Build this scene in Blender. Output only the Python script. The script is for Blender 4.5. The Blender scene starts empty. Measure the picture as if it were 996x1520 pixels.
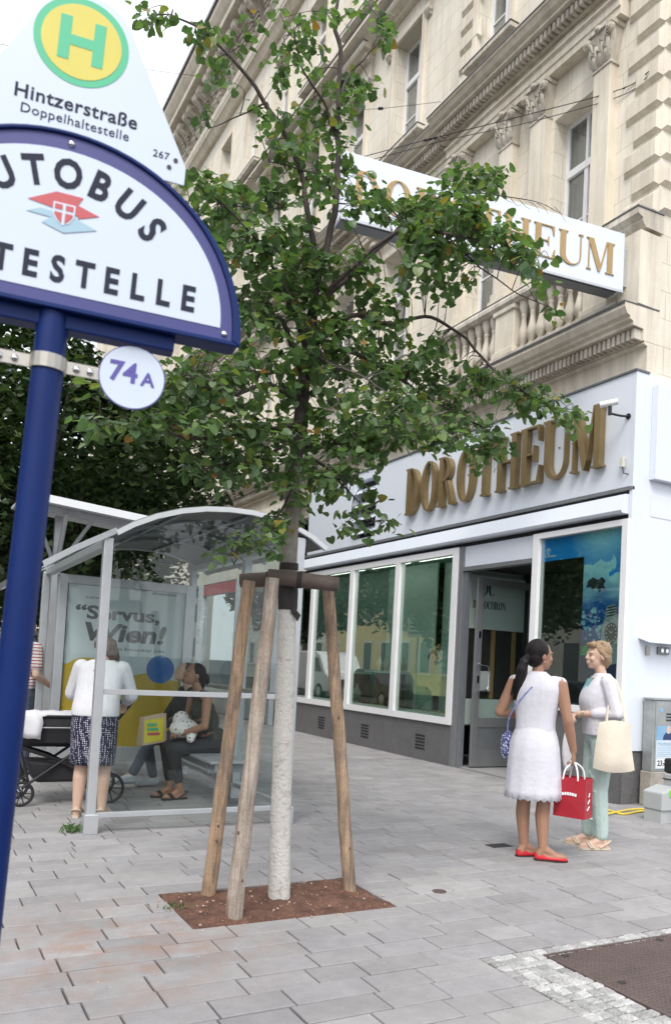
import bpy, bmesh, math, random
from mathutils import Vector, Matrix, Euler, Quaternion, noise
rnd = random.Random(7)
PI = math.pi
R = math.radians
SC = bpy.context.scene
COL = SC.collection

# ------------------------------------------------------------------ camera
F_PX, CX, CY, IW, IH, CAM_H = 1213.19, 537.65, 935.83, 996.0, 1520.0, 1.40
YAW, PITCH, ROLL = R(29.119), R(2.51), R(3.0096)
FW = Vector((math.sin(YAW)*math.cos(PITCH), math.cos(YAW)*math.cos(PITCH), math.sin(PITCH)))
_rt = Vector((math.cos(YAW), -math.sin(YAW), 0)); _up = _rt.cross(FW)
RT = _rt*math.cos(ROLL) + _up*math.sin(ROLL)
UP = _up*math.cos(ROLL) - _rt*math.sin(ROLL)
EYE = Vector((0, 0, CAM_H))
cam_d = bpy.data.cameras.new('camera'); cam = bpy.data.objects.new('camera', cam_d); COL.objects.link(cam)
cam.matrix_world = Matrix(((RT.x, UP.x, -FW.x, EYE.x), (RT.y, UP.y, -FW.y, EYE.y), (RT.z, UP.z, -FW.z, EYE.z), (0, 0, 0, 1)))
cam_d.sensor_fit = 'HORIZONTAL'; cam_d.sensor_width = 36
cam_d.lens = F_PX/IW*36
cam_d.shift_x = (IW/2-CX)/IW; cam_d.shift_y = (CY-IH/2)/IW
cam_d.clip_start = .05; cam_d.clip_end = 2000
cam_d.dof.use_dof = True; cam_d.dof.focus_distance = 5.6; cam_d.dof.aperture_fstop = 6.5
SC.camera = cam

# ------------------------------------------------------------------ sky, sun, exposure (bright overcast)
SUN_EL, SUN_AZ = R(52), R(217)          # azimuth clockwise from +Y
world = bpy.data.worlds.new('World'); SC.world = world; world.use_nodes = True
nt = world.node_tree; nt.nodes.clear()
sky = nt.nodes.new('ShaderNodeTexSky'); sky.sky_type = 'NISHITA'; sky.sun_disc = False
sky.sun_elevation = SUN_EL; sky.sun_rotation = SUN_AZ; sky.air_density = 1.0; sky.dust_density = 4.0; sky.ozone_density = 1.0
hs = nt.nodes.new('ShaderNodeMix'); hs.data_type = 'RGBA'; hs.inputs[0].default_value = .78
hs.inputs[7].default_value = (7.4, 7.55, 7.9, 1)             # even cloud cover over the clear sky
bg = nt.nodes.new('ShaderNodeBackground'); bg.inputs['Strength'].default_value = .12
wo = nt.nodes.new('ShaderNodeOutputWorld')
nt.links.new(sky.outputs[0], hs.inputs[6]); nt.links.new(hs.outputs[2], bg.inputs['Color']); nt.links.new(bg.outputs[0], wo.inputs[0])
sun_d = bpy.data.lights.new('sun', 'SUN'); sun_d.energy = 1.3; sun_d.angle = R(25); sun_d.color = (1, .965, .91)
sun = bpy.data.objects.new('sun', sun_d); COL.objects.link(sun)
_sd = Vector((math.sin(SUN_AZ)*math.cos(SUN_EL), math.cos(SUN_AZ)*math.cos(SUN_EL), math.sin(SUN_EL)))
sun.rotation_euler = _sd.to_track_quat('Z', 'Y').to_euler(); sun.location = (0, 0, 40)
SC.view_settings.view_transform = 'Standard'; SC.view_settings.look = 'None'
SC.view_settings.gamma = 1; SC.view_settings.use_curve_mapping = False; SC.view_settings.exposure = .90

# ------------------------------------------------------------------ photo pixel -> direction / point
def ray(x, y): return RT*((x-CX)/F_PX) - UP*((y-CY)/F_PX) + FW
def on_ground(x, y, z=0): d = ray(x, y); return EYE + d*((z-CAM_H)/d.z)
def on_x(x, y, X): d = ray(x, y); return EYE + d*(X/d.x)
def on_y(x, y, Y): d = ray(x, y); return EYE + d*(Y/d.y)
def at(x, y, depth): return EYE + ray(x, y)*depth
def to_px(P):
    p = Vector(P)-EYE; c = p.dot(FW)
    return (CX+F_PX*p.dot(RT)/c, CY-F_PX*p.dot(UP)/c, c)

# ------------------------------------------------------------------ materials
MATS = {}
def M(name, col, rough=.6, metal=0., var=.12, scale=6., bump=0., bscale=60., spec=.5, col2=None, sharp=None, rand=0., fleck=0., streak=0.):
    """procedural paint / stone / cloth: colour broken up by two noises, optional fine relief"""
    m = bpy.data.materials.new(name); m.use_nodes = True; n = m.node_tree.nodes; l = m.node_tree.links
    b = n['Principled BSDF']; b.inputs['Roughness'].default_value = rough; b.inputs['Metallic'].default_value = metal
    b.inputs['Specular IOR Level'].default_value = spec
    geo = n.new('ShaderNodeNewGeometry')
    nz = n.new('ShaderNodeTexNoise'); nz.inputs['Scale'].default_value = scale; nz.inputs['Detail'].default_value = 6; nz.inputs['Roughness'].default_value = .62
    l.new(geo.outputs['Position'], nz.inputs['Vector'])
    rp = n.new('ShaderNodeValToRGB')
    c2 = col2 if col2 else tuple(max(0, c*(1-var)) for c in col)
    c1 = col if col2 else tuple(min(1, c*(1+var)) for c in col)
    s = sharp if sharp else (.3, .7)
    rp.color_ramp.elements[0].position = s[0]; rp.color_ramp.elements[1].position = s[1]
    rp.color_ramp.elements[0].color = (*c2, 1); rp.color_ramp.elements[1].color = (*c1, 1)
    l.new(nz.outputs['Fac'], rp.inputs[0])
    out = rp.outputs[0]
    if rand:
        oi = n.new('ShaderNodeObjectInfo'); mr = n.new('ShaderNodeMapRange'); mr.inputs[3].default_value = 1-rand; mr.inputs[4].default_value = 1+rand
        l.new(oi.outputs['Random'], mr.inputs[0])
        mx = n.new('ShaderNodeVectorMath'); mx.operation = 'SCALE'
        l.new(out, mx.inputs[0]); l.new(mr.outputs[0], mx.inputs['Scale']); out = mx.outputs[0]
    if fleck:
        fz = n.new('ShaderNodeTexNoise'); fz.inputs['Scale'].default_value = 90; fz.inputs['Detail'].default_value = 3
        l.new(geo.outputs['Position'], fz.inputs['Vector'])
        fm = n.new('ShaderNodeMapRange'); fm.inputs[1].default_value = .35; fm.inputs[2].default_value = .65; fm.inputs[3].default_value = 1-fleck; fm.inputs[4].default_value = 1+fleck
        l.new(fz.outputs['Fac'], fm.inputs[0])
        mx = n.new('ShaderNodeVectorMath'); mx.operation = 'SCALE'
        l.new(out, mx.inputs[0]); l.new(fm.outputs[0], mx.inputs['Scale']); out = mx.outputs[0]
    if streak:                                  # rain streaks and soot running down the wall
        mp = n.new('ShaderNodeMapping'); mp.inputs['Scale'].default_value = (5, 5, .45); l.new(geo.outputs['Position'], mp.inputs[0])
        sz = n.new('ShaderNodeTexNoise'); sz.inputs['Scale'].default_value = 1.6; sz.inputs['Detail'].default_value = 6; sz.inputs['Roughness'].default_value = .7; l.new(mp.outputs[0], sz.inputs['Vector'])
        sm_ = n.new('ShaderNodeMapRange'); sm_.inputs[1].default_value = .42; sm_.inputs[2].default_value = .68; sm_.inputs[3].default_value = 1; sm_.inputs[4].default_value = 1-streak; l.new(sz.outputs['Fac'], sm_.inputs[0])
        mx = n.new('ShaderNodeVectorMath'); mx.operation = 'SCALE'
        l.new(out, mx.inputs[0]); l.new(sm_.outputs[0], mx.inputs['Scale']); out = mx.outputs[0]
    l.new(out, b.inputs['Base Color'])
    if bump:
        bn = n.new('ShaderNodeTexNoise'); bn.inputs['Scale'].default_value = bscale; bn.inputs['Detail'].default_value = 4
        l.new(geo.outputs['Position'], bn.inputs['Vector'])
        bp = n.new('ShaderNodeBump'); bp.inputs['Strength'].default_value = bump; bp.inputs['Distance'].default_value = .01
        l.new(bn.outputs['Fac'], bp.inputs['Height']); l.new(bp.outputs[0], b.inputs['Normal'])
    MATS[name] = m; return m

def glass(name, tint=(.9, .96, .94), boost=1.0, rough=0.):
    m = bpy.data.materials.new(name); m.use_nodes = True; n = m.node_tree.nodes; l = m.node_tree.links
    n.remove(n['Principled BSDF']); o = n['Material Output']
    t = n.new('ShaderNodeBsdfTransparent'); t.inputs[0].default_value = (*tint, 1)
    g = n.new('ShaderNodeBsdfGlossy'); g.inputs['Roughness'].default_value = rough
    f = n.new('ShaderNodeFresnel'); f.inputs[0].default_value = 1.5
    mu = n.new('ShaderNodeMath'); mu.operation = 'MULTIPLY'; mu.inputs[1].default_value = boost; mu.use_clamp = True
    mx = n.new('ShaderNodeMixShader')
    # a thin pane does not bend the ray: use the same air-to-glass reflectance on its back face
    gg = n.new('ShaderNodeNewGeometry'); ir = n.new('ShaderNodeMapRange'); ir.inputs[3].default_value = 1.5; ir.inputs[4].default_value = 1/1.5
    l.new(gg.outputs['Backfacing'], ir.inputs[0]); l.new(ir.outputs[0], f.inputs[0])
    l.new(f.outputs[0], mu.inputs[0]); l.new(mu.outputs[0], mx.inputs[0]); l.new(t.outputs[0], mx.inputs[1]); l.new(g.outputs[0], mx.inputs[2]); l.new(mx.outputs[0], o.inputs[0])
    MATS[name] = m; return m

# ------------------------------------------------------------------ mesh building
class MB:
    def __init__(s): s.v = []; s.f = []
    def add(s, vs, fs):
        o = len(s.v); s.v += [Vector(v) for v in vs]; s.f += [tuple(i+o for i in f) for f in fs]; return s
    def box(s, x0, x1, y0, y1, z0, z1):
        return s.add([(x0,y0,z0),(x1,y0,z0),(x1,y1,z0),(x0,y1,z0),(x0,y0,z1),(x1,y0,z1),(x1,y1,z1),(x0,y1,z1)],
                     [(3,2,1,0),(4,5,6,7),(0,1,5,4),(1,2,6,5),(2,3,7,6),(3,0,4,7)])
    def obox(s, mat, sx, sy, sz):          # box centred on matrix
        vs = [mat @ Vector((a*sx/2, b*sy/2, c*sz/2)) for c in (-1,1) for a, b in ((-1,-1),(1,-1),(1,1),(-1,1))]
        return s.add(vs, [(3,2,1,0),(4,5,6,7),(0,1,5,4),(1,2,6,5),(2,3,7,6),(3,0,4,7)])
    def cham(s, x0, x1, y0, y1, z0, z1, c):  # box whose -X face is a raised frustum (rusticated block seen from -X)
        return s.add([(x0+c,y0,z0),(x1,y0,z0),(x1,y1,z0),(x0+c,y1,z0),(x0+c,y0,z1),(x1,y0,z1),(x1,y1,z1),(x0+c,y1,z1),
                      (x0,y0+c,z0+c),(x0,y1-c,z0+c),(x0,y1-c,z1-c),(x0,y0+c,z1-c)],
                     [(3,2,1,0),(4,5,6,7),(0,1,5,4),(1,2,6,5),(2,3,7,6),(0,8,9,3),(3,9,10,7),(7,10,11,4),(4,11,8,0),(8,11,10,9)])
    def slab(s, x0, x1, y0, y1, z0, z1, c):  # box with chamfered top edges
        return s.add([(x0,y0,z0),(x1,y0,z0),(x1,y1,z0),(x0,y1,z0),(x0,y0,z1-c),(x1,y0,z1-c),(x1,y1,z1-c),(x0,y1,z1-c),
                      (x0+c,y0+c,z1),(x1-c,y0+c,z1),(x1-c,y1-c,z1),(x0+c,y1-c,z1)],
                     [(0,1,5,4),(1,2,6,5),(2,3,7,6),(3,0,4,7),(4,5,9,8),(5,6,10,9),(6,7,11,10),(7,4,8,11),(8,9,10,11)])
    def prism(s, pts, fn, d0, d1):          # 2D polygon extruded; fn(u, v, d) -> point
        n = len(pts)
        return s.add([fn(u, v, d0) for u, v in pts]+[fn(u, v, d1) for u, v in pts],
                     [tuple(range(n)), tuple(reversed(range(n, 2*n)))]+[(i, i+n, (i+1) % n+n, (i+1) % n) for i in range(n)])
    def strip(s, outer, inner, fn, d0, d1, closed=False):
        n = len(outer)
        vs = [fn(u, v, d0) for u, v in outer]+[fn(u, v, d0) for u, v in inner]+[fn(u, v, d1) for u, v in outer]+[fn(u, v, d1) for u, v in inner]
        fs = []
        for i in range(n if closed else n-1):
            j = (i+1) % n
            fs += [(i, j, n+j, n+i), (2*n+j, 2*n+i, 3*n+i, 3*n+j), (j, i, 2*n+i, 2*n+j), (n+i, n+j, 3*n+j, 3*n+i)]
        if not closed: fs += [(0, n, 3*n, 2*n), (n-1, 3*n-1, 4*n-1, 2*n-1)]
        return s.add(vs, fs)
    def tube(s, path, rad, seg=8, cap=True, flat=1.0):
        path = [Vector(p) for p in path]; n = len(path)
        if not hasattr(rad, '__len__'): rad = [rad]*n
        t0 = (path[1]-path[0]).normalized(); ref = Vector((0,0,1)) if abs(t0.z) < .9 else Vector((1,0,0))
        u = t0.cross(ref).normalized(); vs = []
        for i, p in enumerate(path):
            t = (path[min(i+1, n-1)]-path[max(i-1, 0)]).normalized()
            u = (u-t*u.dot(t)); u = u.normalized() if u.length > 1e-6 else t.orthogonal().normalized(); w = t.cross(u)
            for k in range(seg):
                a = 2*PI*k/seg; vs.append(p+u*math.cos(a)*rad[i]+w*math.sin(a)*rad[i]*flat)
        fs = [(i*seg+k, i*seg+(k+1) % seg, (i+1)*seg+(k+1) % seg, (i+1)*seg+k) for i in range(n-1) for k in range(seg)]
        if cap: fs += [tuple(reversed(range(seg))), tuple(range((n-1)*seg, n*seg))]
        return s.add(vs, fs)
    def lathe(s, prof, c=(0,0,0), seg=12, sx=1., sy=1., cap=True):      # prof: (r, z)
        vs = [(c[0]+r*sx*math.cos(2*PI*k/seg), c[1]+r*sy*math.sin(2*PI*k/seg), c[2]+z) for r, z in prof for k in range(seg)]
        n = len(prof)
        fs = [(i*seg+k, i*seg+(k+1) % seg, (i+1)*seg+(k+1) % seg, (i+1)*seg+k) for i in range(n-1) for k in range(seg)]
        if cap: fs += [tuple(reversed(range(seg))), tuple(range((n-1)*seg, n*seg))]
        return s.add(vs, fs)
    def ell(s, c, r, rot=None, seg=12, rings=8):
        rot = rot or Matrix.Identity(3); c = Vector(c); vs = []
        for i in range(rings+1):
            th = PI*(i+.0)/rings; th = min(max(th, .02), PI-.02)
            for k in range(seg):
                a = 2*PI*k/seg; vs.append(c+rot @ Vector((r[0]*math.sin(th)*math.cos(a), r[1]*math.sin(th)*math.sin(a), r[2]*math.cos(th))))
        fs = [(i*seg+k, (i+1)*seg+k, (i+1)*seg+(k+1) % seg, i*seg+(k+1) % seg) for i in range(rings) for k in range(seg)]
        fs += [tuple(range(seg)), tuple(reversed(range(rings*seg, (rings+1)*seg)))]
        return s.add(vs, fs)
    def cap(s, p0, p1, r0, r1=None, seg=10):          # tapered capsule
        r1 = r0 if r1 is None else r1; p0 = Vector(p0); p1 = Vector(p1); d = (p1-p0); L = d.length; d = d/L if L else Vector((0,0,1))
        pts, rs = [], []
        for a in (80, 50, 25): pts.append(p0-d*r0*math.sin(R(a))); rs.append(r0*math.cos(R(a)))
        pts += [p0, p1]; rs += [r0, r1]
        for a in (25, 50, 80): pts.append(p1+d*r1*math.sin(R(a))); rs.append(r1*math.cos(R(a)))
        return s.tube(pts, rs, seg)
    def loft(s, rings, seg=24, n=4, p=2.4):     # smooth torso: rings of (z, rx, ry, cx, cy)
        fine = []
        for i in range(len(rings)-1):
            q = [rings[max(i-1, 0)], rings[i], rings[i+1], rings[min(i+2, len(rings)-1)]]
            for k in range(n):
                t = k/n; fine.append([.5*((2*q[1][c])+(q[2][c]-q[0][c])*t+(2*q[0][c]-5*q[1][c]+4*q[2][c]-q[3][c])*t*t+(3*q[1][c]-q[0][c]-3*q[2][c]+q[3][c])*t**3) for c in range(5)])
        fine.append(rings[-1]); vs = []
        for z, rx, ry, cx, cy in fine:
            for k in range(seg):
                a = 2*PI*k/seg; ca, sa = math.cos(a), math.sin(a)
                vs.append((cx+rx*math.copysign(abs(ca)**(2/p), ca), cy+ry*math.copysign(abs(sa)**(2/p), sa), z))
        m = len(fine)
        return s.add(vs, [(i*seg+k, i*seg+(k+1) % seg, (i+1)*seg+(k+1) % seg, (i+1)*seg+k) for i in range(m-1) for k in range(seg)]+[tuple(reversed(range(seg))), tuple(range((m-1)*seg, m*seg))])
    def mesh(s, name, smooth=False, inv=None):
        me = bpy.data.meshes.new(name)
        vs = [inv @ v for v in s.v] if inv is not None else s.v
        me.from_pydata([tuple(v) for v in vs], [], s.f); me.validate()
        bm = bmesh.new(); bm.from_mesh(me); bmesh.ops.recalc_face_normals(bm, faces=bm.faces); bm.to_mesh(me); bm.free()
        if smooth:
            me.polygons.foreach_set('use_smooth', [True]*len(me.polygons))
            try: me.set_sharp_from_angle(angle=R(40))
            except Exception: pass
        me.update(); return me
    def build(s, name, mat, parent=None, world=False, smooth=False, bevel=0.):
        inv = WM[parent.name].inverted() if (world and parent) else None
        me = s.mesh(name, smooth, inv)
        return link(name, me, mat, parent, bevel)
WM = {}
def link(name, me, mat, parent=None, bevel=0.):
    o = bpy.data.objects.new(name, me); COL.objects.link(o)
    if mat is not None:
        me.materials.clear(); me.materials.append(MATS[mat] if isinstance(mat, str) else mat)
    if parent: o.parent = parent; WM[o.name] = WM[parent.name].copy()
    else: WM[o.name] = Matrix.Identity(4)
    if bevel:
        b = o.modifiers.new('bevel', 'BEVEL'); b.width = bevel; b.segments = 2; b.limit_method = 'ANGLE'; b.angle_limit = R(40)
    return o
def tag(o, label=None, cat=None, group=None, kind=None):
    if label: o['label'] = label
    if cat: o['category'] = cat
    if group: o['group'] = group
    if kind: o['kind'] = kind
    return o
def thing(name, label, cat, loc=(0,0,0), rot=None, group=None):
    o = bpy.data.objects.new(name, None); COL.objects.link(o); o.empty_display_size = .1
    m = Matrix.Translation(loc) @ (rot.to_4x4() if rot is not None else Matrix.Identity(4))
    o.matrix_world = m; WM[o.name] = m
    return tag(o, label, cat, group)
def copy_tree(o, parent=None):
    c = o.copy(); COL.objects.link(c); c.parent = parent; WM[c.name] = WM[o.name].copy()
    for ch in list(o.children): copy_tree(ch, c)
    return c
def clone(o, parent, loc=None):
    c = o.copy(); COL.objects.link(c); c.parent = parent; WM[c.name] = WM[o.name].copy()
    if loc is not None: c.location = loc
    return c
def text(name, s, size, mat, parent, mtx, extrude=.0006, off=0., align='CENTER', sx=1., spacing=1.):
    """flat sans lettering lying in the XY plane of mtx (local to parent)"""
    cu = bpy.data.curves.new(name, 'FONT'); cu.body = s; cu.size = size; cu.extrude = extrude; cu.offset = off
    cu.align_x = align; cu.align_y = 'CENTER'; cu.resolution_u = 3; cu.space_character = spacing
    t = bpy.data.objects.new('tmp', cu); COL.objects.link(t)
    dg = bpy.context.evaluated_depsgraph_get(); me = bpy.data.meshes.new_from_object(t.evaluated_get(dg))
    bpy.data.objects.remove(t); bpy.data.curves.remove(cu)
    me.transform(mtx @ Matrix.Diagonal((sx, 1, 1, 1))); me.name = name
    return link(name, me, mat, parent)
def frame(o, x, z):         # 4x4 from origin, x axis, 'normal' axis
    x = Vector(x).normalized(); z = Vector(z).normalized(); y = z.cross(x)
    return Matrix(((x.x, y.x, z.x, o[0]), (x.y, y.y, z.y, o[1]), (x.z, y.z, z.z, o[2]), (0, 0, 0, 1)))
def organic(mb, name, mat, parent, voxel=.008, smooth=3, world=False):
    """one continuous skin over overlapping limbs"""
    inv = WM[parent.name].inverted() if (world and parent) else None
    me = mb.mesh(name, False, inv)
    t = bpy.data.objects.new('tmp', me); COL.objects.link(t)
    m = t.modifiers.new('r', 'REMESH'); m.mode = 'VOXEL'; m.voxel_size = voxel; m.use_smooth_shade = True
    if smooth:
        k = t.modifiers.new('s', 'SMOOTH'); k.factor = .5; k.iterations = smooth
    dg = bpy.context.evaluated_depsgraph_get(); me2 = bpy.data.meshes.new_from_object(t.evaluated_get(dg))
    bpy.data.objects.remove(t); bpy.data.meshes.remove(me); me2.name = name
    me2.polygons.foreach_set('use_smooth', [True]*len(me2.polygons))
    return link(name, me2, mat, parent)
# ------------------------------------------------------------------ materials
def paving_mat(name, per_island):
    m = bpy.data.materials.new(name); m.use_nodes = True; n = m.node_tree.nodes; l = m.node_tree.links; b = n['Principled BSDF']
    b.inputs['Roughness'].default_value = .78; b.inputs['Specular IOR Level'].default_value = .35
    geo = n.new('ShaderNodeNewGeometry')
    if per_island: rv = geo.outputs['Random Per Island']
    else: rv = n.new('ShaderNodeObjectInfo').outputs['Random']
    rp = n.new('ShaderNodeValToRGB'); e = rp.color_ramp.elements
    e[0].color = (.268, .262, .264, 1); e[1].color = (.335, .328, .33, 1)
    for p, c in ((.3, (.298, .29, .292)), (.55, (.295, .291, .298)), (.8, (.318, .308, .306))):
        k = e.new(p); k.color = (*c, 1)
    l.new(rv, rp.inputs[0])
    def nz(sc, det=5):
        t = n.new('ShaderNodeTexNoise'); t.inputs['Scale'].default_value = sc; t.inputs['Detail'].default_value = det; t.inputs['Roughness'].default_value = .6
        l.new(geo.outputs['Position'], t.inputs['Vector']); return t.outputs['Fac']
    def rng(i, a, bb, c, d):
        t = n.new('ShaderNodeMapRange'); t.inputs[1].default_value = a; t.inputs[2].default_value = bb; t.inputs[3].default_value = c; t.inputs[4].default_value = d
        l.new(i, t.inputs[0]); return t.outputs[0]
    def scale(c, f):
        t = n.new('ShaderNodeVectorMath'); t.operation = 'SCALE'; l.new(c, t.inputs[0]); l.new(f, t.inputs['Scale']); return t.outputs[0]
    def mix(f, c, col):
        t = n.new('ShaderNodeMix'); t.data_type = 'RGBA'; l.new(f, t.inputs[0]); l.new(c, t.inputs[6]); t.inputs[7].default_value = (*col, 1); return t.outputs[2]
    c = scale(rp.outputs[0], rng(nz(2.2), .3, .7, .86, 1.1))
    c = scale(c, rng(nz(160, 3), .3, .7, .88, 1.12))
    c = scale(c, rng(nz(14, 6), .3, .72, .9, 1.06))
    # dark trodden chewing gum and drips
    vo = n.new('ShaderNodeTexVoronoi'); vo.inputs['Scale'].default_value = 3.1; vo.inputs['Randomness'].default_value = 1; l.new(geo.outputs['Position'], vo.inputs['Vector'])
    sp = rng(vo.outputs['Distance'], .035, .06, 1, 0); 
    vc = n.new('ShaderNodeSeparateColor'); l.new(vo.outputs['Color'], vc.inputs[0])
    pick = rng(vc.outputs[0], .45, .5, 0, .75)
    mu = n.new('ShaderNodeMath'); mu.operation = 'MULTIPLY'; l.new(sp, mu.inputs[0]); l.new(pick, mu.inputs[1])
    c = mix(mu.outputs[0], c, (.13, .12, .12))
    # pale speckles and red earth carried out of the tree pit
    vo2 = n.new('ShaderNodeTexVoronoi'); vo2.inputs['Scale'].default_value = 9; l.new(geo.outputs['Position'], vo2.inputs['Vector'])
    c = mix(rng(vo2.outputs['Distance'], .04, .05, .55, 0), c, (.62, .6, .57))
    px = n.new('ShaderNodeVectorMath'); px.operation = 'DISTANCE'; l.new(geo.outputs['Position'], px.inputs[0]); px.inputs[1].default_value = (1.0, 3.98, 0)
    dd = rng(px.outputs['Value'], .15, .95, 1, 0)
    mu2 = n.new('ShaderNodeMath'); mu2.operation = 'MULTIPLY'; l.new(dd, mu2.inputs[0]); l.new(rng(nz(5.5), .42, .66, 0, .62), mu2.inputs[1])
    c = mix(mu2.outputs[0], c, (.3, .165, .105))
    l.new(c, b.inputs['Base Color'])
    bp = n.new('ShaderNodeBump'); bp.inputs['Strength'].default_value = .22; bp.inputs['Distance'].default_value = .004
    l.new(nz(90, 5), bp.inputs['Height']); l.new(bp.outputs[0], b.inputs['Normal'])
    MATS[name] = m
paving_mat('slab_single', False); paving_mat('slab_many', True)
M('joint', (.055, .048, .045), .95, var=.4, scale=30, bump=.4, bscale=200)
M('joint_red', (.16, .085, .055), .95, var=.3, scale=20, bump=.4, bscale=200)
M('paving_far', (.29, .286, .29), .85, var=.12, scale=1.5, fleck=.1)
M('asphalt', (.055, .055, .058), .85, var=.2, scale=3, bump=.3, bscale=150, fleck=.25)
M('kerb_stone', (.33, .32, .31), .8, var=.15, scale=9, fleck=.15)
M('soil', (.125, .062, .042), .95, var=.45, scale=9, bump=1.0, bscale=120, fleck=.35)
M('pebble', (.36, .26, .21), .8, var=.3, scale=9, rand=.3)
M('granite_sett', (.36, .36, .355), .7, var=.2, scale=12, bump=.3, bscale=120, rand=.28, fleck=.22)
M('iron_brown', (.115, .085, .078), .62, metal=.25, var=.18, scale=4, bump=.2, bscale=90, fleck=.15)
M('iron_dark', (.05, .045, .045), .6, metal=.4, var=.2, scale=20)
M('stone', (.80, .735, .615), .86, var=.1, scale=1.3, bump=.12, bscale=40, col2=(.66, .585, .47), sharp=(.28, .62), fleck=.05, streak=.22)
M('stone_light', (.84, .79, .68), .86, var=.08, scale=1.1, bump=.1, bscale=40, col2=(.74, .675, .56), sharp=(.25, .6), fleck=.05, streak=.16)
M('stone_grey', (.72, .67, .575), .88, var=.1, scale=2.2, bump=.15, bscale=50, col2=(.50, .445, .365), sharp=(.3, .62), fleck=.07, streak=.35)
M('sheet_metal', (.17, .175, .18), .5, metal=.5, var=.15, scale=8)
M('white_panel', (.70, .75, .82), .38, var=.02, scale=1.5, spec=.45)
M('white_frame', (.82, .825, .84), .35, var=.03, scale=5)
M('granite_plinth', (.135, .135, .138), .45, var=.12, scale=5, fleck=.35)
M('grey_metal', (.235, .245, .255), .42, metal=.35, var=.06, scale=6)
M('alu', (.52, .54, .56), .38, metal=.55, var=.06, scale=7)
M('alu_dark', (.26, .28, .30), .4, metal=.5, var=.08, scale=7)
M('gold_letter', (.275, .20, .095), .42, metal=.55, var=.1, scale=5, spec=.4)
M('gold_flat', (.40, .275, .12), .5, metal=.2, var=.06, scale=3)
M('black', (.016, .016, .018), .5, var=.2)
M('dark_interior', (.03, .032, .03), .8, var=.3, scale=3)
M('shop_back', (.20, .30, .27), .8, var=.08, scale=1.2)
M('shop_pale', (.46, .58, .53), .7, var=.06, scale=2)
M('chrome', (.75, .76, .78), .15, metal=1, var=.02)
glass('shop_glass', (.86, .96, .92), 3.2)
glass('house_glass', (.70, .74, .76), 3.2)
glass('shelter_glass', (.93, .96, .955), .85)
M('curtain', (.72, .71, .68), .9, var=.1, scale=4)
M('white_cloth', (.66, .66, .69), .85, var=.03, scale=14, bump=.5, bscale=24)
M('print_white', (.78, .79, .80), .6, var=.02)
M('print_black', (.02, .02, .022), .6, var=.1)
M('blue_paint', (.004, .020, .115), .42, var=.12, scale=5, spec=.22)
M('sign_blue', (.045, .05, .20), .45, var=.04, scale=4)
M('sign_white', (.57, .645, .75), .4, var=.015, scale=2)
M('sign_text', (.022, .026, .045), .6, var=.05, spec=.2)
M('sign_violet', (.09, .075, .33), .5, var=.05)
M('h_green', (.07, .46, .25), .5, var=.03)
M('h_yellow', (.62, .54, .10), .5, var=.03)
M('logo_red', (.50, .09, .10), .5, var=.03)
M('logo_blue', (.33, .50, .60), .5, var=.03)
M('clamp_steel', (.42, .40, .36), .4, metal=.7, var=.08, scale=20)

# ------------------------------------------------------------------ ground, road, pavement
XF, YC = 7.10, 6.60                    # shopfront plane and near corner of the house
def sheet(name, x0, x1, y0, y1, z, mat, parent=None):
    o = MB().add([(x0,y0,z),(x1,y0,z),(x1,y1,z),(x0,y1,z)], [(0,1,2,3)]).build(name, mat, parent)
    if parent is None: o['kind'] = 'structure'
    return o
sheet('ground', -600, 600, -600, 900, -.30, 'asphalt')
sheet('road', -12, -.9, -30, 140, -.13, 'asphalt')
PIT = (1.40, 2.625, 4.12, 4.80)
COB = (2.552, 5.6, 1.2, 3.245); IRON = (2.889, 5.6, 1.2, 3.152)
pav = sheet('pavement', -.75, 16, -12, 60, -.022, 'joint')
sheet('pavement_beyond', -.75, XF, 20.2, 60, -.004, 'paving_far')
kb = MB()
kerb = MB().box(-.9, -.75, -12, 60, -.3, -.02).build('kerb', 'kerb_stone'); kerb['kind'] = 'structure'
for i in range(40):
    y = -2+i*1.0
    MB().slab(-.903, -.747, y+.004, y+.996, -.14, .002, .012).build('kerb_stone', 'kerb_stone', kerb)

# rows of slabs run across the pavement, joints staggered
rows = [2.02]
while rows[-1] < 3.05: rows.append(rows[-1]+.176)
rows = [3.245-.176*k for k in range(9, 0, -1)]+[3.245+.175*k for k in range(5)]+[4.12+.17*k for k in range(4)]
y = 4.80
rr = random.Random(3)
while y < 20: rows.append(y); y += rr.choice((.14, .17, .18, .19))
rows.append(y)
slabs = []
for i in range(len(rows)-1):
    y0, y1 = rows[i], rows[i+1]; yc = (y0+y1)/2
    spans = [(-.745, XF-.005 if yc > YC else 9.6)]
    for bx in (PIT, COB):
        if bx[2]-.01 < yc < bx[3]+.01:
            ns = []
            for a, b in spans:
                if b <= bx[0] or a >= bx[1]: ns.append((a, b))
                else:
                    if a < bx[0]: ns.append((a, bx[0]))
                    if b > bx[1]: ns.append((bx[1], b))
            spans = ns
    for a, b in spans:
        x = a - (rr.uniform(0, .25) if a < -.7 else 0)
        while x < b-.03:
            L = rr.choice((.26, .30, .34, .38, .42, .34, .5)); L = L*rr.uniform(.96, 1.04)
            x1 = x+L
            if x1 > b-.12: x1 = b
            xx0 = max(x, a)
            slabs.append((xx0, x1, y0, y1)); x = x1
def slab_area(sb):
    cx, cy = (sb[0]+sb[1])/2, (sb[2]+sb[3])/2
    u, v, d = to_px((cx, cy, 0))
    if d < 1.5 or not (-40 < u < 1036 and 0 < v < 1560): return 0
    return (sb[1]-sb[0])*(sb[3]-sb[2])/d**3
slabs.sort(key=slab_area, reverse=True)
unit = {}
rest = MB()
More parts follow.
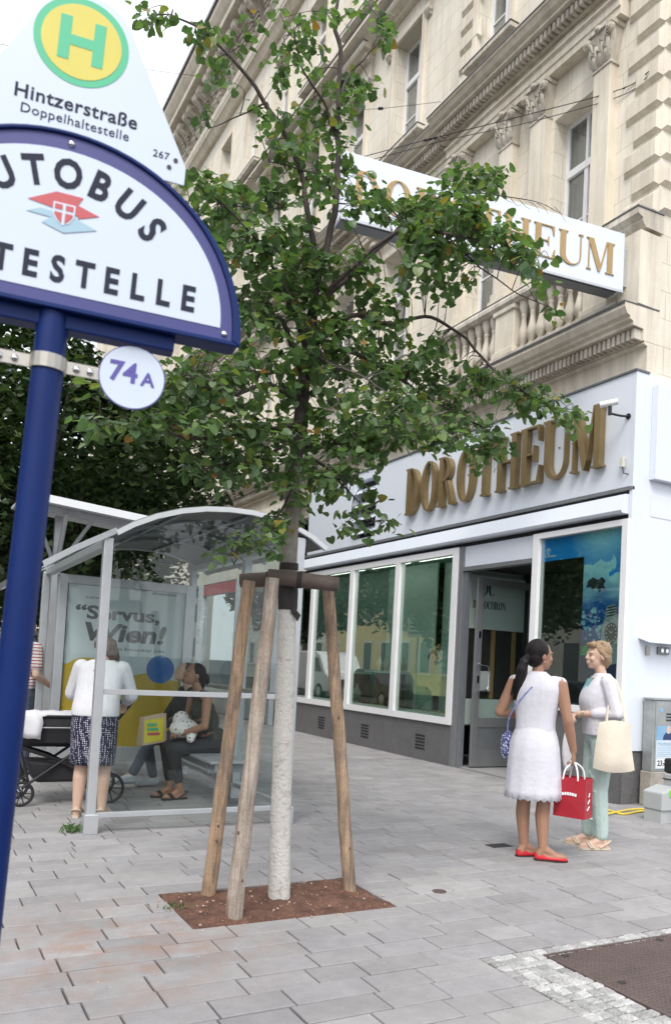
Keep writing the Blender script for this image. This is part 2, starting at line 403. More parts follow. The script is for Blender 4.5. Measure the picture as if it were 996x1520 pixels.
for k, (x0, x1, y0, y1) in enumerate(slabs):
    dz = rr.uniform(-.0025, .0008); g = .0043
    if k < 300:
        key = (round(x1-x0, 2), round(y1-y0, 2))
        if key not in unit:
            unit[key] = MB().slab(-.5*(x1-x0)+g, .5*(x1-x0)-g, -.5*(y1-y0)+g, .5*(y1-y0)-g, -.0215, 0, .0035).mesh('paving_slab')
            unit[key].materials.append(MATS['slab_single'])
        o = bpy.data.objects.new('paving_slab', unit[key]); COL.objects.link(o); o.parent = pav
        o.location = ((x0+x1)/2, (y0+y1)/2, dz); o.rotation_euler = (rr.uniform(-.004, .004), rr.uniform(-.003, .003), rr.uniform(-.003, .003))
    else:
        rest.slab(x0+g, x1-g, y0+g, y1-g, -.0215, dz, .0035)
tag(rest.build('paving_slab_field', 'slab_many', pav), kind='stuff')

# tree pit: red earth with crumbs and pebbles
soil = MB(); nx, ny = 60, 34
for j in range(ny+1):
    for i in range(nx+1):
        x = PIT[0]+(PIT[1]-PIT[0])*i/nx; y = PIT[2]+(PIT[3]-PIT[2])*j/ny
        e = min(i, nx-i, j*1.6, (ny-j)*1.6)/6
        z = -.012+.022*min(1, e)+.016*noise.noise(Vector((x*7, y*7, 1)))+.008*noise.noise(Vector((x*25, y*25, 3)))
        soil.v.append(Vector((x, y, z)))
soil.f = [(j*(nx+1)+i, j*(nx+1)+i+1, (j+1)*(nx+1)+i+1, (j+1)*(nx+1)+i) for j in range(ny) for i in range(nx)]
soil_o = soil.build('tree_pit_soil', 'soil', smooth=True); soil_o['kind'] = 'structure'
pb = MB()
for k in range(150):
    x = rr.uniform(PIT[0]-.12, PIT[1]+.03); y = rr.uniform(PIT[2]-.08, PIT[3]); r = rr.choice((.002, .003, .003, .004, .007))
    inside = PIT[0] < x < PIT[1] and PIT[2] < y
    pb.ell((x, y, (.014 if inside else .0)+r*.5), (r*1.3, r, r*.8), Matrix.Rotation(rr.uniform(0, 3), 3, 'Z'), 5, 4)
tag(pb.build('pit_pebbles', 'pebble', soil_o), kind='stuff')

# granite setts round the iron cover
cob = sheet('sett_border', COB[0], COB[1], COB[2], COB[3], -.016, 'joint'); 
sm = []
for k in range(5):
    s = MB(); c = .006; h = .026; d = [rr.uniform(-.004, .004) for _ in range(12)]
    s.slab(-.031+d[0], .031+d[1], -.029+d[2], .029+d[3], -.02, rr.uniform(.0, .004), .007)
    me = s.mesh('sett'); me.materials.append(MATS['granite_sett']); sm.append(me)
def sett(x, y):
    o = bpy.data.objects.new('sett', rr.choice(sm)); COL.objects.link(o); o.parent = cob
    o.location = (x+rr.uniform(-.003, .003), y+rr.uniform(-.003, .003), -.002); o.rotation_euler = (rr.uniform(-.05, .05), rr.uniform(-.05, .05), rr.uniform(-.09, .09))
y = COB[3]-.035
while y > 2.05:
    n = 5 if y < IRON[3]-.01 else 40
    for k in range(n):
        x = COB[0]+.034+k*.0665+(.0 if int(y*100) % 2 else .012)
        if x < COB[1]-.05: sett(x, y)
    y -= .0635
cov = thing('access_cover', 'brown studded cast iron access cover set in a border of granite setts', 'manhole cover', (IRON[0], IRON[3], 0))
fr = MB(); fr.box(IRON[0], IRON[1], IRON[3]-.018, IRON[3], -.02, .004); fr.box(IRON[0], IRON[0]+.018, IRON[2], IRON[3]-.019, -.02, .004)
fr.build('cover_frame', 'iron_brown', cov, True)
for k, (y0, y1) in enumerate(((2.765, 3.130), (2.395, 2.760), (2.02, 2.39))):
    p = MB().slab(IRON[0]+.021, IRON[1], y0, y1, -.02, .001, .003).build('cover_panel', 'iron_brown', cov, True)
    st = MB()
    for i in range(90):
        for j in range(14):
            x = IRON[0]+.045+i*.0265; yy = y0+.02+j*.0258
            if x < 4.9: st.slab(x-.0085, x+.0085, yy-.0045, yy+.0045, .0005, .0042, .002)
    tag(st.build('tread_studs', 'iron_brown', p, True), kind='stuff')
    for x in (IRON[0]+.10, IRON[0]+.78):
        MB().lathe([(.016, .001), (.016, .0052), (.011, .0052), (.009, .0015)], (x, y1-.03, 0), 12, 1.5).build('lifting_eye', 'iron_dark', p, True)
# two small service lids in the slabs
p = on_ground(652, 1324)
t = thing('service_lid', 'small round brown metal lid in the slabs right of the tree pit', 'service lid', (p.x, p.y, 0))
MB().lathe([(.045, -.01), (.045, .003), (.038, .004), (.036, .002), (.0, .003)], (0,0,0), 20, cap=False).build('lid', 'iron_brown', t)
p = on_ground(741, 1256)
t = thing('drain_plate', 'dark square metal plate in the slabs behind the red shoes', 'service lid', (p.x, p.y, 0))
MB().slab(-.10, .10, -.06, .06, -.01, .003, .002).build('plate', 'iron_dark', t)
# ------------------------------------------------------------------ corner house with the shop
def ashlar_mat(name, base):
    m = MATS[base].copy(); m.name = name; n = m.node_tree.nodes; l = m.node_tree.links; b = n['Principled BSDF']
    src = b.inputs['Base Color'].links[0].from_socket
    geo = n.new('ShaderNodeNewGeometry'); sx = n.new('ShaderNodeSeparateXYZ'); l.new(geo.outputs['Position'], sx.inputs[0])
    cx = n.new('ShaderNodeCombineXYZ'); ad = n.new('ShaderNodeMath'); ad.operation = 'ADD'; l.new(sx.outputs[0], ad.inputs[0]); l.new(sx.outputs[1], ad.inputs[1])
    l.new(ad.outputs[0], cx.inputs[0]); l.new(sx.outputs[2], cx.inputs[1])
    br = n.new('ShaderNodeTexBrick'); br.inputs['Scale'].default_value = 1; br.inputs['Mortar Size'].default_value = .006; br.inputs['Brick Width'].default_value = .95; br.inputs['Row Height'].default_value = .335
    br.inputs['Color1'].default_value = (1, 1, 1, 1); br.inputs['Color2'].default_value = (.95, .95, .94, 1); br.inputs['Mortar'].default_value = (.72, .7, .67, 1)
    l.new(cx.outputs[0], br.inputs['Vector'])
    mx = n.new('ShaderNodeMix'); mx.data_type = 'RGBA'; mx.blend_type = 'MULTIPLY'; mx.inputs[0].default_value = 1
    l.new(src, mx.inputs[6]); l.new(br.outputs['Color'], mx.inputs[7]); l.new(mx.outputs[2], b.inputs['Base Color']); MATS[name] = m
ashlar_mat('ashlar', 'stone_light')
XW, YW = 7.42, 6.66
house = thing('corner_house', 'ornate cream stone corner house above the white shopfront', 'building', (XW, YW, 0))
def P(mb, name, mat, parent=house, **k): return mb.build(name, mat, parent, True, **k)
XM = XW+.10                                       # main wall beyond the corner bay
bayc = [8.15, 10.08]; mainc = [12.85+2.12*k for k in range(14)]
ops = [(c-.41, c+.41, XW) for c in bayc]+[(c-.48, c+.48, XM) for c in mainc]
YE = 43.0
bands = [(4.6, 6.95, 0), (6.95, 9.15, 1), (9.15, 11.2, 0), (11.2, 13.4, 1), (13.4, 15.1, 0), (15.1, 17.1, 1), (17.1, 20.0, 0)]
w = MB()
for z0, z1, o in bands:
    if not o:
        w.box(XW, XW+.4, YW, 11.0, z0, z1); w.box(XM, XM+.4, 11.0, YE, z0, z1)
    else:
        y = YW
        for a, b, x in ops:
            if y < 11 < a:
                w.box(XW, XW+.4, y, 11.0, z0, z1); y = 11.0
            w.box(x, x+.4, y, a, z0, z1); y = b
        w.box(XM, XM+.4, y, YE, z0, z1)
P(w, 'wall', 'ashlar')
s = MB(); s.box(XW+.401, 17, YW-.001, YW+.3, 4.97, 20.0); P(s, 'side_wall', 'stone_light')
P(MB().box(8.35, 8.4, YW+.4, YE, 0, 20), 'inner_wall', 'dark_interior')
fl = MB()
for z in (4.7, 10.6, 14.4, 18.5): fl.box(XM+.45, 8.34, YW+.4, YE, z, z+.1)
P(fl, 'floor_slab', 'dark_interior')
def mould(prof, y0, y1, name, mat, parent=house):   # profile (x, z) drawn along the facade
    return P(MB().prism(prof, lambda u, v, d: (u, d, v), y0, y1), name, mat, parent)
# cornice over the shop
mould([(7.45,4.96),(7.27,4.96),(7.27,5.28),(7.22,5.30),(7.22,5.33),(7.45,5.33)], YC+.02, YE, 'shop_frieze', 'stone')
mould([(7.45,5.335),(7.20,5.335),(7.20,5.47),(7.03,5.48),(7.03,5.52),(6.98,5.54),(6.98,5.57),(6.93,5.59),(6.89,5.66),(6.89,5.715),(7.45,5.735)], YC+.02, YE, 'shop_cornice', 'stone')
mould([(7.45,5.739),(6.885,5.718),(6.875,5.70),(6.87,5.726),(7.45,5.752)], YC+.012, YE, 'cornice_flashing', 'sheet_metal')
def dentils(x0, x1, z0, z1, y0, y1, pitch, wd):
    d = MB(); y = y0
    while y < y1: d.box(x0, x1, y, y+wd, z0, z1); y += pitch
    tag(P(d, 'dentil_course', 'stone_grey'), kind='stuff')
dentils(7.08, 7.199, 5.345, 5.462, YC+.05, 26, .075, .042)
P(MB().box(7.09, 7.45, YC+.015, YC+.34, 5.75, 6.62), 'corner_pier', 'stone')
mould([(7.45,6.66),(7.16,6.66),(7.10,6.72),(7.10,6.76),(7.02,6.79),(7.02,6.86),(7.45,6.88)], YC+.0, YC+.55, 'pier_cap', 'stone_grey')
mould([(7.45,6.884),(7.015,6.862),(7.01,6.88),(7.45,6.90)], YC-.01, YC+.56, 'pier_flashing', 'sheet_metal')
# balustrade
P(MB().box(7.09, 7.42, YC+.355, 11.0, 5.755, 5.90), 'balustrade_plinth', 'stone_grey')
mould([(7.33,6.60),(7.11,6.60),(7.07,6.64),(7.07,6.69),(7.10,6.74),(7.33,6.74)], YC+.56, 11.0, 'balustrade_rail', 'stone_grey')
mould([(7.34,6.745),(7.09,6.743),(7.09,6.752),(7.34,6.76)], YC+.56, 11.01, 'rail_flashing', 'sheet_metal')
for a, b in ((7.13, 7.60), (8.88, 9.36), (10.62, 11.0)):
    k = MB().box(7.10, 7.34, a, b, 5.90, 5.99); k.box(7.13, 7.32, a+.03, b-.03, 5.99, 6.53); k.box(7.10, 7.34, a, b, 6.53, 6.60)
    P(k, 'balustrade_pedestal', 'stone', bevel=.012)
bal = MB().lathe([(.062,5.90),(.062,5.95),(.04,5.965),(.055,6.0),(.078,6.06),(.082,6.11),(.06,6.19),(.04,6.28),(.034,6.36),(.045,6.39),(.036,6.41),(.05,6.44),(.072,6.52),(.072,6.60)], (0,0,0), 12)
bal_me = bal.mesh('baluster', True); bal_me.materials.append(MATS['stone_grey'])
def place(me, name, loc, parent=house, rot=0):
    o = bpy.data.objects.new(name, me); COL.objects.link(o); o.parent = parent
    o.matrix_local = WM[parent.name].inverted() @ Matrix.Translation(loc) @ Matrix.Rotation(rot, 4, 'Z'); WM[o.name] = WM[parent.name] @ o.matrix_local; return o
for a, b in ((7.60, 8.88), (9.36, 10.62)):
    n = 7
    for k in range(n): place(bal_me, 'baluster', (7.215, a+(b-a)*(k+.5)/n, 0))
# rusticated corner blocks, each proud of the wall on both faces
qz = 6.95; k = 0
qm = []
for ln in (.56, .43):
    q = MB(); h = .285; c = .045
    q.cham(-.055, .02, 0, ln, 0, h, c)
    me = q.mesh('quoin_block'); me.materials.append(MATS['stone']); qm.append(me)
    q = MB().add([(0,.05-.05,0),(.75,0,0),(.75,0,h),(0,0,h),(c,-.05,c),(.75-c,-.05,c),(.75-c,-.05,h-c),(c,-.05,h-c)],
                 [(0,4,5,1),(1,5,6,2),(2,6,7,3),(3,7,4,0),(4,7,6,5)])
    me = q.mesh('quoin_return'); me.materials.append(MATS['stone']); qm.append(me)
while qz < 19.6:
    i = k % 2
    if not (9.8 < qz < 10.3):
        b_ = place(qm[2*i], 'quoin_block', (XW, YW+.0, qz)); place(qm[2*i+1], 'quoin_return', (XW-.01, YW-.002, qz))
        if qz > 11: place(qm[2*i], 'quoin_block', (XW, 10.98-(.56, .43)[i], qz))
    qz += .335; k += 1
# pilasters with leafy capitals
def capital_mesh(wd):
    c = MB(); d = .16
    c.add([(-.02,-wd/2,0),(-.02,wd/2,0),(d*.0+.2,wd/2,0),(.2,-wd/2,0),(-.09,-wd/2-.06,.42),(-.09,wd/2+.06,.42),(.2,wd/2+.06,.42),(.2,-wd/2-.06,.42)], [(3,2,1,0),(4,5,6,7),(0,1,5,4),(1,2,6,5),(2,3,7,6),(3,0,4,7)])
    c.box(-.035, .2, -wd/2-.02, wd/2+.02, -.03, .0)
    c.box(-.12, .2, -wd/2-.09, wd/2+.09, .425, .48)
    def leaf(y, z, hgt, wdt, x0=-.02, lean=.05):
        pts = []
        for j in range(5):
            t = j/4; x = x0-lean*t*1.2-(.035 if j == 4 else 0)-.02*math.sin(t*PI); zz = z+hgt*min(t, .92)-(.02 if j == 4 else 0); ww = wdt*(1, 1.15, 1.1, .8, .35)[j]/2
            pts.append((x, y-ww, zz)); pts.append((x-.022, y, zz+.008)); pts.append((x, y+ww, zz))
        c.add(pts, [(3*j+a, 3*j+a+1, 3*j+a+4, 3*j+a+3) for j in range(4) for a in (0, 1)])
    for y in (-wd*.36, 0, wd*.36): leaf(y, .0, .19, wd*.34)
    for y in (-wd*.18, wd*.18, -wd*.5, wd*.5): leaf(y, .04, .28, wd*.3, -.035)
    for sgn in (-1, 1):                       # volutes
        y = sgn*(wd/2+.045)
        for r, x in ((.062, -.12), (.036, -.145), (.016, -.16)):
            c.add([(xx, y+r*math.cos(a), .36+r*math.sin(a)) for xx in (x, x+.05) for a in [2*PI*q/10 for q in range(10)]],
                  [tuple(range(10)), tuple(reversed(range(10, 20)))]+[(q, (q+1) % 10, 10+(q+1) % 10, 10+q) for q in range(10)])
        c.tube([(-.10, y-sgn*.02, .36), (-.115, y-sgn*.07, .30), (-.1, y-sgn*.1, .2)], [.02, .018, .01], 6)
    c.ell((-.115, 0, .445), (.05, .05, .045), None, 8, 6)
    return c.mesh('capital')
cap_me = capital_mesh(.29); cap_me.materials.append(MATS['stone_grey'])
for a, b in ((7.40, 7.69), (8.62, 8.92), (9.33, 9.62), (10.54, 10.84)):
    k = MB().box(XW-.14, XW+.01, a, b, 7.02, 9.22); k.box(XW-.2, XW+.01, a-.05, b+.05, 6.78, 6.90); k.box(XW-.17, XW+.01, a-.025, b+.025, 6.90, 7.02)
    p = P(k, 'pilaster', 'stone', bevel=.006)
    place(cap_me, 'capital', (XW-.12, (a+b)/2, 9.235), house)
# entablature of the corner bay, then the recessed run
for x, a, b in ((XW, YW+.58, 11.0), (XM+.02, 11.001, YE)):
    mould([(x+.05,9.73),(x-.16,9.73),(x-.16,9.82),(x-.18,9.83),(x-.18,9.93),(x-.22,9.95),(x-.22,9.98),(x+.05,9.98)], a, b, 'architrave', 'stone')
    mould([(x+.05,9.985),(x-.15,9.985),(x-.15,10.12),(x+.05,10.12)], a, b, 'frieze', 'stone')
    mould([(x+.05,10.125),(x-.22,10.125),(x-.22,10.255),(x-.40,10.265),(x-.40,10.31),(x-.46,10.33),(x-.50,10.385),(x-.53,10.40),(x-.53,10.44),(x+.05,10.47)], a-.1, b+.1 if b < 12 else b, 'main_cornice', 'stone')
    mould([(x+.05,10.474),(x-.535,10.444),(x-.545,10.43),(x-.54,10.452),(x+.05,10.49)], a-.11, b+.11 if b < 12 else b, 'cornice_flashing', 'sheet_metal')
    dentils(x-.34, x-.221, 10.135, 10.245, a, min(b, 24), .085, .048)
mould([(XW+.02,9.98),(XW-.06,9.98),(XW-.06,10.44),(XW+.02,10.44)], YW, YW+.57, 'corner_band', 'stone')
for a, b in ((7.9, 8.45), (9.75, 10.4)): P(MB().cham(XW-.17, XW-.14, a, b, 10.0, 10.105, .012), 'frieze_panel', 'stone_light')
# courses further up
for z, pr in ((13.95, .34), (14.35, .14), (17.75, .2)):
    mould([(XM+.05,z),(XW-.02,z),(XW-pr*.6,z+.12),(XW-pr,z+.16),(XW-pr,z+.24),(XM+.05,z+.28)], YW, YE, 'string_course', 'stone')
    mould([(XM+.05,z+.284),(XW-pr-.01,z+.244),(XW-pr-.015,z+.235),(XM+.05,z+.30)], YW-.01, YE, 'course_flashing', 'sheet_metal')
# windows: one made per size, copied along the wall
def window(wd, z0, z1, x, yc, far=False):
    wn = P(MB().box(x+.235, x+.285, yc-wd/2, yc-wd/2+.055, z0, z1).box(x+.235, x+.285, yc+wd/2-.055, yc+wd/2, z0, z1).box(x+.235, x+.285, yc-wd/2+.055, yc+wd/2-.055, z0, z0+.07).box(x+.235, x+.285, yc-wd/2+.055, yc+wd/2-.055, z1-.06, z1), 'window', 'white_frame')
    zt = z0+(z1-z0)*.66
    P(MB().box(x+.215, x+.29, yc-wd/2+.056, yc+wd/2-.056, zt-.05, zt+.05), 'transom', 'white_frame', wn)
    P(MB().box(x+.23, x+.28, yc-.035, yc+.035, z0+.071, zt-.051).box(x+.23, x+.28, yc-.022, yc+.022, zt+.051, z1-.061), 'mullion', 'white_frame', wn)
    P(MB().box(x+.24, x+.275, yc-wd/2+.056, yc-.036, z0+(zt-z0)*.5-.012, z0+(zt-z0)*.5+.012).box(x+.24, x+.275, yc+.036, yc+wd/2-.056, z0+(zt-z0)*.5-.012, z0+(zt-z0)*.5+.012), 'glazing_bar', 'white_frame', wn)
    for a, b in ((yc-wd/2+.056, yc-.036), (yc+.036, yc+wd/2-.056)):
        for c, d in ((z0+.071, zt-.051), (zt+.051, z1-.061)):
            P(MB().box(x+.258, x+.264, a, b, c, d), 'pane', 'house_glass', wn)
    cu = MB(); n = 22
    for i in range(n+1):
        y = yc-wd/2+.03+(wd*.94)*i/n; xx = x+.36+.02*math.sin(i*1.9); cu.v += [Vector((xx, y, z0)), Vector((xx, y, z1))]
    cu.f = [(2*i, 2*i+2, 2*i+3, 2*i+1) for i in range(n)]
    P(cu, 'curtain', 'curtain', wn)
    return wn
def surround(wd, z0, z1, x, yc, hood, parent):
    g = MB(); e = .13
    for a, b in ((yc-wd/2-e, yc-wd/2-.001), (yc+wd/2+.001, yc+wd/2+e)): g.box(x-.05, x+.02, a, b, z0, z1+e)
    g.box(x-.05, x+.02, yc-wd/2-.001, yc+wd/2+.001, z1+.001, z1+e)
    P(g, 'surround', 'stone', parent, bevel=.012)
    P(MB().box(x-.16, x+.02, yc-wd/2-.2, yc+wd/2+.2, z0-.1, z0-.02), 'sill', 'stone_grey', parent, bevel=.01)
    P(MB().box(x-.17, x+.02, yc-wd/2-.21, yc+wd/2+.21, z0-.018, z0-.006), 'sill_flashing', 'sheet_metal', parent)
    if hood:
        y0, y1 = yc-wd/2-.3, yc+wd/2+.3; zz = z1+.42
        mould([(x+.02,zz),(x-.1,zz),(x-.13,zz+.05),(x-.27,zz+.08),(x-.3,zz+.12),(x-.3,zz+.17),(x+.02,zz+.2)], y0, y1, 'hood', 'stone', parent)
        mould([(x+.02,zz+.203),(x-.305,zz+.173),(x-.305,zz+.185),(x+.02,zz+.22)], y0-.01, y1+.01, 'hood_flashing', 'sheet_metal', parent)
        for y in (y0+.1, y1-.1):
            br = MB()
            br.prism([(x+.01,zz-.62),(x-.05,zz-.60),(x-.09,zz-.54),(x-.10,zz-.47),(x-.06,zz-.36),(x-.10,zz-.2),(x-.2,zz-.14),(x-.235,zz-.08),(x-.2,zz-.003),(x+.01,zz-.003)], lambda u, v, d: (u, d, v), y-.065, y+.065)
            for (xx, zc, r) in ((x-.16, zz-.09, .06), (x-.06, zz-.5, .045)):
                br.prism([(xx+r*math.cos(q), zc+r*math.sin(q)) for q in [2*PI*k/12 for k in range(12)]], lambda u, v, d: (u, d, v), y-.085, y+.085)
            P(br, 'bracket', 'stone_grey', parent)
rowz = [(6.95, 9.15), (11.2, 13.4), (15.1, 17.1)]
def shift(o, dy):       # copy a window tree along the facade
    c = copy_tree(o, house); c.location = o.location + Vector((0, dy, 0)); return c
for r, (z0, z1) in enumerate(rowz):
    wb = window(.82, z0, z1, XW, bayc[0])
    if r: surround(.82, z0, z1, XW, bayc[0], r == 1, wb)
    shift(wb, bayc[1]-bayc[0])
    wm = window(.96, z0, z1, XM, mainc[0]); surround(.96, z0, z1, XM, mainc[0], r < 2, wm)
    for c in mainc[1:]: shift(wm, c-mainc[0])
# eaves with paired scroll consoles
mould([(7.6,18.35),(7.40,18.35),(7.36,18.5),(7.36,18.6),(7.6,18.6)], YW, YE, 'eaves_moulding', 'stone')
mould([(7.6,19.55),(7.3,19.55),(7.25,19.65),(6.78,19.68),(6.78,19.86),(6.70,19.92),(6.58,20.06),(6.56,20.2),(7.6,20.3)], YW-.6, YE, 'eaves_cornice', 'stone')
mould([(7.6,20.31),(6.55,20.21),(6.50,20.19),(6.50,20.30),(7.6,20.42)], YW-.65, YE, 'gutter', 'sheet_metal')
c = MB(); q = [(7.5,18.62),(7.36,18.64),(7.31,18.72),(7.30,18.82),(7.36,18.98),(7.30,19.15),(7.05,19.25),(6.92,19.34),(6.88,19.44),(6.92,19.54),(7.5,19.54)]
c.prism([(a-7.5, b) for a, b in q], lambda u, v, d: (u, d, v), -.1, .1)
for xx, zc, r in ((-.47, 19.43, .095), (-.16, 18.78, .075)):
    c.prism([(xx+r*math.cos(t), zc+r*math.sin(t)) for t in [2*PI*k/12 for k in range(12)]], lambda u, v, d: (u, d, v), -.125, .125)
    c.prism([(xx+r*.5*math.cos(t), zc+r*.5*math.sin(t)) for t in [2*PI*k/10 for k in range(10)]], lambda u, v, d: (u, d, v), -.15, .15)
for k in range(4): c.box(-.22-.05*k, -.18-.05*k, -.11, .11, 18.95+.08*k, 19.0+.1*k)
con_me = c.mesh('eaves_console'); con_me.materials.append(MATS['stone_grey'])
y = 7.0
while y < YE-1: place(con_me, 'eaves_console', (7.5, y, 0)); place(con_me, 'eaves_console', (7.5, y+.42, 0)); y += 1.06
M('roof_slate', (.09, .09, .1), .7, var=.2, scale=3)
P(MB().prism([(6.9,20.43),(17,20.43),(17,24),(10.5,24)], lambda u, v, d: (u, d, v), YW-.3, YE), 'roof', 'roof_slate')
P(MB().box(8.41, 17, YE-.2, YE, 0, 20.0), 'end_wall', 'stone')

# ------------------------------------------------------------------ shopfront (part of the house)
gaps = [6.6, 9.2, 11.75, 12.48]
for a, b in ((6.6, 8.75), (8.754, 10.9), (10.904, 12.48), (13.30, 15.25)):
    P(MB().box(XF, XF+.16, max(a, YC+.047), b, 3.62, 4.95), 'fascia_panel', 'white_panel')
P(MB().box(XF, XF+.16, 12.484, 13.296, 3.62, 3.72), 'vent_rail', 'white_panel'); P(MB().box(XF, XF+.16, 12.484, 13.296, 4.80, 4.95), 'vent_rail', 'white_panel')
P(MB().box(XF+.17, XF+.2, 12.484, 13.296, 3.73, 4.79), 'vent_back', 'black')
for k in range(4):
    z = 3.80+k*.25
    P(MB().prism([(XF-.05, z), (XF-.045, z-.012), (XF+.14, z+.13), (XF+.135, z+.142)], lambda u, v, d: (u, d, v), 12.49, 13.29), 'vent_slat', 'white_panel')
P(MB().box(XF-.02, XF+.2, YC-.012, 15.3, 4.953, 4.975), 'fascia_flashing', 'sheet_metal')
P(MB().box(XF+.03, XF+.2, YC+.03, 15.3, 3.24, 3.615), 'awning_recess', 'black')
P(MB().box(XF-.012, XF+.03, YC+.0, 15.3, 3.575, 3.612), 'awning_rail', 'grey_metal')
mould([(XF+.028,3.30),(XF-.10,3.30),(XF-.12,3.33),(XF-.06,3.52),(XF+.028,3.53)], YC+.05, 15.35, 'awning_box', 'white_panel')
# near side of the corner
P(MB().box(XF, 14, YC, YC+.045, .60, 4.95), 'side_cladding', 'white_panel')
P(MB().box(7.36, 9.0, YC-.09, YC-.001, 3.72, 4.83), 'side_signboard', 'white_panel', bevel=.006)
P(MB().box(7.40, 8.6, YC-.006, YC-.001, 3.30, 3.56), 'side_hatch', 'white_panel', bevel=.002)
P(MB().box(XF+.02, 14, YC+.02, YC+.2, 0, .595), 'side_plinth', 'granite_plinth')
P(MB().add([(7.28,YC-.002,1.90),(8.1,YC-.002,1.90),(8.1,YC-.16,1.845),(7.28,YC-.16,1.845),(7.28,YC-.002,1.885),(8.1,YC-.002,1.885),(8.1,YC-.16,1.835),(7.28,YC-.16,1.835)],[(0,1,2,3),(7,6,5,4),(0,3,7,4),(3,2,6,7),(2,1,5,6)]), 'switch_hood', 'white_panel')
P(MB().box(7.395, 7.455, YC-.025, YC-.001, 1.70, 1.80), 'key_plate', 'clamp_steel', bevel=.003)
k = P(MB().box(7.585, 7.77, YC-.03, YC-.001, 1.715, 1.805), 'key_switch', 'grey_metal', bevel=.004)
for x in (7.635, 7.715):
    P(MB().add([(x+.024*math.cos(a), YC-(.045 if j else .029), 1.76+.024*math.sin(a)) for j in (0, 1) for a in [2*PI*q/12 for q in range(12)]], [tuple(range(12, 24))]+[(q, (q+1) % 12, 12+(q+1) % 12, 12+q) for q in range(12)]), 'key_barrel', 'chrome', k)
# plinths
P(MB().box(XF-.02, XF+.16, 9.875, 16.5, 0, .598), 'shop_plinth', 'granite_plinth')
for y in (10.55, 12.3, 14.0):
    for k in range(5): P(MB().box(XF-.026, XF-.0205, y, y+.26, .16+.05*k, .185+.05*k), 'plinth_vent', 'black')
P(MB().box(XF-.0, XF+.16, YC+.045, 8.2, 0, .98), 'shop_plinth', 'granite_plinth')
P(MB().box(XF+.01, 9.4, 8.205, 9.87, -.02, .012), 'threshold', 'paving_far')
# windows of the left part
edges = [9.93, 11.56, 13.155, 14.795, 16.3]
for i in range(4):
    a, b = edges[i], edges[i+1]
    wn = P(MB().box(XF-.05, XF+.06, a-.07, a+.07, .70, 3.14), 'shop_window', 'white_frame', bevel=.004)
    P(MB().box(XF-.055, XF+.06, a-.07, b-.071, .602, .699), 'sill_rail', 'white_frame', wn)
    P(MB().box(XF-.05, XF+.06, a-.07, b-.071, 3.141, 3.235), 'head_rail', 'white_frame', wn)
    P(MB().box(XF+.0, XF+.012, a+.0705, b-.0705, .70, 3.14), 'pane', 'shop_glass', wn)
P(MB().box(XF-.05, XF+.06, 16.23, 16.37, .60, 3.235), 'corner_mullion', 'white_frame')
disp = [('shop_pale', 8.0), ('shop_pale', 7.85), ('shop_back', 7.95), ('shop_back', 7.9)]
for i in range(4):
    a, b = edges[i], edges[i+1]
    P(MB().box(XF+.08, 7.75, a+.03, b-.03, .60, .70), 'display_floor', 'shop_pale')
    P(MB().box(disp[i][1], disp[i][1]+.03, a, b, .6, 3.3), 'display_back', disp[i][0])
P(MB().box(XF+.21, 8.34, 9.9, 16.4, 3.24, 3.28), 'shop_ceiling', 'shop_back')
P(MB().box(XF+.08, 8.34, 9.875, 9.90, .6, 3.23), 'door_side_wall', 'shop_pale')
M('lobby_pale', (.62, .74, .69), .7, var=.04, scale=2)
# door, standing open into the lobby
P(MB().box(XF-.03, XF+.08, 9.755, 9.872, 0, 3.235), 'door_post', 'grey_metal', bevel=.004)
P(MB().box(XF+.0, XF+.06, 9.66, 9.75, 0, 2.86), 'door_jamb', 'alu_dark')
P(MB().box(XF-.03, XF+.1, 8.215, 9.75, 2.87, 2.93), 'door_head', 'grey_metal')
P(MB().box(XF+.0, XF+.05, 8.215, 9.75, 2.935, 3.235), 'door_transom_panel', 'white_panel')
df = P(MB().box(7.22, 7.33, 9.555, 9.60, .03, 2.78), 'door', 'grey_metal', bevel=.004)
P(MB().box(8.22, 8.32, 9.555, 9.60, .03, 2.78), 'door_stile', 'grey_metal', df)
P(MB().box(7.331, 8.219, 9.555, 9.60, 2.68, 2.78), 'door_top_rail', 'grey_metal', df)
P(MB().box(7.331, 8.219, 9.555, 9.60, .03, .28), 'door_bottom_rail', 'grey_metal', df)
P(MB().box(7.331, 8.219, 9.565, 9.59, .281, .60), 'door_kick_panel', 'alu_dark', df)
P(MB().box(7.331, 8.219, 9.555, 9.60, .601, .74), 'door_mid_rail', 'grey_metal', df)
P(MB().box(7.331, 8.219, 9.573, 9.581, .741, 2.679), 'door_pane', 'shelter_glass', df)
P(MB().tube([(7.28,9.555,1.52),(7.28,9.50,1.52),(7.42,9.49,1.50),(7.43,9.49,1.44),(7.43,9.49,1.20),(7.40,9.49,1.14),(7.28,9.50,1.12),(7.28,9.555,1.12)], .013, 8), 'door_handle', 'chrome', df, smooth=True)
for z in (1.30, 1.95): P(MB().box(7.26, 7.30, 9.545, 9.554, z-.05, z+.05), 'lock_plate', 'chrome', df)
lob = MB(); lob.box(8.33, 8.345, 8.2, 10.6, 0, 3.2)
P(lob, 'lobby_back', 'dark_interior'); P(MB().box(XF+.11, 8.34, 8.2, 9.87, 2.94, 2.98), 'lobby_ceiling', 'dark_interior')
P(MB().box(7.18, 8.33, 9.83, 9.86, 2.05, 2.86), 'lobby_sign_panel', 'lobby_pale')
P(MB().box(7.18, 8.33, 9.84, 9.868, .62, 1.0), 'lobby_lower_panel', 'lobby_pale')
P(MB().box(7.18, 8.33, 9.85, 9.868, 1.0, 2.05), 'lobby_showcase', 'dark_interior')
for x in (7.72, 8.12): P(MB().box(x, x+.07, 9.83, 9.849, 1.01, 2.04), 'showcase_post', 'gold_flat')
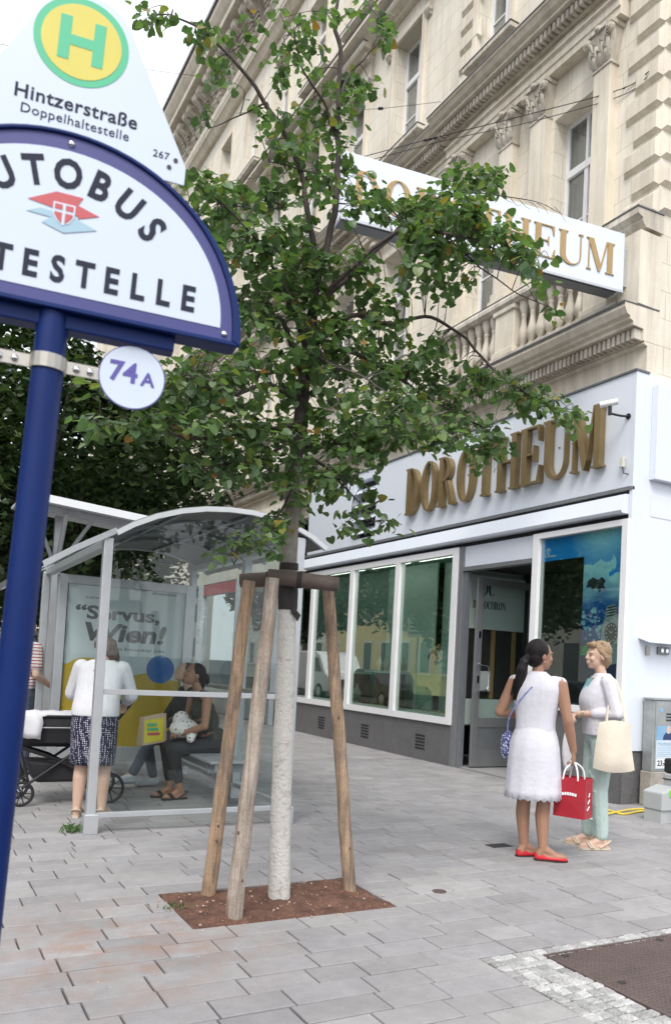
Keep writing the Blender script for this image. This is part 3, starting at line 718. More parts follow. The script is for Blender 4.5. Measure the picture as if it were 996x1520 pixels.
P(MB().box(7.50, 7.70, 9.80, 9.82, 1.12, 1.42), 'showcase_card', 'print_white')
# right window
wn = P(MB().box(XF-.05, XF+.06, 8.095, 8.21, .985, 3.235), 'shop_window', 'white_frame', bevel=.004)
P(MB().box(XF-.05, XF+.06, 6.605, 6.69, .985, 3.235), 'stile', 'white_frame', wn)
P(MB().box(XF-.05, XF+.06, 6.691, 8.094, .985, 1.065), 'sill_rail', 'white_frame', wn)
P(MB().box(XF-.05, XF+.06, 6.691, 8.094, 3.165, 3.235), 'head_rail', 'white_frame', wn)
P(MB().box(XF+.0, XF+.012, 6.691, 8.094, 1.066, 3.164), 'pane', 'shop_glass', wn)
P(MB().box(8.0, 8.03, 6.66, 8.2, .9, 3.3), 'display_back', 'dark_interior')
P(MB().box(XF+.17, 8.0, 6.66, 8.2, .9, 1.05), 'display_floor', 'shop_back')
P(MB().box(XF+.21, 8.0, 6.66, 8.2, 3.24, 3.27), 'shop_ceiling', 'shop_back')
# next shop along, seen through the shelter
P(MB().box(XF+.03, XF+.3, 16.52, 30, 3.42, 4.95), 'fascia_panel', 'stone_light')
for y in (16.5, 19.0, 22.0, 25.0, 28.0): P(MB().box(XF+.0, XF+.2, y, y+.32, 0, 3.41), 'shop_pier', 'white_panel')
for i, y in enumerate((16.82, 19.32, 22.32, 25.32)):
    b = (19.0, 22.0, 25.0, 28.0)[i]
    P(MB().box(XF+.10, XF+.112, y, b, .5, 3.1), 'shop_pane', 'shop_glass'); P(MB().box(XF+.05, XF+.2, y, b, 0, .5), 'shop_plinth', 'alu')
M('shop_red', (.45, .03, .04), .5, var=.06)
for y, b in ((16.82, 19.0), (19.32, 22.0)):
    P(MB().box(XF+.04, XF+.09, y, b, 3.11, 3.40), 'red_header', 'shop_red')
P(MB().box(XF+.5, XF+.55, 16.5, 30, 0, 3.4), 'display_back', 'shop_pale')
for i in range(26):
    y = 16.95+rr.uniform(0, 4.8); z = rr.uniform(.7, 2.7)
    P(MB().box(XF+.44, XF+.47, y, y+rr.uniform(.16, .4), z, z+rr.uniform(.12, .35)), 'display_card', rr.choice(['print_white', 'print_white', 'shop_red', 'h_green', 'gold_flat', 'alu_dark']))
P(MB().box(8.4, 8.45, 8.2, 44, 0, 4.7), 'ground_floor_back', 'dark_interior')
P(MB().box(XF+.3, XF+.4, 30, YE, 0, 4.95), 'ground_floor_wall', 'stone')
# ------------------------------------------------------------------ serif capitals (high contrast), unit height
def serif_letter(ch, T=.2, t=.035):
    """-> list of ('poly', pts) / ('strip', outer, inner, closed), width"""
    sh, ov = .035, .07
    def stem(x, w, bl=ov, br=ov, tl=ov, tr=ov, y0=0., y1=1.):
        p = []
        if bl or br: p += [(x-bl, y0), (x+w+br, y0), (x+w+br, y0+sh), (x+w, y0+sh)]
        else: p += [(x, y0), (x+w, y0)]
        if tl or tr: p += [(x+w, y1-sh), (x+w+tr, y1-sh), (x+w+tr, y1), (x-tl, y1), (x-tl, y1-sh), (x, y1-sh)]
        else: p += [(x+w, y1), (x, y1)]
        if bl or br: p += [(x, y0+sh), (x-bl, y0+sh)]
        return ('poly', p)
    def arc(cx, cy, rx, ry, a0, a1, n=22): return [(cx+rx*math.cos(R(a0+(a1-a0)*k/n)), cy+ry*math.sin(R(a0+(a1-a0)*k/n))) for k in range(n+1)]
    def bowl(x, cy, rx, ry): return ('strip', arc(x, cy, rx, ry, 90, -90), arc(x, cy, rx-T, ry-t, 90, -90), False)
    if ch == 'D': return [stem(ov, T, ov, 0, ov, 0), bowl(ov+T, .5, .52, .5)], .82
    if ch == 'O': return [('strip', arc(.44, .5, .43, .52, 0, 360, 40)[:-1], arc(.44, .5, .43-T, .52-t, 0, 360, 40)[:-1], True)], .88
    if ch == 'C':
        return [('strip', arc(.44, .5, .43, .52, 42, 318, 34), arc(.44+.04, .5, .43-T+.02, .52-t, 42, 318, 34), False), ('poly', [(.74, .70), (.80, .70), (.80, 1.0), (.76, 1.0)])], .84
    if ch == 'R': return [stem(ov, T, ov, ov, ov, 0), bowl(ov+T, .75, .42, .25), ('poly', [(ov+T+.12, .5), (ov+T+.30, .5), (.86, .04), (.92, .04), (.92, 0), (.66, 0)])], .90
    if ch == 'T': return [stem(.31, T, ov, ov, 0, 0, 0, 1-t), ('poly', [(0, 1), (0, .72), (.025, .72), (.10, 1-t), (.72, 1-t), (.795, .72), (.82, .72), (.82, 1)])], .82
    if ch == 'H': return [stem(ov, T), stem(.95-ov-T, T), ('poly', [(ov+T, .5), (.95-ov-T, .5), (.95-ov-T, .5+t), (ov+T, .5+t)])], .95
    if ch == 'E':
        x = ov+T
        return [stem(ov, T, ov, 0, ov, 0), ('poly', [(x, 1-t), (.66, 1-t), (.735, .72), (.76, .72), (.76, 1), (x, 1)]), ('poly', [(x, 0), (.80, 0), (.80, .30), (.775, .30), (.70, t), (x, t)]),
                ('poly', [(x, .5), (.52, .5), (.55, .38), (.57, .38), (.57, .66), (.55, .66), (.52, .5+t), (x, .5+t)])], .80
    if ch == 'U':
        l0, r1 = ov, .86
        o = arc((l0+r1)/2, .30, (r1-l0)/2, .32, 180, 360); i = arc((l0+T+r1-t)/2, .30, (r1-t-l0-T)/2, .32-t*1.4, 180, 360)
        return [stem(l0, T, 0, 0, ov, ov, .30, 1), stem(r1-t, t, 0, 0, ov, ov, .30, 1), ('strip', o, i, False)], .93
    if ch == 'M': return [stem(ov+.02, t, ov, ov, 0, 0, 0, .9), stem(1.1-ov-T, T, ov, ov, 0, ov), ('poly', [(.0, 1), (.0, 1-sh), (.07, 1-sh), (.09, .9), (.47, 0), (.53, 0), (.60, .16), (.27, 1)]), ('poly', [(.53, 0), (.60, .16), (.925-T+.095, .95), (1.1-ov-T, 1), (1.1-ov-T-.05, 1), (.565, .16)])], 1.12
    if ch == 'N': return [stem(ov, t, ov, ov, 0, 0, 0, .92), stem(.86-ov, t, 0, 0, ov, ov, .1, 1), ('poly', [(.0, 1), (.0, 1-sh), (.08, 1-sh), (.74, 0), (.86-ov+t, 0), (.86-ov+t, .1), (.27, 1)])], .93
def serif_word(word, width, height, fn, depth, build, gap=.06):
    parts = [serif_letter(c) for c in word]; tot = sum(w for _, w in parts)+gap*(len(word)-1); sx = width/tot; x = 0
    for ch, (ps, w) in zip(word, parts):
        mb = MB()
        for k, p in enumerate(ps):
            g = lambda u, v, d, x=x: fn((x+u)*sx, v*height, d)
            dd = depth*(1+.012*k)
            if p[0] == 'poly': mb.prism(p[1], g, 0, dd)
            else: mb.strip(p[1], p[2], g, 0, dd, p[3])
        build(mb, ch); x += w+gap
# big letters over the window
sg = thing('shop_letters', 'row of thick bronze capital letters reading DOROTHEUM on the white fascia', 'sign', (XF, 9.2, 3.9))
serif_word('DOROTHEUM', 4.36, .765, lambda u, v, d: (XF-.015-d, 11.36-u, 3.905+v), .085, lambda mb, ch: mb.build('letter', 'gold_letter', sg, True), .12)
pins = MB()
for k in range(18): pins.box(XF-.015, XF+.0, 11.2-k*.24, 11.18-k*.24, 4.3, 4.32)
pins.build('mounting_pins', 'gold_letter', sg, True)
# projecting sign box
pa = R(97.7); sd = Vector((math.sin(pa), math.cos(pa), 0))
sR = Vector((7.0, 6.767, 5.90)); sL = sR-sd*3.50
bm4 = frame(sL, sd, (0, 0, 1))                      # x along the sign, y away from the viewer (+Y side), z up
pj = thing('projecting_sign', 'long white box sign with gold letters reading DOROTHEUM jutting from the house corner', 'sign', (7.0, 6.767, 5.9))
def pjb(name, mat, x0, x1, y0, y1, z0, z1, **k):
    mb = MB().box(x0, x1, y0, y1, z0, z1); mb.v = [bm4 @ v for v in mb.v]; return mb.build(name, mat, pj, True, **k)
pjb('sign_box', 'white_panel', 0, 3.5, 0, .22, .02, .70, bevel=.006)
pjb('bottom_rail', 'grey_metal', .0, 3.42, .03, .19, -.012, .019)
pjb('lower_edge', 'alu', 0.001, 3.499, -.006, .012, -.006, .0195)
pjb('bracket_box', 'alu', 3.501, 3.86, .05, .20, .10, .56, bevel=.006)
serif_word('DOROTHEUM', 3.24, .37, lambda u, v, d: bm4 @ Vector((.12+u, -d-.001, .165+v)), .012, lambda mb, ch: mb.build('letter', 'gold_flat', pj, True), .13)
# lettering on the lobby panel behind the door
serif_word('DC', .24, .22, lambda u, v, d: (7.50+u, 9.828-d, 2.56+v), .003, lambda mb, ch: P(mb, 'lobby_letter', 'sign_text'), .05)
serif_word('DOROCHRON', .62, .115, lambda u, v, d: (7.34+u, 9.828-d, 2.36+v), .003, lambda mb, ch: P(mb, 'lobby_letter', 'sign_text'), .06)

# ------------------------------------------------------------------ bus stop sign in front
P0 = at(78, 545, 1.89); az = R(100.5); tl = R(2.2)
bx_ = Vector((math.sin(az), math.cos(az), 0)); bu = bx_*math.cos(tl)-Vector((0,0,1))*math.sin(tl); bv = Vector((0,0,1))*math.cos(tl)+bx_*math.sin(tl); bn = bu.cross(bv)
base = P0-bv*((P0.z+.01)/bv.z)
H0 = (P0-base).length
rot = Matrix(((bu.x, bv.x, bn.x), (bu.y, bv.y, bn.y), (bu.z, bv.z, bn.z)))
bs = thing('bus_stop_sign', 'blue bus stop pole with half round AUTOBUS HALTESTELLE board and H plate', 'sign', base, rot)
def L3(u, v, d): return (u, v+H0, d)
uc = -.010
pole = MB().tube([(uc, -.0, 0), (uc, 1.2, 0), (uc, H0+.16, 0)], .0355, 24).build('pole', 'blue_paint', bs, smooth=True)
MB().tube([(uc, .0, 0), (uc, .05, 0)], [.07, .06], 20).build('pole_foot', 'blue_paint', bs, smooth=True)
def half(rx, ry, cy, n=40): return [(uc+rx*math.cos(PI*k/n), cy+ry*math.sin(PI*k/n)) for k in range(n+1)]
def L3b(u, v, d): return L3(u, v-.017, d)
body = MB().prism(half(.424, .411, .142), L3b, -.035, .036); body.build('board_body', 'blue_paint', bs, bevel=.008)
o, i = half(.428, .415, .139), half(.408, .395, .150)
MB().strip(o+[o[0]], i+[i[0]], L3b, .0365, .046).build('board_rim', 'blue_paint', bs, bevel=.003)
MB().prism(half(.406, .393, .152), L3b, .0365, .039).build('board_border', 'sign_blue', bs)
MB().prism(half(.376, .332, .178), L3b, .0392, .0405).build('board_face', 'sign_white', bs)
MB().box(uc-.27, uc+.275, H0+.088, H0+.138, -.03, .02).build('board_beam', 'blue_paint', bs, bevel=.004)
for u, v in ((uc+.387, .165), (uc+.0, .528), (uc-.387, .165)):
    MB().ell(L3b(u, v, .041), (.0075, .0075, .005), None, 10, 6).build('screw', 'chrome', bs, smooth=True)
def T(u, v, d, a=0, dv=-.017): return Matrix.Translation(L3(u, v+dv, d)) @ Matrix.Rotation(a, 4, 'Z')
for k, ch in enumerate('AUTOBUS'):
    a = R(14.8*(k-3)); r = .276
    text('letter', ch, .094, 'sign_text', bs, T(uc+r*math.sin(a), .176+r*math.cos(a), .0413, -a), .0006, .0030, sx=.82)
for k, ch in enumerate('HALTESTELLE'):
    text('letter', ch, .084, 'sign_text', bs, T(uc+.0587*(k-5), .228, .0413), .0006, .0027, sx=.80)
# two interlocked pennants with the city shield
def flat(pts, z, mat, name, z1=None): return MB().prism([(uc+a, .362+b) for a, b in pts], L3b, z, z1 or z+.0008).build(name, mat, bs)
flat([(-.020,.046),(.038,.046),(.028,.026),(.076,.012),(.030,-.006),(.034,.000),(-.078,.014)], .0412, 'logo_red', 'emblem_pennant')
flat([(-.050,.0),(-.078,-.014),(-.026,-.016),(-.044,-.032),(.004,-.046),(.074,-.022),(.020,-.004)], .0414, 'logo_blue', 'emblem_pennant')
flat([(-.024,.022),(.024,.022),(.024,-.006),(.014,-.022),(.0,-.03),(-.014,-.022),(-.024,-.006)], .0424, 'sign_white', 'emblem_shield')
flat([(-.020,.018),(-.0035,.018),(-.0035,.006),(-.020,.006)], .0434, 'logo_red', 'emblem_field'); flat([(.0035,.018),(.020,.018),(.020,.006),(.0035,.006)], .0434, 'logo_red', 'emblem_field')
flat([(-.020,-.001),(-.0035,-.001),(-.0035,-.025),(-.012,-.018),(-.020,-.006)], .0434, 'logo_red', 'emblem_field'); flat([(.0035,-.001),(.020,-.001),(.020,-.006),(.012,-.018),(.0035,-.025)], .0434, 'logo_red', 'emblem_field')
def L3p(u, v, d): return L3(u, v+.034, d)
# H plate behind the board
arcp = [(uc+.118*math.cos(R(a)), .785+.118*math.sin(R(a))) for a in range(22, 159, 8)]
pl = [(uc-.262, .50), (uc+.262, .50), (uc+.262, .545)]+arcp+[(uc-.262, .545)]
MB().prism(pl, L3p, -.048, -.044).build('stop_plate', 'sign_white', bs)
MB().tube([(uc, H0+.14, -.065), (uc, H0+.80, -.065)], .016, 10).build('plate_stay', 'grey_metal', bs)
def T2(u, v, d): return T(u, v, d, 0, .034)
def disc(u, v, r, d0, d1, mat, name, n=48, fn=L3p): return MB().prism([(u+r*math.cos(2*PI*k/n), v+r*math.sin(2*PI*k/n)) for k in range(n)], fn, d0, d1).build(name, mat, bs)
disc(uc-.009, .780, .109, -.0438, -.0430, 'h_green', 'stop_disc'); disc(uc-.009, .780, .092, -.0428, -.0422, 'h_yellow', 'stop_disc')
hx, hy = uc-.009, .780
MB().prism([(hx-.052,hy-.052),(hx-.026,hy-.052),(hx-.026,hy-.014),(hx+.026,hy-.014),(hx+.026,hy-.052),(hx+.052,hy-.052),(hx+.052,hy+.056),(hx+.026,hy+.056),(hx+.026,hy+.012),(hx-.026,hy+.012),(hx-.026,hy+.056),(hx-.052,hy+.056)], L3p, -.042, -.0414).build('stop_letter', 'h_green', bs)
text('stop_name', 'Hintzerstraße', .0475, 'sign_text', bs, T2(uc-.004, .620, -.0434), .0005, .0007, spacing=1.06)
text('stop_kind', 'Doppelhaltestelle', .033, 'sign_text', bs, T2(uc-.003, .581, -.0434), .0005, .0, spacing=1.06)
text('stop_number', '267', .026, 'sign_text', bs, T2(uc+.20, .560, -.0434), .0005, .0, spacing=1.05)
for u, v in ((.236, .556), (.222, .535)): MB().lathe([(.0055, 0), (.0055, .002)], (0,0,0), 10).build('plate_hole', 'black', bs).matrix_local = T2(uc+u, v, -.0437)
# strap with the line number disc
st = MB().tube([(uc+.0375*math.cos(a), H0+.004, .0375*math.sin(a)) for a in [R(-10+20*k) for k in range(11)]], .003, 6)
strap = MB()
arcs = [R(200-22*k) for k in range(11)]
o = [(uc+.041*math.cos(a), .041*math.sin(a)) for a in arcs]; i = [(uc+.0365*math.cos(a), .0365*math.sin(a)) for a in arcs]
strap.strip(o, i, lambda u, v, d: (u, H0-.012+d, v), 0, .033)
strap.box(uc-.135, uc-.038, H0-.010, H0+.019, .0, .004); strap.box(uc+.038, uc+.135, H0-.010, H0+.019, .0, .004)
strap.build('line_strap', 'clamp_steel', bs)
for u in (-.105, -.072, .062, .092): MB().ell((uc+u, H0+.004, .006), (.0085, .0085, .006), None, 10, 6).build('strap_bolt', 'chrome', bs, smooth=True)
disc(uc+.187, .010, .0765, .004, .0065, 'sign_violet', 'line_disc_rim', 48, L3); disc(uc+.187, .010, .0740, .0067, .008, 'sign_white', 'line_disc', 48, L3)
text('line_number', '74', .066, 'sign_violet', bs, T(uc+.166, .017, .0087, 0, 0), .0005, .0018)
text('line_letter', 'A', .045, 'sign_violet', bs, T(uc+.223, .009, .0087, 0, 0), .0005, .0012)
# ------------------------------------------------------------------ bus shelter
M('poster_white', (.66, .70, .72), .45, var=.03, scale=2)
M('poster_yellow', (.62, .40, .035), .45, var=.03)
M('poster_blue', (.03, .16, .48), .45, var=.03)
M('roof_under', (.17, .172, .175), .65, var=.06, scale=3)
M('roof_trim', (.62, .64, .66), .4, metal=.2, var=.04)
M('bench_grey', (.30, .32, .34), .5, metal=.2, var=.06)
SX0, SX1, SY0, SY1 = 1.335, 2.98, 6.56, 9.60
sh = thing('bus_shelter', 'grey metal and glass bus shelter with a curved roof in front of the tree', 'bus shelter', (SX0, SY0, 0))
def S(mb, name, mat, parent=sh, **k): return mb.build(name, mat, parent, True, **k)
def post(x, y, zt, w=.075):
    p = S(MB().box(x-w/2, x+w/2, y-w/2, y+w/2, .02, zt), 'post', 'alu', bevel=.006)
    S(MB().slab(x-w/2-.018, x+w/2+.018, y-w/2-.018, y+w/2+.018, 0, .15, .006), 'post_shoe', 'alu', p)
post(SX0, SY0, 2.30, .07); post(SX1, SY0, 2.50); post(3.02, 7.92, 2.50, .085); post(SX1, SY1, 2.50); post(SX0-.02, SY1, 2.26)
prof = [(.84, 2.00), (1.10, 2.17), (1.40, 2.345)]
arcx = [(1.40, 2.345), (1.52, 2.425), (1.70, 2.515), (1.90, 2.585), (2.10, 2.63), (2.30, 2.652), (2.50, 2.655), (2.70, 2.635), (2.90, 2.585), (3.06, 2.52), (3.21, 2.43)]
def shell(pts, t, y0, y1, name, mat, parent=sh):
    up = []
    for k, (x, z) in enumerate(pts):
        a = pts[max(k-1, 0)]; b = pts[min(k+1, len(pts)-1)]; d = Vector((b[0]-a[0], b[1]-a[1])).normalized(); up.append((x-d.y*t, z+d.x*t))
    return S(MB().strip(up, pts, lambda u, v, d: (u, d, v), y0, y1), name, mat, parent, smooth=True)
roof = shell(arcx, .03, SY0-.02, SY1+.15, 'roof', 'roof_under')
for y in (SY0-.06, SY1+.12): shell([(x, z-.02) for x, z in arcx], .04, y, y+.038, 'roof_edge', 'roof_trim', roof)
shell(prof, .045, SY0-.05, SY0+.02, 'roof_arm', 'alu'); shell(prof, .045, SY1-.0, SY1+.07, 'roof_arm', 'alu')
shell([(x, z+.01) for x, z in prof], .015, SY0+.021, SY1-.001, 'roof_glass', 'shelter_glass')
shell([(.80, 1.985), (.87, 2.03)], .05, SY0-.05, SY1+.07, 'gutter', 'alu')
for y in (7.2, 7.9, 8.6): shell([(x, z-.033) for x, z in arcx], .03, y, y+.03, 'roof_rib', 'alu_dark', roof)
for i in (3, 6, 9): S(MB().box(arcx[i][0]-.015, arcx[i][0]+.015, SY0+.02, SY1+.1, arcx[i][1]-.03, arcx[i][1]-.008), 'roof_purlin', 'alu_dark', roof)
S(MB().box(2.93, 3.03, SY0-.02, SY1+.1, 2.42, 2.49), 'eaves_beam', 'alu', bevel=.006)
S(MB().box(1.30, 1.385, SY0+.036, SY1, 2.225, 2.29), 'eaves_beam', 'alu', bevel=.006)
# near glass end, back glass
S(MB().prism([(SX0+.04, .16), (SX1-.042, .16), (SX1-.042, 2.49), (2.6, 2.58), (2.1, 2.55), (1.75, 2.45), (1.5, 2.34), (SX0+.04, 2.26)], lambda u, v, d: (u, d, v), SY0-.004, SY0+.004), 'end_pane', 'shelter_glass')
S(MB().box(SX0+.036, SX1-.039, SY0-.018, SY0+.018, .115, .158), 'bottom_rail', 'alu', bevel=.004)
S(MB().box(SX0+.036, SX1-.039, SY0-.024, SY0-.005, 1.075, 1.118), 'hand_rail', 'alu', bevel=.003)
for a, b in ((SY0+.04, 7.875), (7.965, SY1-.04)):
    S(MB().box(2.996, 3.004, a, b, .16, 2.40), 'back_pane', 'shelter_glass')
    S(MB().box(2.982, 3.018, a, b, .115, .158), 'bottom_rail', 'alu'); S(MB().box(2.982, 2.995, a, b, 1.075, 1.115), 'hand_rail', 'alu')
# bench along the back
bn_ = S(MB().box(2.50, 2.88, 7.2, 9.0, .425, .455), 'bench_seat', 'bench_grey', bevel=.01)
for y in (7.35, 8.75): S(MB().box(2.62, 2.72, y, y+.08, .02, .424), 'bench_leg', 'bench_grey', bn_, bevel=.005); S(MB().box(2.54, 2.97, y+.01, y+.07, .33, .40), 'bench_arm', 'bench_grey', bn_)
S(MB().box(2.55, 2.57, 7.2, 9.0, .36, .424), 'bench_apron', 'bench_grey', bn_)
# lit-up advertising panel across the far end
AY = 9.30
ax0, ax1 = 1.40, 2.90
ad = S(MB().box(ax0, ax0+.10, AY-.05, AY+.1, .2, 2.23).box(ax1-.10, ax1, AY-.05, AY+.1, .2, 2.23).box(ax0+.10, ax1-.10, AY-.05, AY+.1, 2.13, 2.23).box(ax0+.10, ax1-.10, AY-.05, AY+.1, .2, .36), 'advert_frame', 'alu', bevel=.006)
S(MB().box(ax0+.09, ax0+.098, AY-.051, AY-.02, .36, 2.13), 'advert_seal', 'black', ad)
S(MB().box(ax0+.101, ax1-.101, AY-.01, AY+.05, .361, 2.129), 'advert_sheet', 'poster_white', ad)
S(MB().box(ax0+.101, ax1-.101, AY-.045, AY-.038, .361, 2.129), 'advert_pane', 'shelter_glass', ad)
def ADV(px, py): p = on_y(px, py, AY-.012); return p.x, p.z
def adtext(name, s, px0, px1, py, mat, slant=0., off=.004, h=None):
    x0, z = ADV(px0, py); x1, _ = ADV(px1, py); w = x1-x0
    mtx = Matrix.Translation((0, 0, 0))
    o = text(name, s, h, mat, ad, Matrix.Identity(4), .0005, off*h/.2 if h else off, 'LEFT')
    xs = [v.co.x for v in o.data.vertices]; k = w/(max(xs)-min(xs)); mn = min(xs)
    inv = WM[ad.name].inverted()
    o.data.transform(inv @ frame((x0, AY-.0125, z), (1, 0, 0), (0, -1, 0)) @ Matrix(((k, slant, 0, -mn*k), (0, 1, 0, 0), (0, 0, 1, 0), (0, 0, 0, 1))))
adtext('advert_line', '“Servus,', 112, 238, 908, 'print_black', 0, .0065, .20)
adtext('advert_line', 'Wien!', 122, 245, 938, 'print_black', .22, .0072, .27)
adtext('advert_small', 'canoo', 128, 158, 886, 'print_black', 0, .0, .045)
adtext('advert_small', '#lovebeatnot', 226, 263, 881, 'print_black', .15, .002, .05)
adtext('advert_small', 'neuen Entwickler Jobs', 158, 244, 963, 'print_black', 0, .0, .05)
def adblob(pts, name, mat, d): S(MB().prism(pts, lambda u, v, q: (u, q, v), AY-.0112-d-.0006, AY-.0112-d), name, mat, ad)
cx, cz = ADV(125, 1010); 
x0, z0 = ax0+.102, .365
adblob([(x0, z0), (ax1-.102, z0), (ax1-.102, ADV(300, 1008)[1]), (ADV(262, 1012)[0], ADV(262, 1012)[1]), (ADV(215, 1000)[0], ADV(215, 1000)[1])]+[(ADV(128, 1010)[0]+.33*math.cos(R(a)), ADV(128, 1010)[1]-.08+.33*math.sin(R(a))) for a in range(20, 161, 10) if ADV(128, 1010)[0]+.33*math.cos(R(a)) > x0+.01]+[(x0, ADV(90, 985)[1])], 'advert_shape', 'poster_yellow', .001)
bx0, bz0 = ADV(238, 994)
adblob([(bx0+.16*math.cos(2*PI*k/32), bz0+.16*math.sin(2*PI*k/32)) for k in range(32)], 'advert_shape', 'poster_blue', .002)

# roof of a second shelter just beyond
M('canopy_white', (.72, .74, .76), .4, var=.03)
q0, q1 = on_y(60, 736, 10.2), on_y(232, 773, 10.2)
s2 = thing('shelter_canopy', 'flat white canopy on grey struts behind the curved bus shelter roof', 'canopy', (q0.x-.5, 10.2, 0))
d = (q1-q0); ext = q0-d*.12
def slabpts(a, b, dy, dz, t): return [a, b, b+Vector((0, dy, dz)), a+Vector((0, dy, dz)), a-Vector((0, 0, t)), b-Vector((0, 0, t)), b+Vector((0, dy, dz-t)), a+Vector((0, dy, dz-t))]
BF = [(0,1,2,3),(7,6,5,4),(0,4,5,1),(1,5,6,2),(2,6,7,3),(3,7,4,0)]
MB().add(slabpts(ext, q1, 1.5, .05, .03), BF).build('canopy_roof', 'canopy_white', s2, True)
MB().add(slabpts(ext+Vector((0,-.045,.03)), q1+Vector((.0,-.045,.03)), .04, 0, .09), BF).build('canopy_edge', 'canopy_white', s2, True)
MB().add(slabpts(ext+Vector((0,.35,-.031)), q1+Vector((0,.35,-.031)), .06, 0, .07), BF).build('canopy_purlin', 'alu', s2, True)
for f in (.25, -.55):
    a = q0+d*f; 
    MB().box(a.x-.05, a.x+.05, 10.95, 11.05, 0, a.z-.06).build('canopy_post', 'alu', s2, True)
    MB().tube([(a.x, 11.0, a.z-.75), (a.x, 10.45, a.z-.1)], .03, 8).build('canopy_strut', 'alu', s2, True)
    MB().tube([(a.x, 11.0, a.z-.75), (a.x-.35, 10.6, a.z-.1)], .025, 8).build('canopy_strut', 'alu', s2, True)
    MB().tube([(a.x, 11.0, a.z-.75), (a.x+.35, 10.6, a.z-.1)], .025, 8).build('canopy_strut', 'alu', s2, True)
# ------------------------------------------------------------------ young lime tree with stakes
M('bark', (.16, .135, .115), .9, var=.3, scale=25, bump=.5, bscale=60)
M('bark_young', (.27, .245, .215), .88, var=.25, scale=20, bump=.35, bscale=70)
M('bark_dark', (.075, .06, .055), .85, var=.3, scale=20, bump=.3, bscale=60)
M('limewash', (.53, .515, .48), .92, var=.1, scale=20, bump=.9, bscale=55, col2=(.33, .31, .28), sharp=(.28, .46))
M('stake_wood', (.40, .275, .175), .8, bump=.35, bscale=30, col2=(.235, .175, .13), scale=5, sharp=(.35, .62), fleck=.12)
M('stake_grey', (.39, .335, .28), .85, bump=.35, bscale=30, col2=(.26, .205, .16), scale=4, sharp=(.35, .62), fleck=.12)
M('rail_brown', (.105, .08, .068), .8, var=.25, scale=12, bump=.35, bscale=40)
M('tie_black', (.03, .027, .025), .8, var=.2, scale=20, bump=.3)
def wood_grain(name, amt=.4):          # long grain stretched along the stake
    m = MATS[name]; n = m.node_tree.nodes; l = m.node_tree.links; b = n['Principled BSDF']
    geo = n.new('ShaderNodeNewGeometry'); mp = n.new('ShaderNodeMapping'); mp.inputs['Scale'].default_value = (26, 26, 1.6); l.new(geo.outputs['Position'], mp.inputs[0])
    nz = n.new('ShaderNodeTexNoise'); nz.inputs['Scale'].default_value = 1.5; nz.inputs['Detail'].default_value = 5; nz.inputs['Distortion'].default_value = .8; l.new(mp.outputs[0], nz.inputs['Vector'])
    mr = n.new('ShaderNodeMapRange'); mr.inputs[1].default_value = .35; mr.inputs[2].default_value = .65; mr.inputs[3].default_value = 1-amt; mr.inputs[4].default_value = 1.15; l.new(nz.outputs['Fac'], mr.inputs[0])
    src = b.inputs['Base Color'].links[0].from_socket; mx = n.new('ShaderNodeVectorMath'); mx.operation = 'SCALE'; l.new(src, mx.inputs[0]); l.new(mr.outputs[0], mx.inputs['Scale']); l.new(mx.outputs[0], b.inputs['Base Color'])
wood_grain('stake_wood'); wood_grain('stake_grey')
def leaf_mat(name, ramp, rough=.42, trans=.42, island=True):
    m = bpy.data.materials.new(name); m.use_nodes = True; n = m.node_tree.nodes; l = m.node_tree.links; b = n['Principled BSDF']; o = n['Material Output']
    rv = n.new('ShaderNodeNewGeometry').outputs['Random Per Island'] if island else n.new('ShaderNodeObjectInfo').outputs['Random']
    rp = n.new('ShaderNodeValToRGB'); rp.color_ramp.interpolation = 'LINEAR'; e = rp.color_ramp.elements
    e[0].position, e[0].color = ramp[0][0], (*ramp[0][1], 1); e[1].position, e[1].color = ramp[-1][0], (*ramp[-1][1], 1)
    for p, c in ramp[1:-1]: k = e.new(p); k.color = (*c, 1)
    l.new(rv, rp.inputs[0]); l.new(rp.outputs[0], b.inputs['Base Color'])
    b.inputs['Roughness'].default_value = rough; b.inputs['Specular IOR Level'].default_value = .5
    t = n.new('ShaderNodeBsdfTranslucent'); mx = n.new('ShaderNodeMixShader'); mx.inputs[0].default_value = trans
    sc = n.new('ShaderNodeVectorMath'); sc.operation = 'MULTIPLY'; sc.inputs[1].default_value = (1.3, 1.45, .7); l.new(rp.outputs[0], sc.inputs[0]); l.new(sc.outputs[0], t.inputs[0])
    l.new(b.outputs[0], mx.inputs[1]); l.new(t.outputs[0], mx.inputs[2]); l.new(mx.outputs[0], o.inputs[0]); MATS[name] = m
lime = [(0, (.06, .108, .05)), (.3, (.085, .15, .064)), (.6, (.11, .19, .078)), (.86, (.15, .23, .085)), (.96, (.17, .22, .06)), (.985, (.26, .21, .05)), (1, (.28, .13, .045))]
leaf_mat('lime_leaf', lime, .36); leaf_mat('lime_leaf_single', lime, .36, island=False)
leaf_mat('dark_leaf', [(0, (.018, .038, .014)), (.45, (.03, .06, .018)), (.85, (.05, .088, .026)), (1, (.10, .13, .035))], .5, .25)

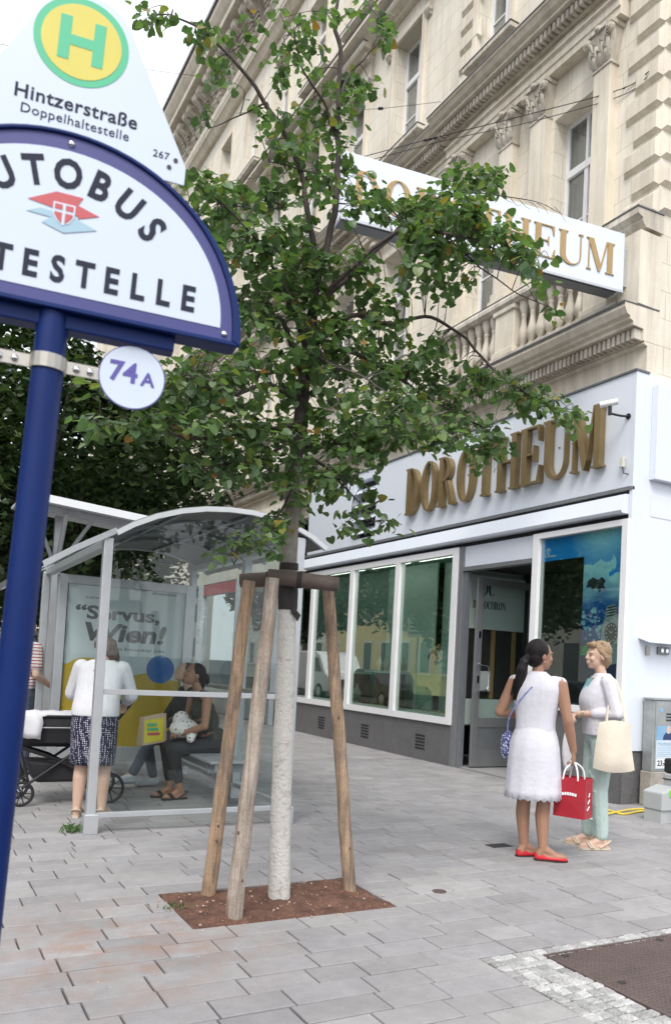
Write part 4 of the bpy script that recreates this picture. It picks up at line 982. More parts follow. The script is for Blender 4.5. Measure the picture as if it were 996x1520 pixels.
tree_base = Vector((2.03, 4.48, 0))
TD = to_px((2.03, 4.48, 1.0))[2]                    # depth of the trunk
def TP(px, py, dd=0.): return at(px, py, TD+dd)
tree = thing('street_tree', 'young lime tree with whitewashed trunk and loose green crown by the bus shelter', 'tree', tree_base)
def smooth_path(pts, n=6):
    pts = [Vector(p) for p in pts]; out = []
    for i in range(len(pts)-1):
        p0 = pts[max(i-1, 0)]; p1 = pts[i]; p2 = pts[i+1]; p3 = pts[min(i+2, len(pts)-1)]
        for k in range(n):
            t = k/n; out.append(.5*((2*p1)+(p2-p0)*t+(2*p0-5*p1+4*p2-p3)*t*t+(3*p1-p0-3*p2+p3)*t**3))
    out.append(pts[-1]); return out
def limb(pts, r0, r1, name, mat, parent=tree, seg=10, n=6, wob=0.):
    path = smooth_path(pts, n); m = len(path)
    if wob: path = [p+Vector((noise.noise(p*6), noise.noise(p*6+Vector((9,0,0))), 0))*wob if 0 < i < m-1 else p for i, p in enumerate(path)]
    rad = [(r0+(r1-r0)*i/(m-1))*(1+.06*noise.noise(path[i]*9)) for i in range(m)]
    return MB().tube(path, rad, seg).build(name, mat, parent, True, smooth=True), path
tr = [tree_base+Vector((0,0,-.03)), TP(417, 1200), TP(424, 1000), TP(427, 885), TP(430, 800), TP(437, 700), TP(448, 600), TP(456, 520), TP(468, 440)]
_, _p = limb(tr[:4], .066, .053, 'trunk_base', 'limewash', n=10, seg=20)
trunk, _p = limb(tr[3:6], .0535, .043, 'trunk', 'bark_young', n=8, seg=16)
upper, trunk_path = limb(tr[5:], .043, .032, 'upper_trunk', 'bark_dark', n=8, seg=14)
# limbs read from the photograph: pixel, depth offset from the trunk
BR = [([(468,440,0),(478,395,0),(498,300,0),(503,200,.05),(504,100,.1),(500,20,.1),(503,-40,.12)], .026, .009),
      ([(468,440,0),(466,385,0),(455,300,-.05),(430,215,-.1),(395,150,-.2),(345,90,-.3),(300,45,-.35),(250,20,-.4)], .022, .004),
      ([(455,520,0),(440,470,-.1),(425,430,-.2),(400,385,-.3),(360,330,-.5),(310,285,-.6)], .018, .004),
      ([(452,560,0),(420,480,-.2),(385,462,-.35),(345,440,-.5),(300,400,-.7),(270,330,-.8)], .017, .004),
      ([(445,600,0),(400,570,-.3),(340,585,-.5),(270,560,-.8),(190,560,-1.0)], .016, .004),
      ([(443,630,0),(380,640,-.3),(300,650,-.6),(220,640,-.9),(150,632,-1.1)], .015, .003),
      ([(452,545,0),(500,520,.1),(560,540,.15),(620,580,.2),(680,615,.2),(740,650,.2)], .017, .004),
      ([(458,520,0),(520,470,.1),(580,480,.2),(640,470,.25),(700,510,.3),(760,570,.3),(830,610,.3)], .017, .004),
      ([(464,460,0),(540,390,.1),(600,330,.15),(650,300,.2),(720,275,.25)], .016, .004),
      ([(466,450,0),(520,400,-.1),(590,340,-.2),(660,345,-.3),(720,360,-.35),(800,395,-.4)], .015, .004),
      ([(500,300,0),(480,260,-.1),(440,250,-.1),(400,240,-.2)], .010, .003),
      ([(503,160,0),(520,110,.1),(545,80,.1),(565,30,.2)], .010, .003),
      ([(502,200,.05),(470,140,.0),(450,100,-.1),(430,50,-.1)], .010, .003),
      ([(440,660,0),(500,660,-.1),(560,640,-.2),(620,650,-.3),(680,660,-.3)], .013, .003),
      ([(438,690,0),(430,720,-.15),(420,760,-.25),(395,800,-.35),(345,825,-.45)], .010, .003),
      ([(438,680,0),(480,690,-.1),(520,730,-.2),(555,775,-.25)], .010, .003),
      ([(440,650,0),(390,680,-.3),(330,690,-.5),(290,700,-.6)], .012, .003),
      ([(456,520,0),(490,540,-.2),(540,560,-.4),(600,600,-.5)], .012, .003),
      ([(640,320,.18),(690,380,.1),(760,430,.05),(820,460,.0)], .007, .002),
      ([(445,300,-.06),(390,310,-.1),(300,295,-.1)], .006, .002), ([(398,152,-.2),(360,170,-.2),(310,190,-.2)], .006, .002)]
paths = [trunk_path]
for pts, r0, r1 in BR:
    b_, pth = limb([TP(x, y, d) for x, y, d in pts], r0, r1, 'branch', 'bark_dark', n=6, seg=8, wob=.03); paths.append(pth)
# bare twig reaching over the sign
limb([TP(700,285,.2), TP(760,292,.2), TP(800,300,.2), TP(835,318,.2)], .004, .0012, 'bare_twig', 'bark_dark', n=6, seg=5, wob=.01)
for k in range(7):
    x = 745+k*13; limb([TP(x, 291+k*2.5, .2), TP(x+10, 300+k*3+rnd.uniform(-6, 6), .2), TP(x+17, 306+k*3+rnd.uniform(-9, 9), .2)], .002, .0008, 'bare_twig', 'bark_dark', n=3, seg=4)
allp = [p for pt in paths[1:] for p in pt[2:]]
# leafy sprays: pixel centre, half size, leaves
CL = [(248,22,52,26,60),(300,48,45,35,60),(335,110,38,26,45),(318,165,26,20,14),(375,60,30,30,22),(405,110,30,20,22),(395,150,30,25,26),
      (455,20,60,22,60),(530,30,50,24,55),(560,60,20,30,30),(460,75,40,30,60),(430,110,26,30,26),(550,140,24,24,40),(520,120,30,26,40),(480,150,40,30,60),(450,195,36,30,50),(420,165,26,20,22),(510,190,30,24,40),
      (480,225,44,34,80),(435,235,40,26,55),(400,195,24,20,14),(505,265,26,26,40),(470,280,40,26,50),
      (300,270,40,22,60),(340,295,50,26,85),(390,300,36,30,50),(310,330,40,30,60),(360,345,50,30,90),(415,345,46,26,70),(460,350,36,24,45),(300,370,40,22,40),(375,385,40,24,55),
      (440,395,46,24,90),(490,400,40,26,90),(530,385,30,22,50),(400,430,44,26,85),(470,440,50,30,110),(370,470,40,28,75),(430,480,50,30,110),(500,480,36,24,70),
      (545,290,34,26,50),(590,300,36,30,70),(625,310,36,34,95),(660,290,34,30,85),(700,270,40,30,110),(735,260,24,22,40),(690,320,40,30,95),(640,360,40,28,80),(610,345,26,22,40),(720,330,36,26,70),(745,355,30,24,55),(700,370,40,26,70),(650,400,44,30,95),(620,395,28,22,45),(770,375,28,20,45),(800,390,20,16,32),(680,425,26,16,34),(805,430,14,16,14),(825,458,12,10,9),
      (560,440,40,22,50),(600,430,26,16,24),(570,480,40,26,70),(520,510,40,28,80),(600,520,50,26,95),(650,530,40,22,70),(560,555,50,30,110),(620,565,50,28,110),(680,560,46,22,95),(730,575,44,20,85),(780,580,34,18,55),(815,600,26,18,40),(845,622,26,14,36),(790,610,30,16,38),(660,600,50,24,90),(600,610,50,30,105),(700,640,44,26,85),(660,650,40,24,70),(735,670,26,18,40),(720,690,20,14,20),(550,610,50,30,110),
      (480,530,44,30,95),(440,540,44,30,85),(470,590,54,34,130),(520,650,54,30,120),(460,650,54,30,120),(580,650,44,26,90),(620,655,30,18,40),
      (380,520,44,26,60),(320,530,54,30,90),(350,580,54,30,85),(290,575,54,30,95),(230,555,54,26,85),(170,565,44,22,55),(400,600,46,30,85),(330,630,54,28,105),(260,630,54,24,95),(190,630,54,18,70),(140,630,26,10,24),
      (410,650,50,28,100),(350,680,50,26,90),(400,700,50,26,85),(300,700,40,20,50),(445,700,40,24,70),(490,700,44,24,75),(330,715,30,14,24),(530,700,34,22,40),
      (540,740,30,22,30),(510,775,26,18,22),(560,780,26,14,16),(500,745,20,16,16),(470,745,24,16,20),
      (430,735,20,18,20),(415,770,26,24,40),(385,795,26,22,40),(355,815,26,14,26),(400,820,20,12,14),(325,828,16,8,10),(585,775,14,8,5)]
lp, lf, singles = [], [], []
def leaf_pts(c, up, out, s):
    """heart-shaped leaf: folded along the midrib, tip drooping"""
    out = out.normalized(); sd = out.cross(up).normalized(); up = sd.cross(out)
    o2 = [(0,0,0), (-.10,.28,.05), (.02,.52,.06), (.45,.50,.03), (.80,.30,-.04), (1.02,0,-.14), (.80,-.30,-.04), (.45,-.50,.03), (.02,-.52,.06), (-.10,-.28,.05), (.5,0,-.05)]
    return [c+out*(x*s)+sd*(y*s)+up*(z*s) for x, y, z in o2]
LF = [(0,1,2,10), (10,2,3), (10,3,4,5), (0,10,8,9), (10,7,8), (10,5,6,7)]
tw = MB(); leaves = []; lr = random.Random(11)
for (cx_, cy_, rx, ry, n) in CL:
    # distance of the spray comes from the limb that carries it
    bp = min(allp, key=lambda p: (to_px(p)[0]-cx_)**2+(to_px(p)[1]-cy_)**2); d0 = to_px(bp)[2]
    n = int(n*(.95 if cy_ < 260 else 1.4))
    sub = max(2, n//8)
    for s_ in range(sub):
        a = lr.uniform(0, 2*PI); q = math.sqrt(lr.random())
        ex, ey = cx_+rx*q*math.cos(a), cy_+ry*q*math.sin(a); ed = d0+lr.gauss(0, .17)
        end = at(ex, ey, ed)
        st_ = min(allp, key=lambda p: (p-end).length)
        mid = (st_+end)/2+Vector((lr.uniform(-.04, .04), lr.uniform(-.04, .04), lr.uniform(.0, .06)))
        pth = smooth_path([st_, mid, end], 3); tw.tube(pth, [.0035-.0022*i/6 for i in range(len(pth))], 4)
        m = max(3, int(round(n/sub)))
        dirn = (end-mid).normalized()
        for k in range(m):
            t = lr.uniform(.15, 1.08); j = mid+(end-mid)*t
            sidev = dirn.cross(Vector((0,0,1))); sidev = sidev.normalized() if sidev.length > .01 else Vector((1,0,0))
            out = dirn*lr.uniform(-.2, .8)+sidev*lr.choice((-1, 1))*lr.uniform(.3, 1)+Vector((0, 0, lr.uniform(-.75, .1)))+Vector((lr.gauss(0, .25), lr.gauss(0, .25), 0))
            up = Vector((lr.gauss(0, .45), lr.gauss(0, .45), 1)); s = lr.uniform(.030, .057)*(.92 if cy_ < 200 else 1)
            if abs(out.normalized().dot(up.normalized())) > .95: continue
            c = j+out.normalized()*lr.uniform(.012, .045)+Vector((lr.gauss(0, .022), lr.gauss(0, .022), lr.gauss(0, .022)))
            leaves.append((c, up, out, s))
tag(tw.build('twigs', 'bark_dark', tree, True, smooth=True), kind='stuff')
leaves.sort(key=lambda q: -q[3]/to_px(q[0])[2])
lm = [None]*4
for k in range(4):
    mb = MB(); mb.add(leaf_pts(Vector((0,0,0)), Vector((0,0,1)), Vector((1, 0, -.05*k)), 1.0), LF); lm[k] = mb.mesh('leaf'); lm[k].materials.append(MATS['lime_leaf_single'])
for i, (c, up, out, s) in enumerate(leaves[:300]):
    o = bpy.data.objects.new('leaf', lm[i % 4]); COL.objects.link(o); o.parent = tree
    x = out.normalized(); sdv = x.cross(up).normalized(); u2 = sdv.cross(x)
    mtx = Matrix(((x.x, -sdv.x, u2.x, c.x), (x.y, -sdv.y, u2.y, c.y), (x.z, -sdv.z, u2.z, c.z), (0,0,0,1))) @ Matrix.Diagonal((s, s, s, 1))
    o.matrix_local = WM[tree.name].inverted() @ mtx
fol = MB()
for c, up, out, s in leaves[300:]: fol.add(leaf_pts(c, up, out, s), LF)
me = bpy.data.meshes.new('foliage'); inv = WM[tree.name].inverted(); me.from_pydata([tuple(inv @ v) for v in fol.v], [], fol.f)
tag(link('foliage', me, 'lime_leaf', tree), kind='stuff')
print('lime leaves', len(leaves))

# ------------------------------------------------------------------ three stakes and cross rails
def stake(px0, px1, r0, r1, label, mat, y0=None):
    b = on_ground(*px0); t = px1
    th = thing('tree_stake', label, 'stake', b, group='stakes round the young tree')
    p = [b+(t-b)*k/9 for k in range(10)]; p[0] = b+Vector((0,0,-.03))
    p = [q+Vector((noise.noise(q*5), noise.noise(q*5+Vector((4,4,4))), 0))*.008 for q in p]
    MB().tube(p, [r0+(r1-r0)*k/9+.0015*noise.noise(Vector((k*3.1, r0*90, 0))) for k in range(10)], 18).build('stake_pole', mat, th, True, smooth=True)
    for k in rnd.sample(range(1, 8), 2):
        q = p[k]+(p[k+1]-p[k])*rnd.random(); d = (EYE-q); d.z = 0; d.normalize()
        d = Matrix.Rotation(rnd.uniform(-.9, .9), 3, 'Z') @ d; MB().ell(q+d*(r0*.94), (.007, .007, .011), None, 8, 6).build('knot', 'rail_brown', th, True, smooth=True)
    return th
zt = 1.56
def top(px, py, Y=None, depth=None): return at(px, py, depth)
sA = stake((310, 1330), at(370, 862, to_px(on_ground(310, 1330))[2]-.10), .044, .036, 'brown round stake farthest left of the tree trunk', 'stake_wood')
sB = stake((346, 1364), at(405, 858, to_px(on_ground(346, 1364))[2]+.02), .048, .037, 'pale weathered stake standing nearest the pavement edge of the pit', 'stake_grey')
sC = stake((520, 1323), at(487, 875, to_px(on_ground(520, 1323))[2]+.0), .041, .037, 'brown knotty stake to the right of the tree trunk', 'stake_wood')
ra = at(357, 862, TD+.14); rb = at(452, 858, TD+.12); rc = at(503, 868, TD-.10); rd = at(398, 855, TD-.09)
for nm, a, b, lab in (('stake_rail', ra, rb, 'short dark cross rail joining the two left stakes behind the trunk'), ('stake_rail', rd, rc, 'dark round cross rail from the trunk to the right stake')):
    th = thing(nm, lab, 'rail', (a+b)/2, group='rails tied to the tree stakes')
    MB().tube([a+(b-a)*k/6 for k in range(7)], [.043, .045, .046, .046, .045, .045, .042], 16).build('rail_pole', 'rail_brown', th, True, smooth=True)
    for t in (.45,):
        c = a+(b-a)*t; dn = (b-a).normalized(); MB().tube([c-dn*.015, c+dn*.015], .050, 16).build('rail_strap', 'tie_black', th, True)
tt = thing('tree_tie', 'black rubber tie wrapped round the trunk at the cross rails', 'tree tie', TP(427, 885))
MB().tube([TP(427, 905), TP(427.5, 880), TP(428, 868)], [.058, .061, .059], 18).build('tie_band', 'tie_black', tt, True, smooth=True)
MB().tube([TP(428.5, 846), TP(429, 836)], [.058, .057], 18).build('tie_band', 'tie_black', tt, True, smooth=True)
q = TP(436, 900, -.05); MB().add([q, q+Vector((.05,0,-.05)), q+Vector((.03,0,-.09)), q+Vector((-.02,0,-.03)), q+Vector((.02,-.01,-.04))], [(0,1,4), (1,2,4), (2,3,4), (3,0,4)]).build('tie_flap', 'tie_black', tt, True)

# ------------------------------------------------------------------ trees behind the shelter
def crown(rr_, C, rad, n, size, squash=1.):
    mb = MB()
    for k in range(n):
        while True:
            p = Vector((rr_.uniform(-1, 1), rr_.uniform(-1, 1), rr_.uniform(-1, 1)))
            if .35 < p.length < 1: break
        lump = 1+.35*noise.noise(p*2.2+C); p = p*lump
        c = C+Vector((p.x*rad[0], p.y*rad[1], p.z*rad[2]))
        if noise.noise(c*.9) < -.38: continue
        a = rr_.uniform(0, 2*PI); out = Vector((math.cos(a), math.sin(a), rr_.uniform(-.9, .2))); up = Vector((rr_.gauss(0, .5), rr_.gauss(0, .5), 1))
        s = size*rr_.uniform(.6, 1.3); mb_ = leaf_pts(c, up, out, s)
        mb.add([mb_[0], mb_[2], mb_[4], mb_[5], mb_[6], mb_[8]], [(0,1,2,3), (0,3,4,5)])
    return mb
def back_tree(x, y, h, rad, n, label, size=.11, seed=1):
    t = thing('broad_tree', label, 'tree', (x, y, 0), group='trees along the street'); r_ = random.Random(seed); C = Vector((x, y, h))
    MB().tube(smooth_path([(x, y, -.05), (x+.05, y, h*.3), (x-.05, y+.05, h*.6), (x, y, h)], 4), [.22-.13*k/12 for k in range(13)], 12).build('trunk', 'bark', t, True, smooth=True)
    for k in range(9):
        a = k*2.4; e = C+Vector((math.cos(a)*rad[0]*.75, math.sin(a)*rad[1]*.75, r_.uniform(-.3, .6)*rad[2]))
        MB().tube(smooth_path([(x, y, h*(.45+.04*k)), (e+Vector((x, y, h*.6)))/2, e], 4), [.08-.06*j/8 for j in range(9)], 7).build('branch', 'bark', t, True, smooth=True)
    mb = crown(r_, C, rad, n, size)
    me = bpy.data.meshes.new('crown'); inv = WM[t.name].inverted(); me.from_pydata([tuple(inv @ v) for v in mb.v], [], mb.f)
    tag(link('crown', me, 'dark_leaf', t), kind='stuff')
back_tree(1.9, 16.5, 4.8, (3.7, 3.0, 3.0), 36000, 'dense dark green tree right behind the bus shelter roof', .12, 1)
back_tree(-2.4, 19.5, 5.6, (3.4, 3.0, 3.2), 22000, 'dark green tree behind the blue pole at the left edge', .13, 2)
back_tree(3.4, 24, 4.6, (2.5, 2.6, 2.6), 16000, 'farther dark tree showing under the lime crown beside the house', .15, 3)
# ------------------------------------------------------------------ shop window contents
def glow_mat(name, col, st):
    m = bpy.data.materials.new(name); m.use_nodes = True; n = m.node_tree.nodes; b = n['Principled BSDF']
    b.inputs['Base Color'].default_value = (*col, 1); b.inputs['Emission Color'].default_value = (*col, 1); b.inputs['Emission Strength'].default_value = st; MATS[name] = m
glow_mat('display_fill_glow', (1, .95, .85), 3.0); glow_mat('spot_lamp', (1, .93, .75), 14.0)
for i in range(4):
    P(MB().box(XF+.22, XF+.30, edges[i]+.15, edges[i+1]-.15, 3.19, 3.235), 'display_fill_glow', 'display_fill_glow')  # emissive strips added to brighten the window displays, not real fittings
M('wood_stand', (.14, .075, .04), .5, var=.2, scale=8); M('velvet', (.50, .47, .40), .9, var=.1); M('skin_print', (.62, .47, .38), .6, var=.05); M('pale_yellow', (.66, .64, .38), .6, var=.04)
M('jewel', (.62, .55, .38), .25, metal=.8, var=.2, scale=60)
bustc = [0]
def bust(x, y, z, s, mat='velvet'):
    bustc[0] += 1
    t = thing('necklace_bust', 'cream necklace bust, %s counted from the shop door' % ('first', 'second', 'third', 'fourth', 'fifth', 'sixth', 'seventh')[bustc[0]-1], 'display', (x, y, z), group='jewellery displays in the shop window')
    MB().lathe([(.07*s, 0), (.075*s, .02*s), (.03*s, .04*s), (.085*s, .10*s), (.10*s, .17*s), (.07*s, .23*s), (.035*s, .27*s), (.033*s, .33*s)], (x, y, z), 14, .7, 1).build('bust_form', mat, t, True, smooth=True)
    MB().tube([(x-.06*s-.02*s*math.cos(a)*0-.01, y+.07*s*math.cos(a), z+.19*s+.06*s*math.sin(a)) for a in [2*PI*k/16 for k in range(17)]], .004*s, 5, False).build('necklace', 'jewel', t, True)
trayc = [0]
def tray(x, y, z, w, n):
    t = thing('jewellery_tray', 'low tray of rings on the shop window ledge, %s counted from the door' % ('first', 'second', 'third', 'fourth', 'fifth', 'sixth', 'seventh', 'eighth')[trayc[0]], 'display', (x, y, z), group='jewellery displays in the shop window'); trayc[0] += 1
    MB().slab(x-.12, x+.12, y-w/2, y+w/2, z, z+.03, .01).build('tray_base', 'velvet', t, True)
    for k in range(n):
        MB().lathe([(.016, 0), (.02, .015), (.012, .035)], (x+rr.uniform(-.08, .08), y-w/2+.05+(w-.1)*k/max(1, n-1), z+.03), 8).build('jewel_piece', 'jewel', t, True)
for y in (10.35, 10.8, 11.15): tray(7.4, y, .70, .3, 4)
for y in (12.0, 12.4, 12.75): tray(7.4, y, .70, .3, 4)
for y in (13.6, 14.2): tray(7.42, y, .70, .36, 5)
st = thing('display_table', 'dark wooden shelf stand with glass top inside the second shop window', 'display', (7.45, 12.3, .7))
MB().box(7.28, 7.72, 11.8, 12.9, 1.30, 1.325).build('table_top', 'shop_pale', st, True); MB().box(7.36, 7.62, 12.05, 12.65, .71, 1.299).build('table_base', 'wood_stand', st, True)
for y in (11.95, 12.2, 12.5, 12.75): bust(7.5, y, 1.326, .8)
for y in (13.55, 14.0, 14.4): bust(7.5, y, .70, 1.1)
st = thing('display_table', 'dark wooden stand inside the third shop window', 'display', (7.5, 14.0, .7))
MB().box(7.56, 7.74, 13.5, 14.5, .71, 1.25).build('table_base', 'wood_stand', st, True); MB().box(7.52, 7.78, 13.45, 14.55, 1.251, 1.28).build('table_top', 'shop_pale', st, True)
def on_pane(px, py, X=7.30): return on_x(px, py, X)
def card(name, label, x, px0, px1, py0, py1, mat, cat='poster'):
    a = on_x(px0, py1, x); b = on_x(px1, py0, x)
    t = thing(name, label, cat, (x, (a.y+b.y)/2, min(a.z, b.z)))
    MB().box(x, x+.006, min(a.y, b.y), max(a.y, b.y), min(a.z, b.z), max(a.z, b.z)).build('card', mat, t, True); return t, a, b
t, a, b = card('portrait_poster', 'pale poster of a face standing in the window nearest the door', 7.46, 620, 662, 966, 1002, 'shop_pale')
c = on_x(642, 984, 7.455)
MB().prism([(c.y+.11*math.cos(q), c.z+.15*math.sin(q)) for q in [2*PI*k/20 for k in range(20)]], lambda u, v, d: (d, u, v), 7.452, 7.456).build('printed_face', 'skin_print', t, True)
MB().prism([(c.y+.15*math.cos(q), c.z+.05+.16*math.sin(q)) for q in [PI*k/12 for k in range(13)]], lambda u, v, d: (d, u, v), 7.457, 7.459).build('printed_hair', 'wood_stand', t, True)
t, a, b = card('yellow_card', 'pale yellow card with rings in the window nearest the door', 7.38, 612, 655, 1002, 1030, 'pale_yellow')
for k in range(5):
    c = on_x(628+k*6, 1015+(k % 2)*6, 7.374); MB().tube([(7.372, c.y+.03*math.cos(q), c.z+.03*math.sin(q)) for q in [2*PI*j/12 for j in range(13)]], .006, 5, False).build('printed_ring', 'jewel', t, True)
M('cream_board', (.6, .6, .52), .7, var=.05)
# diver poster in the corner window: a flat print
def diver_mat():
    m = bpy.data.materials.new('diver_print'); m.use_nodes = True; n = m.node_tree.nodes; l = m.node_tree.links; b = n['Principled BSDF']; b.inputs['Roughness'].default_value = .4
    g = n.new('ShaderNodeNewGeometry'); s = n.new('ShaderNodeSeparateXYZ'); l.new(g.outputs['Position'], s.inputs[0])
    mr = n.new('ShaderNodeMapRange'); mr.inputs[1].default_value = 1.05; mr.inputs[2].default_value = 3.17; l.new(s.outputs[2], mr.inputs[0])
    nz = n.new('ShaderNodeTexNoise'); nz.inputs['Scale'].default_value = 3.5; nz.inputs['Detail'].default_value = 7; nz.inputs['Distortion'].default_value = 1.2; l.new(g.outputs['Position'], nz.inputs['Vector'])
    ad_ = n.new('ShaderNodeMath'); ad_.operation = 'MULTIPLY_ADD'; l.new(nz.outputs['Fac'], ad_.inputs[0]); ad_.inputs[1].default_value = .38; l.new(mr.outputs[0], ad_.inputs[2])
    r = n.new('ShaderNodeValToRGB'); e = r.color_ramp.elements; e[0].position = .2; e[0].color = (.006, .012, .035, 1); e[1].position = 1.32; e[1].color = (.55, .85, .95, 1)
    for p_, c_ in ((.5, (.006, .03, .14)), (.72, (.008, .11, .42)), (1.0, (.02, .30, .80))): k = e.new(min(p_, 1)); k.color = (*c_, 1)
    l.new(ad_.outputs[0], r.inputs[0])
    # rays of light from the surface
    vd = n.new('ShaderNodeVectorMath'); vd.operation = 'DISTANCE'; l.new(g.outputs['Position'], vd.inputs[0]); vd.inputs[1].default_value = (7.12, 7.05, 3.2)
    m2 = n.new('ShaderNodeMapRange'); m2.inputs[1].default_value = .1; m2.inputs[2].default_value = .55; m2.inputs[3].default_value = .85; m2.inputs[4].default_value = 0; l.new(vd.outputs['Value'], m2.inputs[0])
    mx = n.new('ShaderNodeMix'); mx.data_type = 'RGBA'; l.new(m2.outputs[0], mx.inputs[0]); l.new(r.outputs[0], mx.inputs[6]); mx.inputs[7].default_value = (.50, .80, .90, 1)
    l.new(mx.outputs[2], b.inputs['Base Color']); MATS['diver_print'] = m
diver_mat()
M('print_navy', (.006, .012, .03), .5, var=.2); M('print_steel', (.36, .40, .43), .5, var=.25, scale=40); M('print_foam', (.30, .55, .66), .5, var=.3, scale=30); M('print_green', (.05, .45, .15), .5)
dv = thing('diver_poster', 'tall blue underwater poster with a diver and a steel watch in the corner window', 'poster', (7.125, 7.0, 1.07))
def D(mb, name, mat): return mb.build(name, mat, dv, True)
D(MB().box(7.120, 7.126, 6.70, 7.34, 1.07, 3.16), 'poster_sheet', 'diver_print'); D(MB().box(7.120, 7.126, 7.341, 8.09, 2.87, 3.16), 'poster_header', 'diver_print')
def fl(pts, name, mat, x): D(MB().prism([(on_x(px, py, x).y, on_x(px, py, x).z) for px, py in pts], lambda u, v, d: (d, u, v), x, x+.0008), name, mat)
fl([(873,862),(880,857),(888,861),(893,856),(899,862),(896,868),(899,876),(893,873),(890,880),(885,872),(879,876),(876,871),(870,873)], 'printed_diver', 'print_navy', 7.1188)
for k in range(34):
    fx, fy = 880+rr.gauss(0, 6)+(k-17)*.35, 905+k*1.5+rr.gauss(0, 3); fr_ = rr.uniform(1.2, 4.2)
    fl([(fx+fr_*math.cos(2*PI*j/7)*rr.uniform(.6, 1.2), fy+fr_*math.sin(2*PI*j/7)*rr.uniform(.6, 1.2)) for j in range(7)], 'printed_foam', 'print_foam', 7.1189-.00002*k)
fl([(900,900),(914,897),(915,912),(922,922),(924,945),(919,962),(916,985),(903,988),(897,965),(892,950),(893,930),(899,914)], 'printed_watch', 'print_steel', 7.1180)
for k in range(4): fl([(900,902+k*4),(914,899+k*4),(914,901+k*4),(900,904+k*4)], 'printed_link', 'print_navy', 7.1176)
cw = on_x(907, 940, 7.1174); ry_ = 0.115
D(MB().prism([(cw.y+.10*math.cos(q), cw.z+.125*math.sin(q)) for q in [2*PI*k/28 for k in range(28)]], lambda u, v, d: (d, u, v), 7.1174, 7.1180), 'printed_dial', 'print_navy')
for k in range(12):
    q = 2*PI*k/12; D(MB().prism([(cw.y+.075*math.cos(q)+.008*math.cos(j), cw.z+.095*math.sin(q)+.011*math.sin(j)) for j in [2*PI*i/6 for i in range(6)]], lambda u, v, d: (d, u, v), 7.1168, 7.1172), 'printed_marker', 'print_white')
for ang, ln in ((.7, .06), (2.2, .045)): D(MB().prism([(cw.y-.006*math.sin(ang), cw.z+.006*math.cos(ang)), (cw.y+.006*math.sin(ang), cw.z-.006*math.cos(ang)), (cw.y+ln*math.cos(ang), cw.z+ln*math.sin(ang))], lambda u, v, d: (d, u, v), 7.1168, 7.1172), 'printed_hand', 'print_white')
fl([(862,960),(884,957),(884,970),(862,973)], 'printed_tag', 'print_green', 7.1182)
o = text('printed_letters', 'COU', .10, 'print_black', dv, Matrix.Identity(4), .0004, .001)
pc = on_x(872, 966, 7.1178); o.data.transform(WM[dv.name].inverted() @ frame((7.1178, pc.y, pc.z), (0, -1, 0), (-1, 0, 0)))
pc = on_x(812, 822, 7.1184)
D(MB().tube([(7.1184, pc.y+.035*math.cos(a), pc.z+.05*math.sin(a)) for a in [R(60+24*k) for k in range(13)]], .006, 5), 'printed_logo', 'print_white')
D(MB().tube([(7.1184, pc.y-.03+.03*math.cos(a), pc.z+.02+.045*math.sin(a)) for a in [R(-60+24*k) for k in range(11)]], .006, 5), 'printed_logo', 'print_white')
for k in range(3): D(MB().box(7.1184, 7.119, pc.y-.16+.045*k, pc.y-.125+.045*k, pc.z-.05, pc.z-.03), 'printed_logo', 'print_white')
for k in range(16):
    x, y, z = 7.9, 7.45+rr.uniform(0, .6), rr.choice((2.35, 2.2, 2.6, 1.75))
    P(MB().ell((x, y, z), (.008, .008, .008), None, 6, 4), 'shop_spot', 'spot_lamp')

# ------------------------------------------------------------------ security cameras
def seccam(px, py, lab, col):
    p = on_y(px, py, YC+.0); X0 = XF-.002
    b = on_x(px, py, X0)
    t = thing('security_camera', lab, 'camera', b)
    return t, b
t = thing('security_camera', 'black and white security camera on an arm beside the letter M', 'camera', (XF, 6.72, 4.42))
MB().tube([(XF+.0, 6.70, 4.44), (XF-.12, 6.72, 4.43), (XF-.25, 6.75, 4.44)], .014, 8).build('camera_arm', 'black', t, True)
MB().lathe([(.035, 0), (.035, .012)], (0,0,0), 12).build('wall_plate', 'black', t).matrix_local = Matrix.Translation((-.002, -.02, .02)) @ Matrix.Rotation(-PI/2, 4, 'Y')
MB().tube([(XF-.25, 6.75, 4.42), (XF-.25, 6.75, 4.52)], .022, 8).build('camera_knuckle', 'black', t, True)
MB().tube([(XF-.33, 6.83, 4.54), (XF-.20, 6.68, 4.57)], [.034, .036], 12).build('camera_body', 'white_frame', t, True, smooth=True)
t = thing('security_camera', 'tiny cream sensor lamp on the fascia just below the arm camera', 'camera', (XF, 6.70, 3.86))
MB().box(XF-.07, XF-.02, 6.70, 6.75, 3.84, 3.96).build('sensor_body', 'cream_board', t, True, bevel=.008)
MB().tube([(XF-.045, 6.72, 3.84), (XF-.05, 6.70, 3.77), (XF+.0, 6.67, 3.76)], .007, 6).build('sensor_arm', 'black', t, True)

# ------------------------------------------------------------------ overhead wires
def wire(name, lab, pts, r, ins=()):
    t = thing(name, lab, 'cable', pts[0])
    MB().tube(smooth_path(pts, 8), r, 5).build('wire', 'black', t, True)
    for a, b, rr_ in ins: MB().tube([a+(b-a)*k/6 for k in range(7)], [rr_*.4, rr_, rr_*.5, rr_, rr_*.5, rr_, rr_*.4], 8).build('insulator', 'black', t, True, smooth=True)
    return t
A = on_x(963, 105, XW-.07)
a1, a2, a3, a4 = A, at(920, 132, 10.3), at(640, 205, 12.0), at(470, 248, 14.0)
wire('span_wire', 'upper span wire with black insulators from the corner blocks over the sign', [a1, a2, at(780, 170, 11.1), a3, a4, at(330, 270, 17)], .006,
     [(at(948, 118, 10.2), at(925, 131, 10.3), .016), (at(650, 203, 11.9), at(628, 208, 12.1), .022)])
b1 = A+Vector((0, .02, -.05))
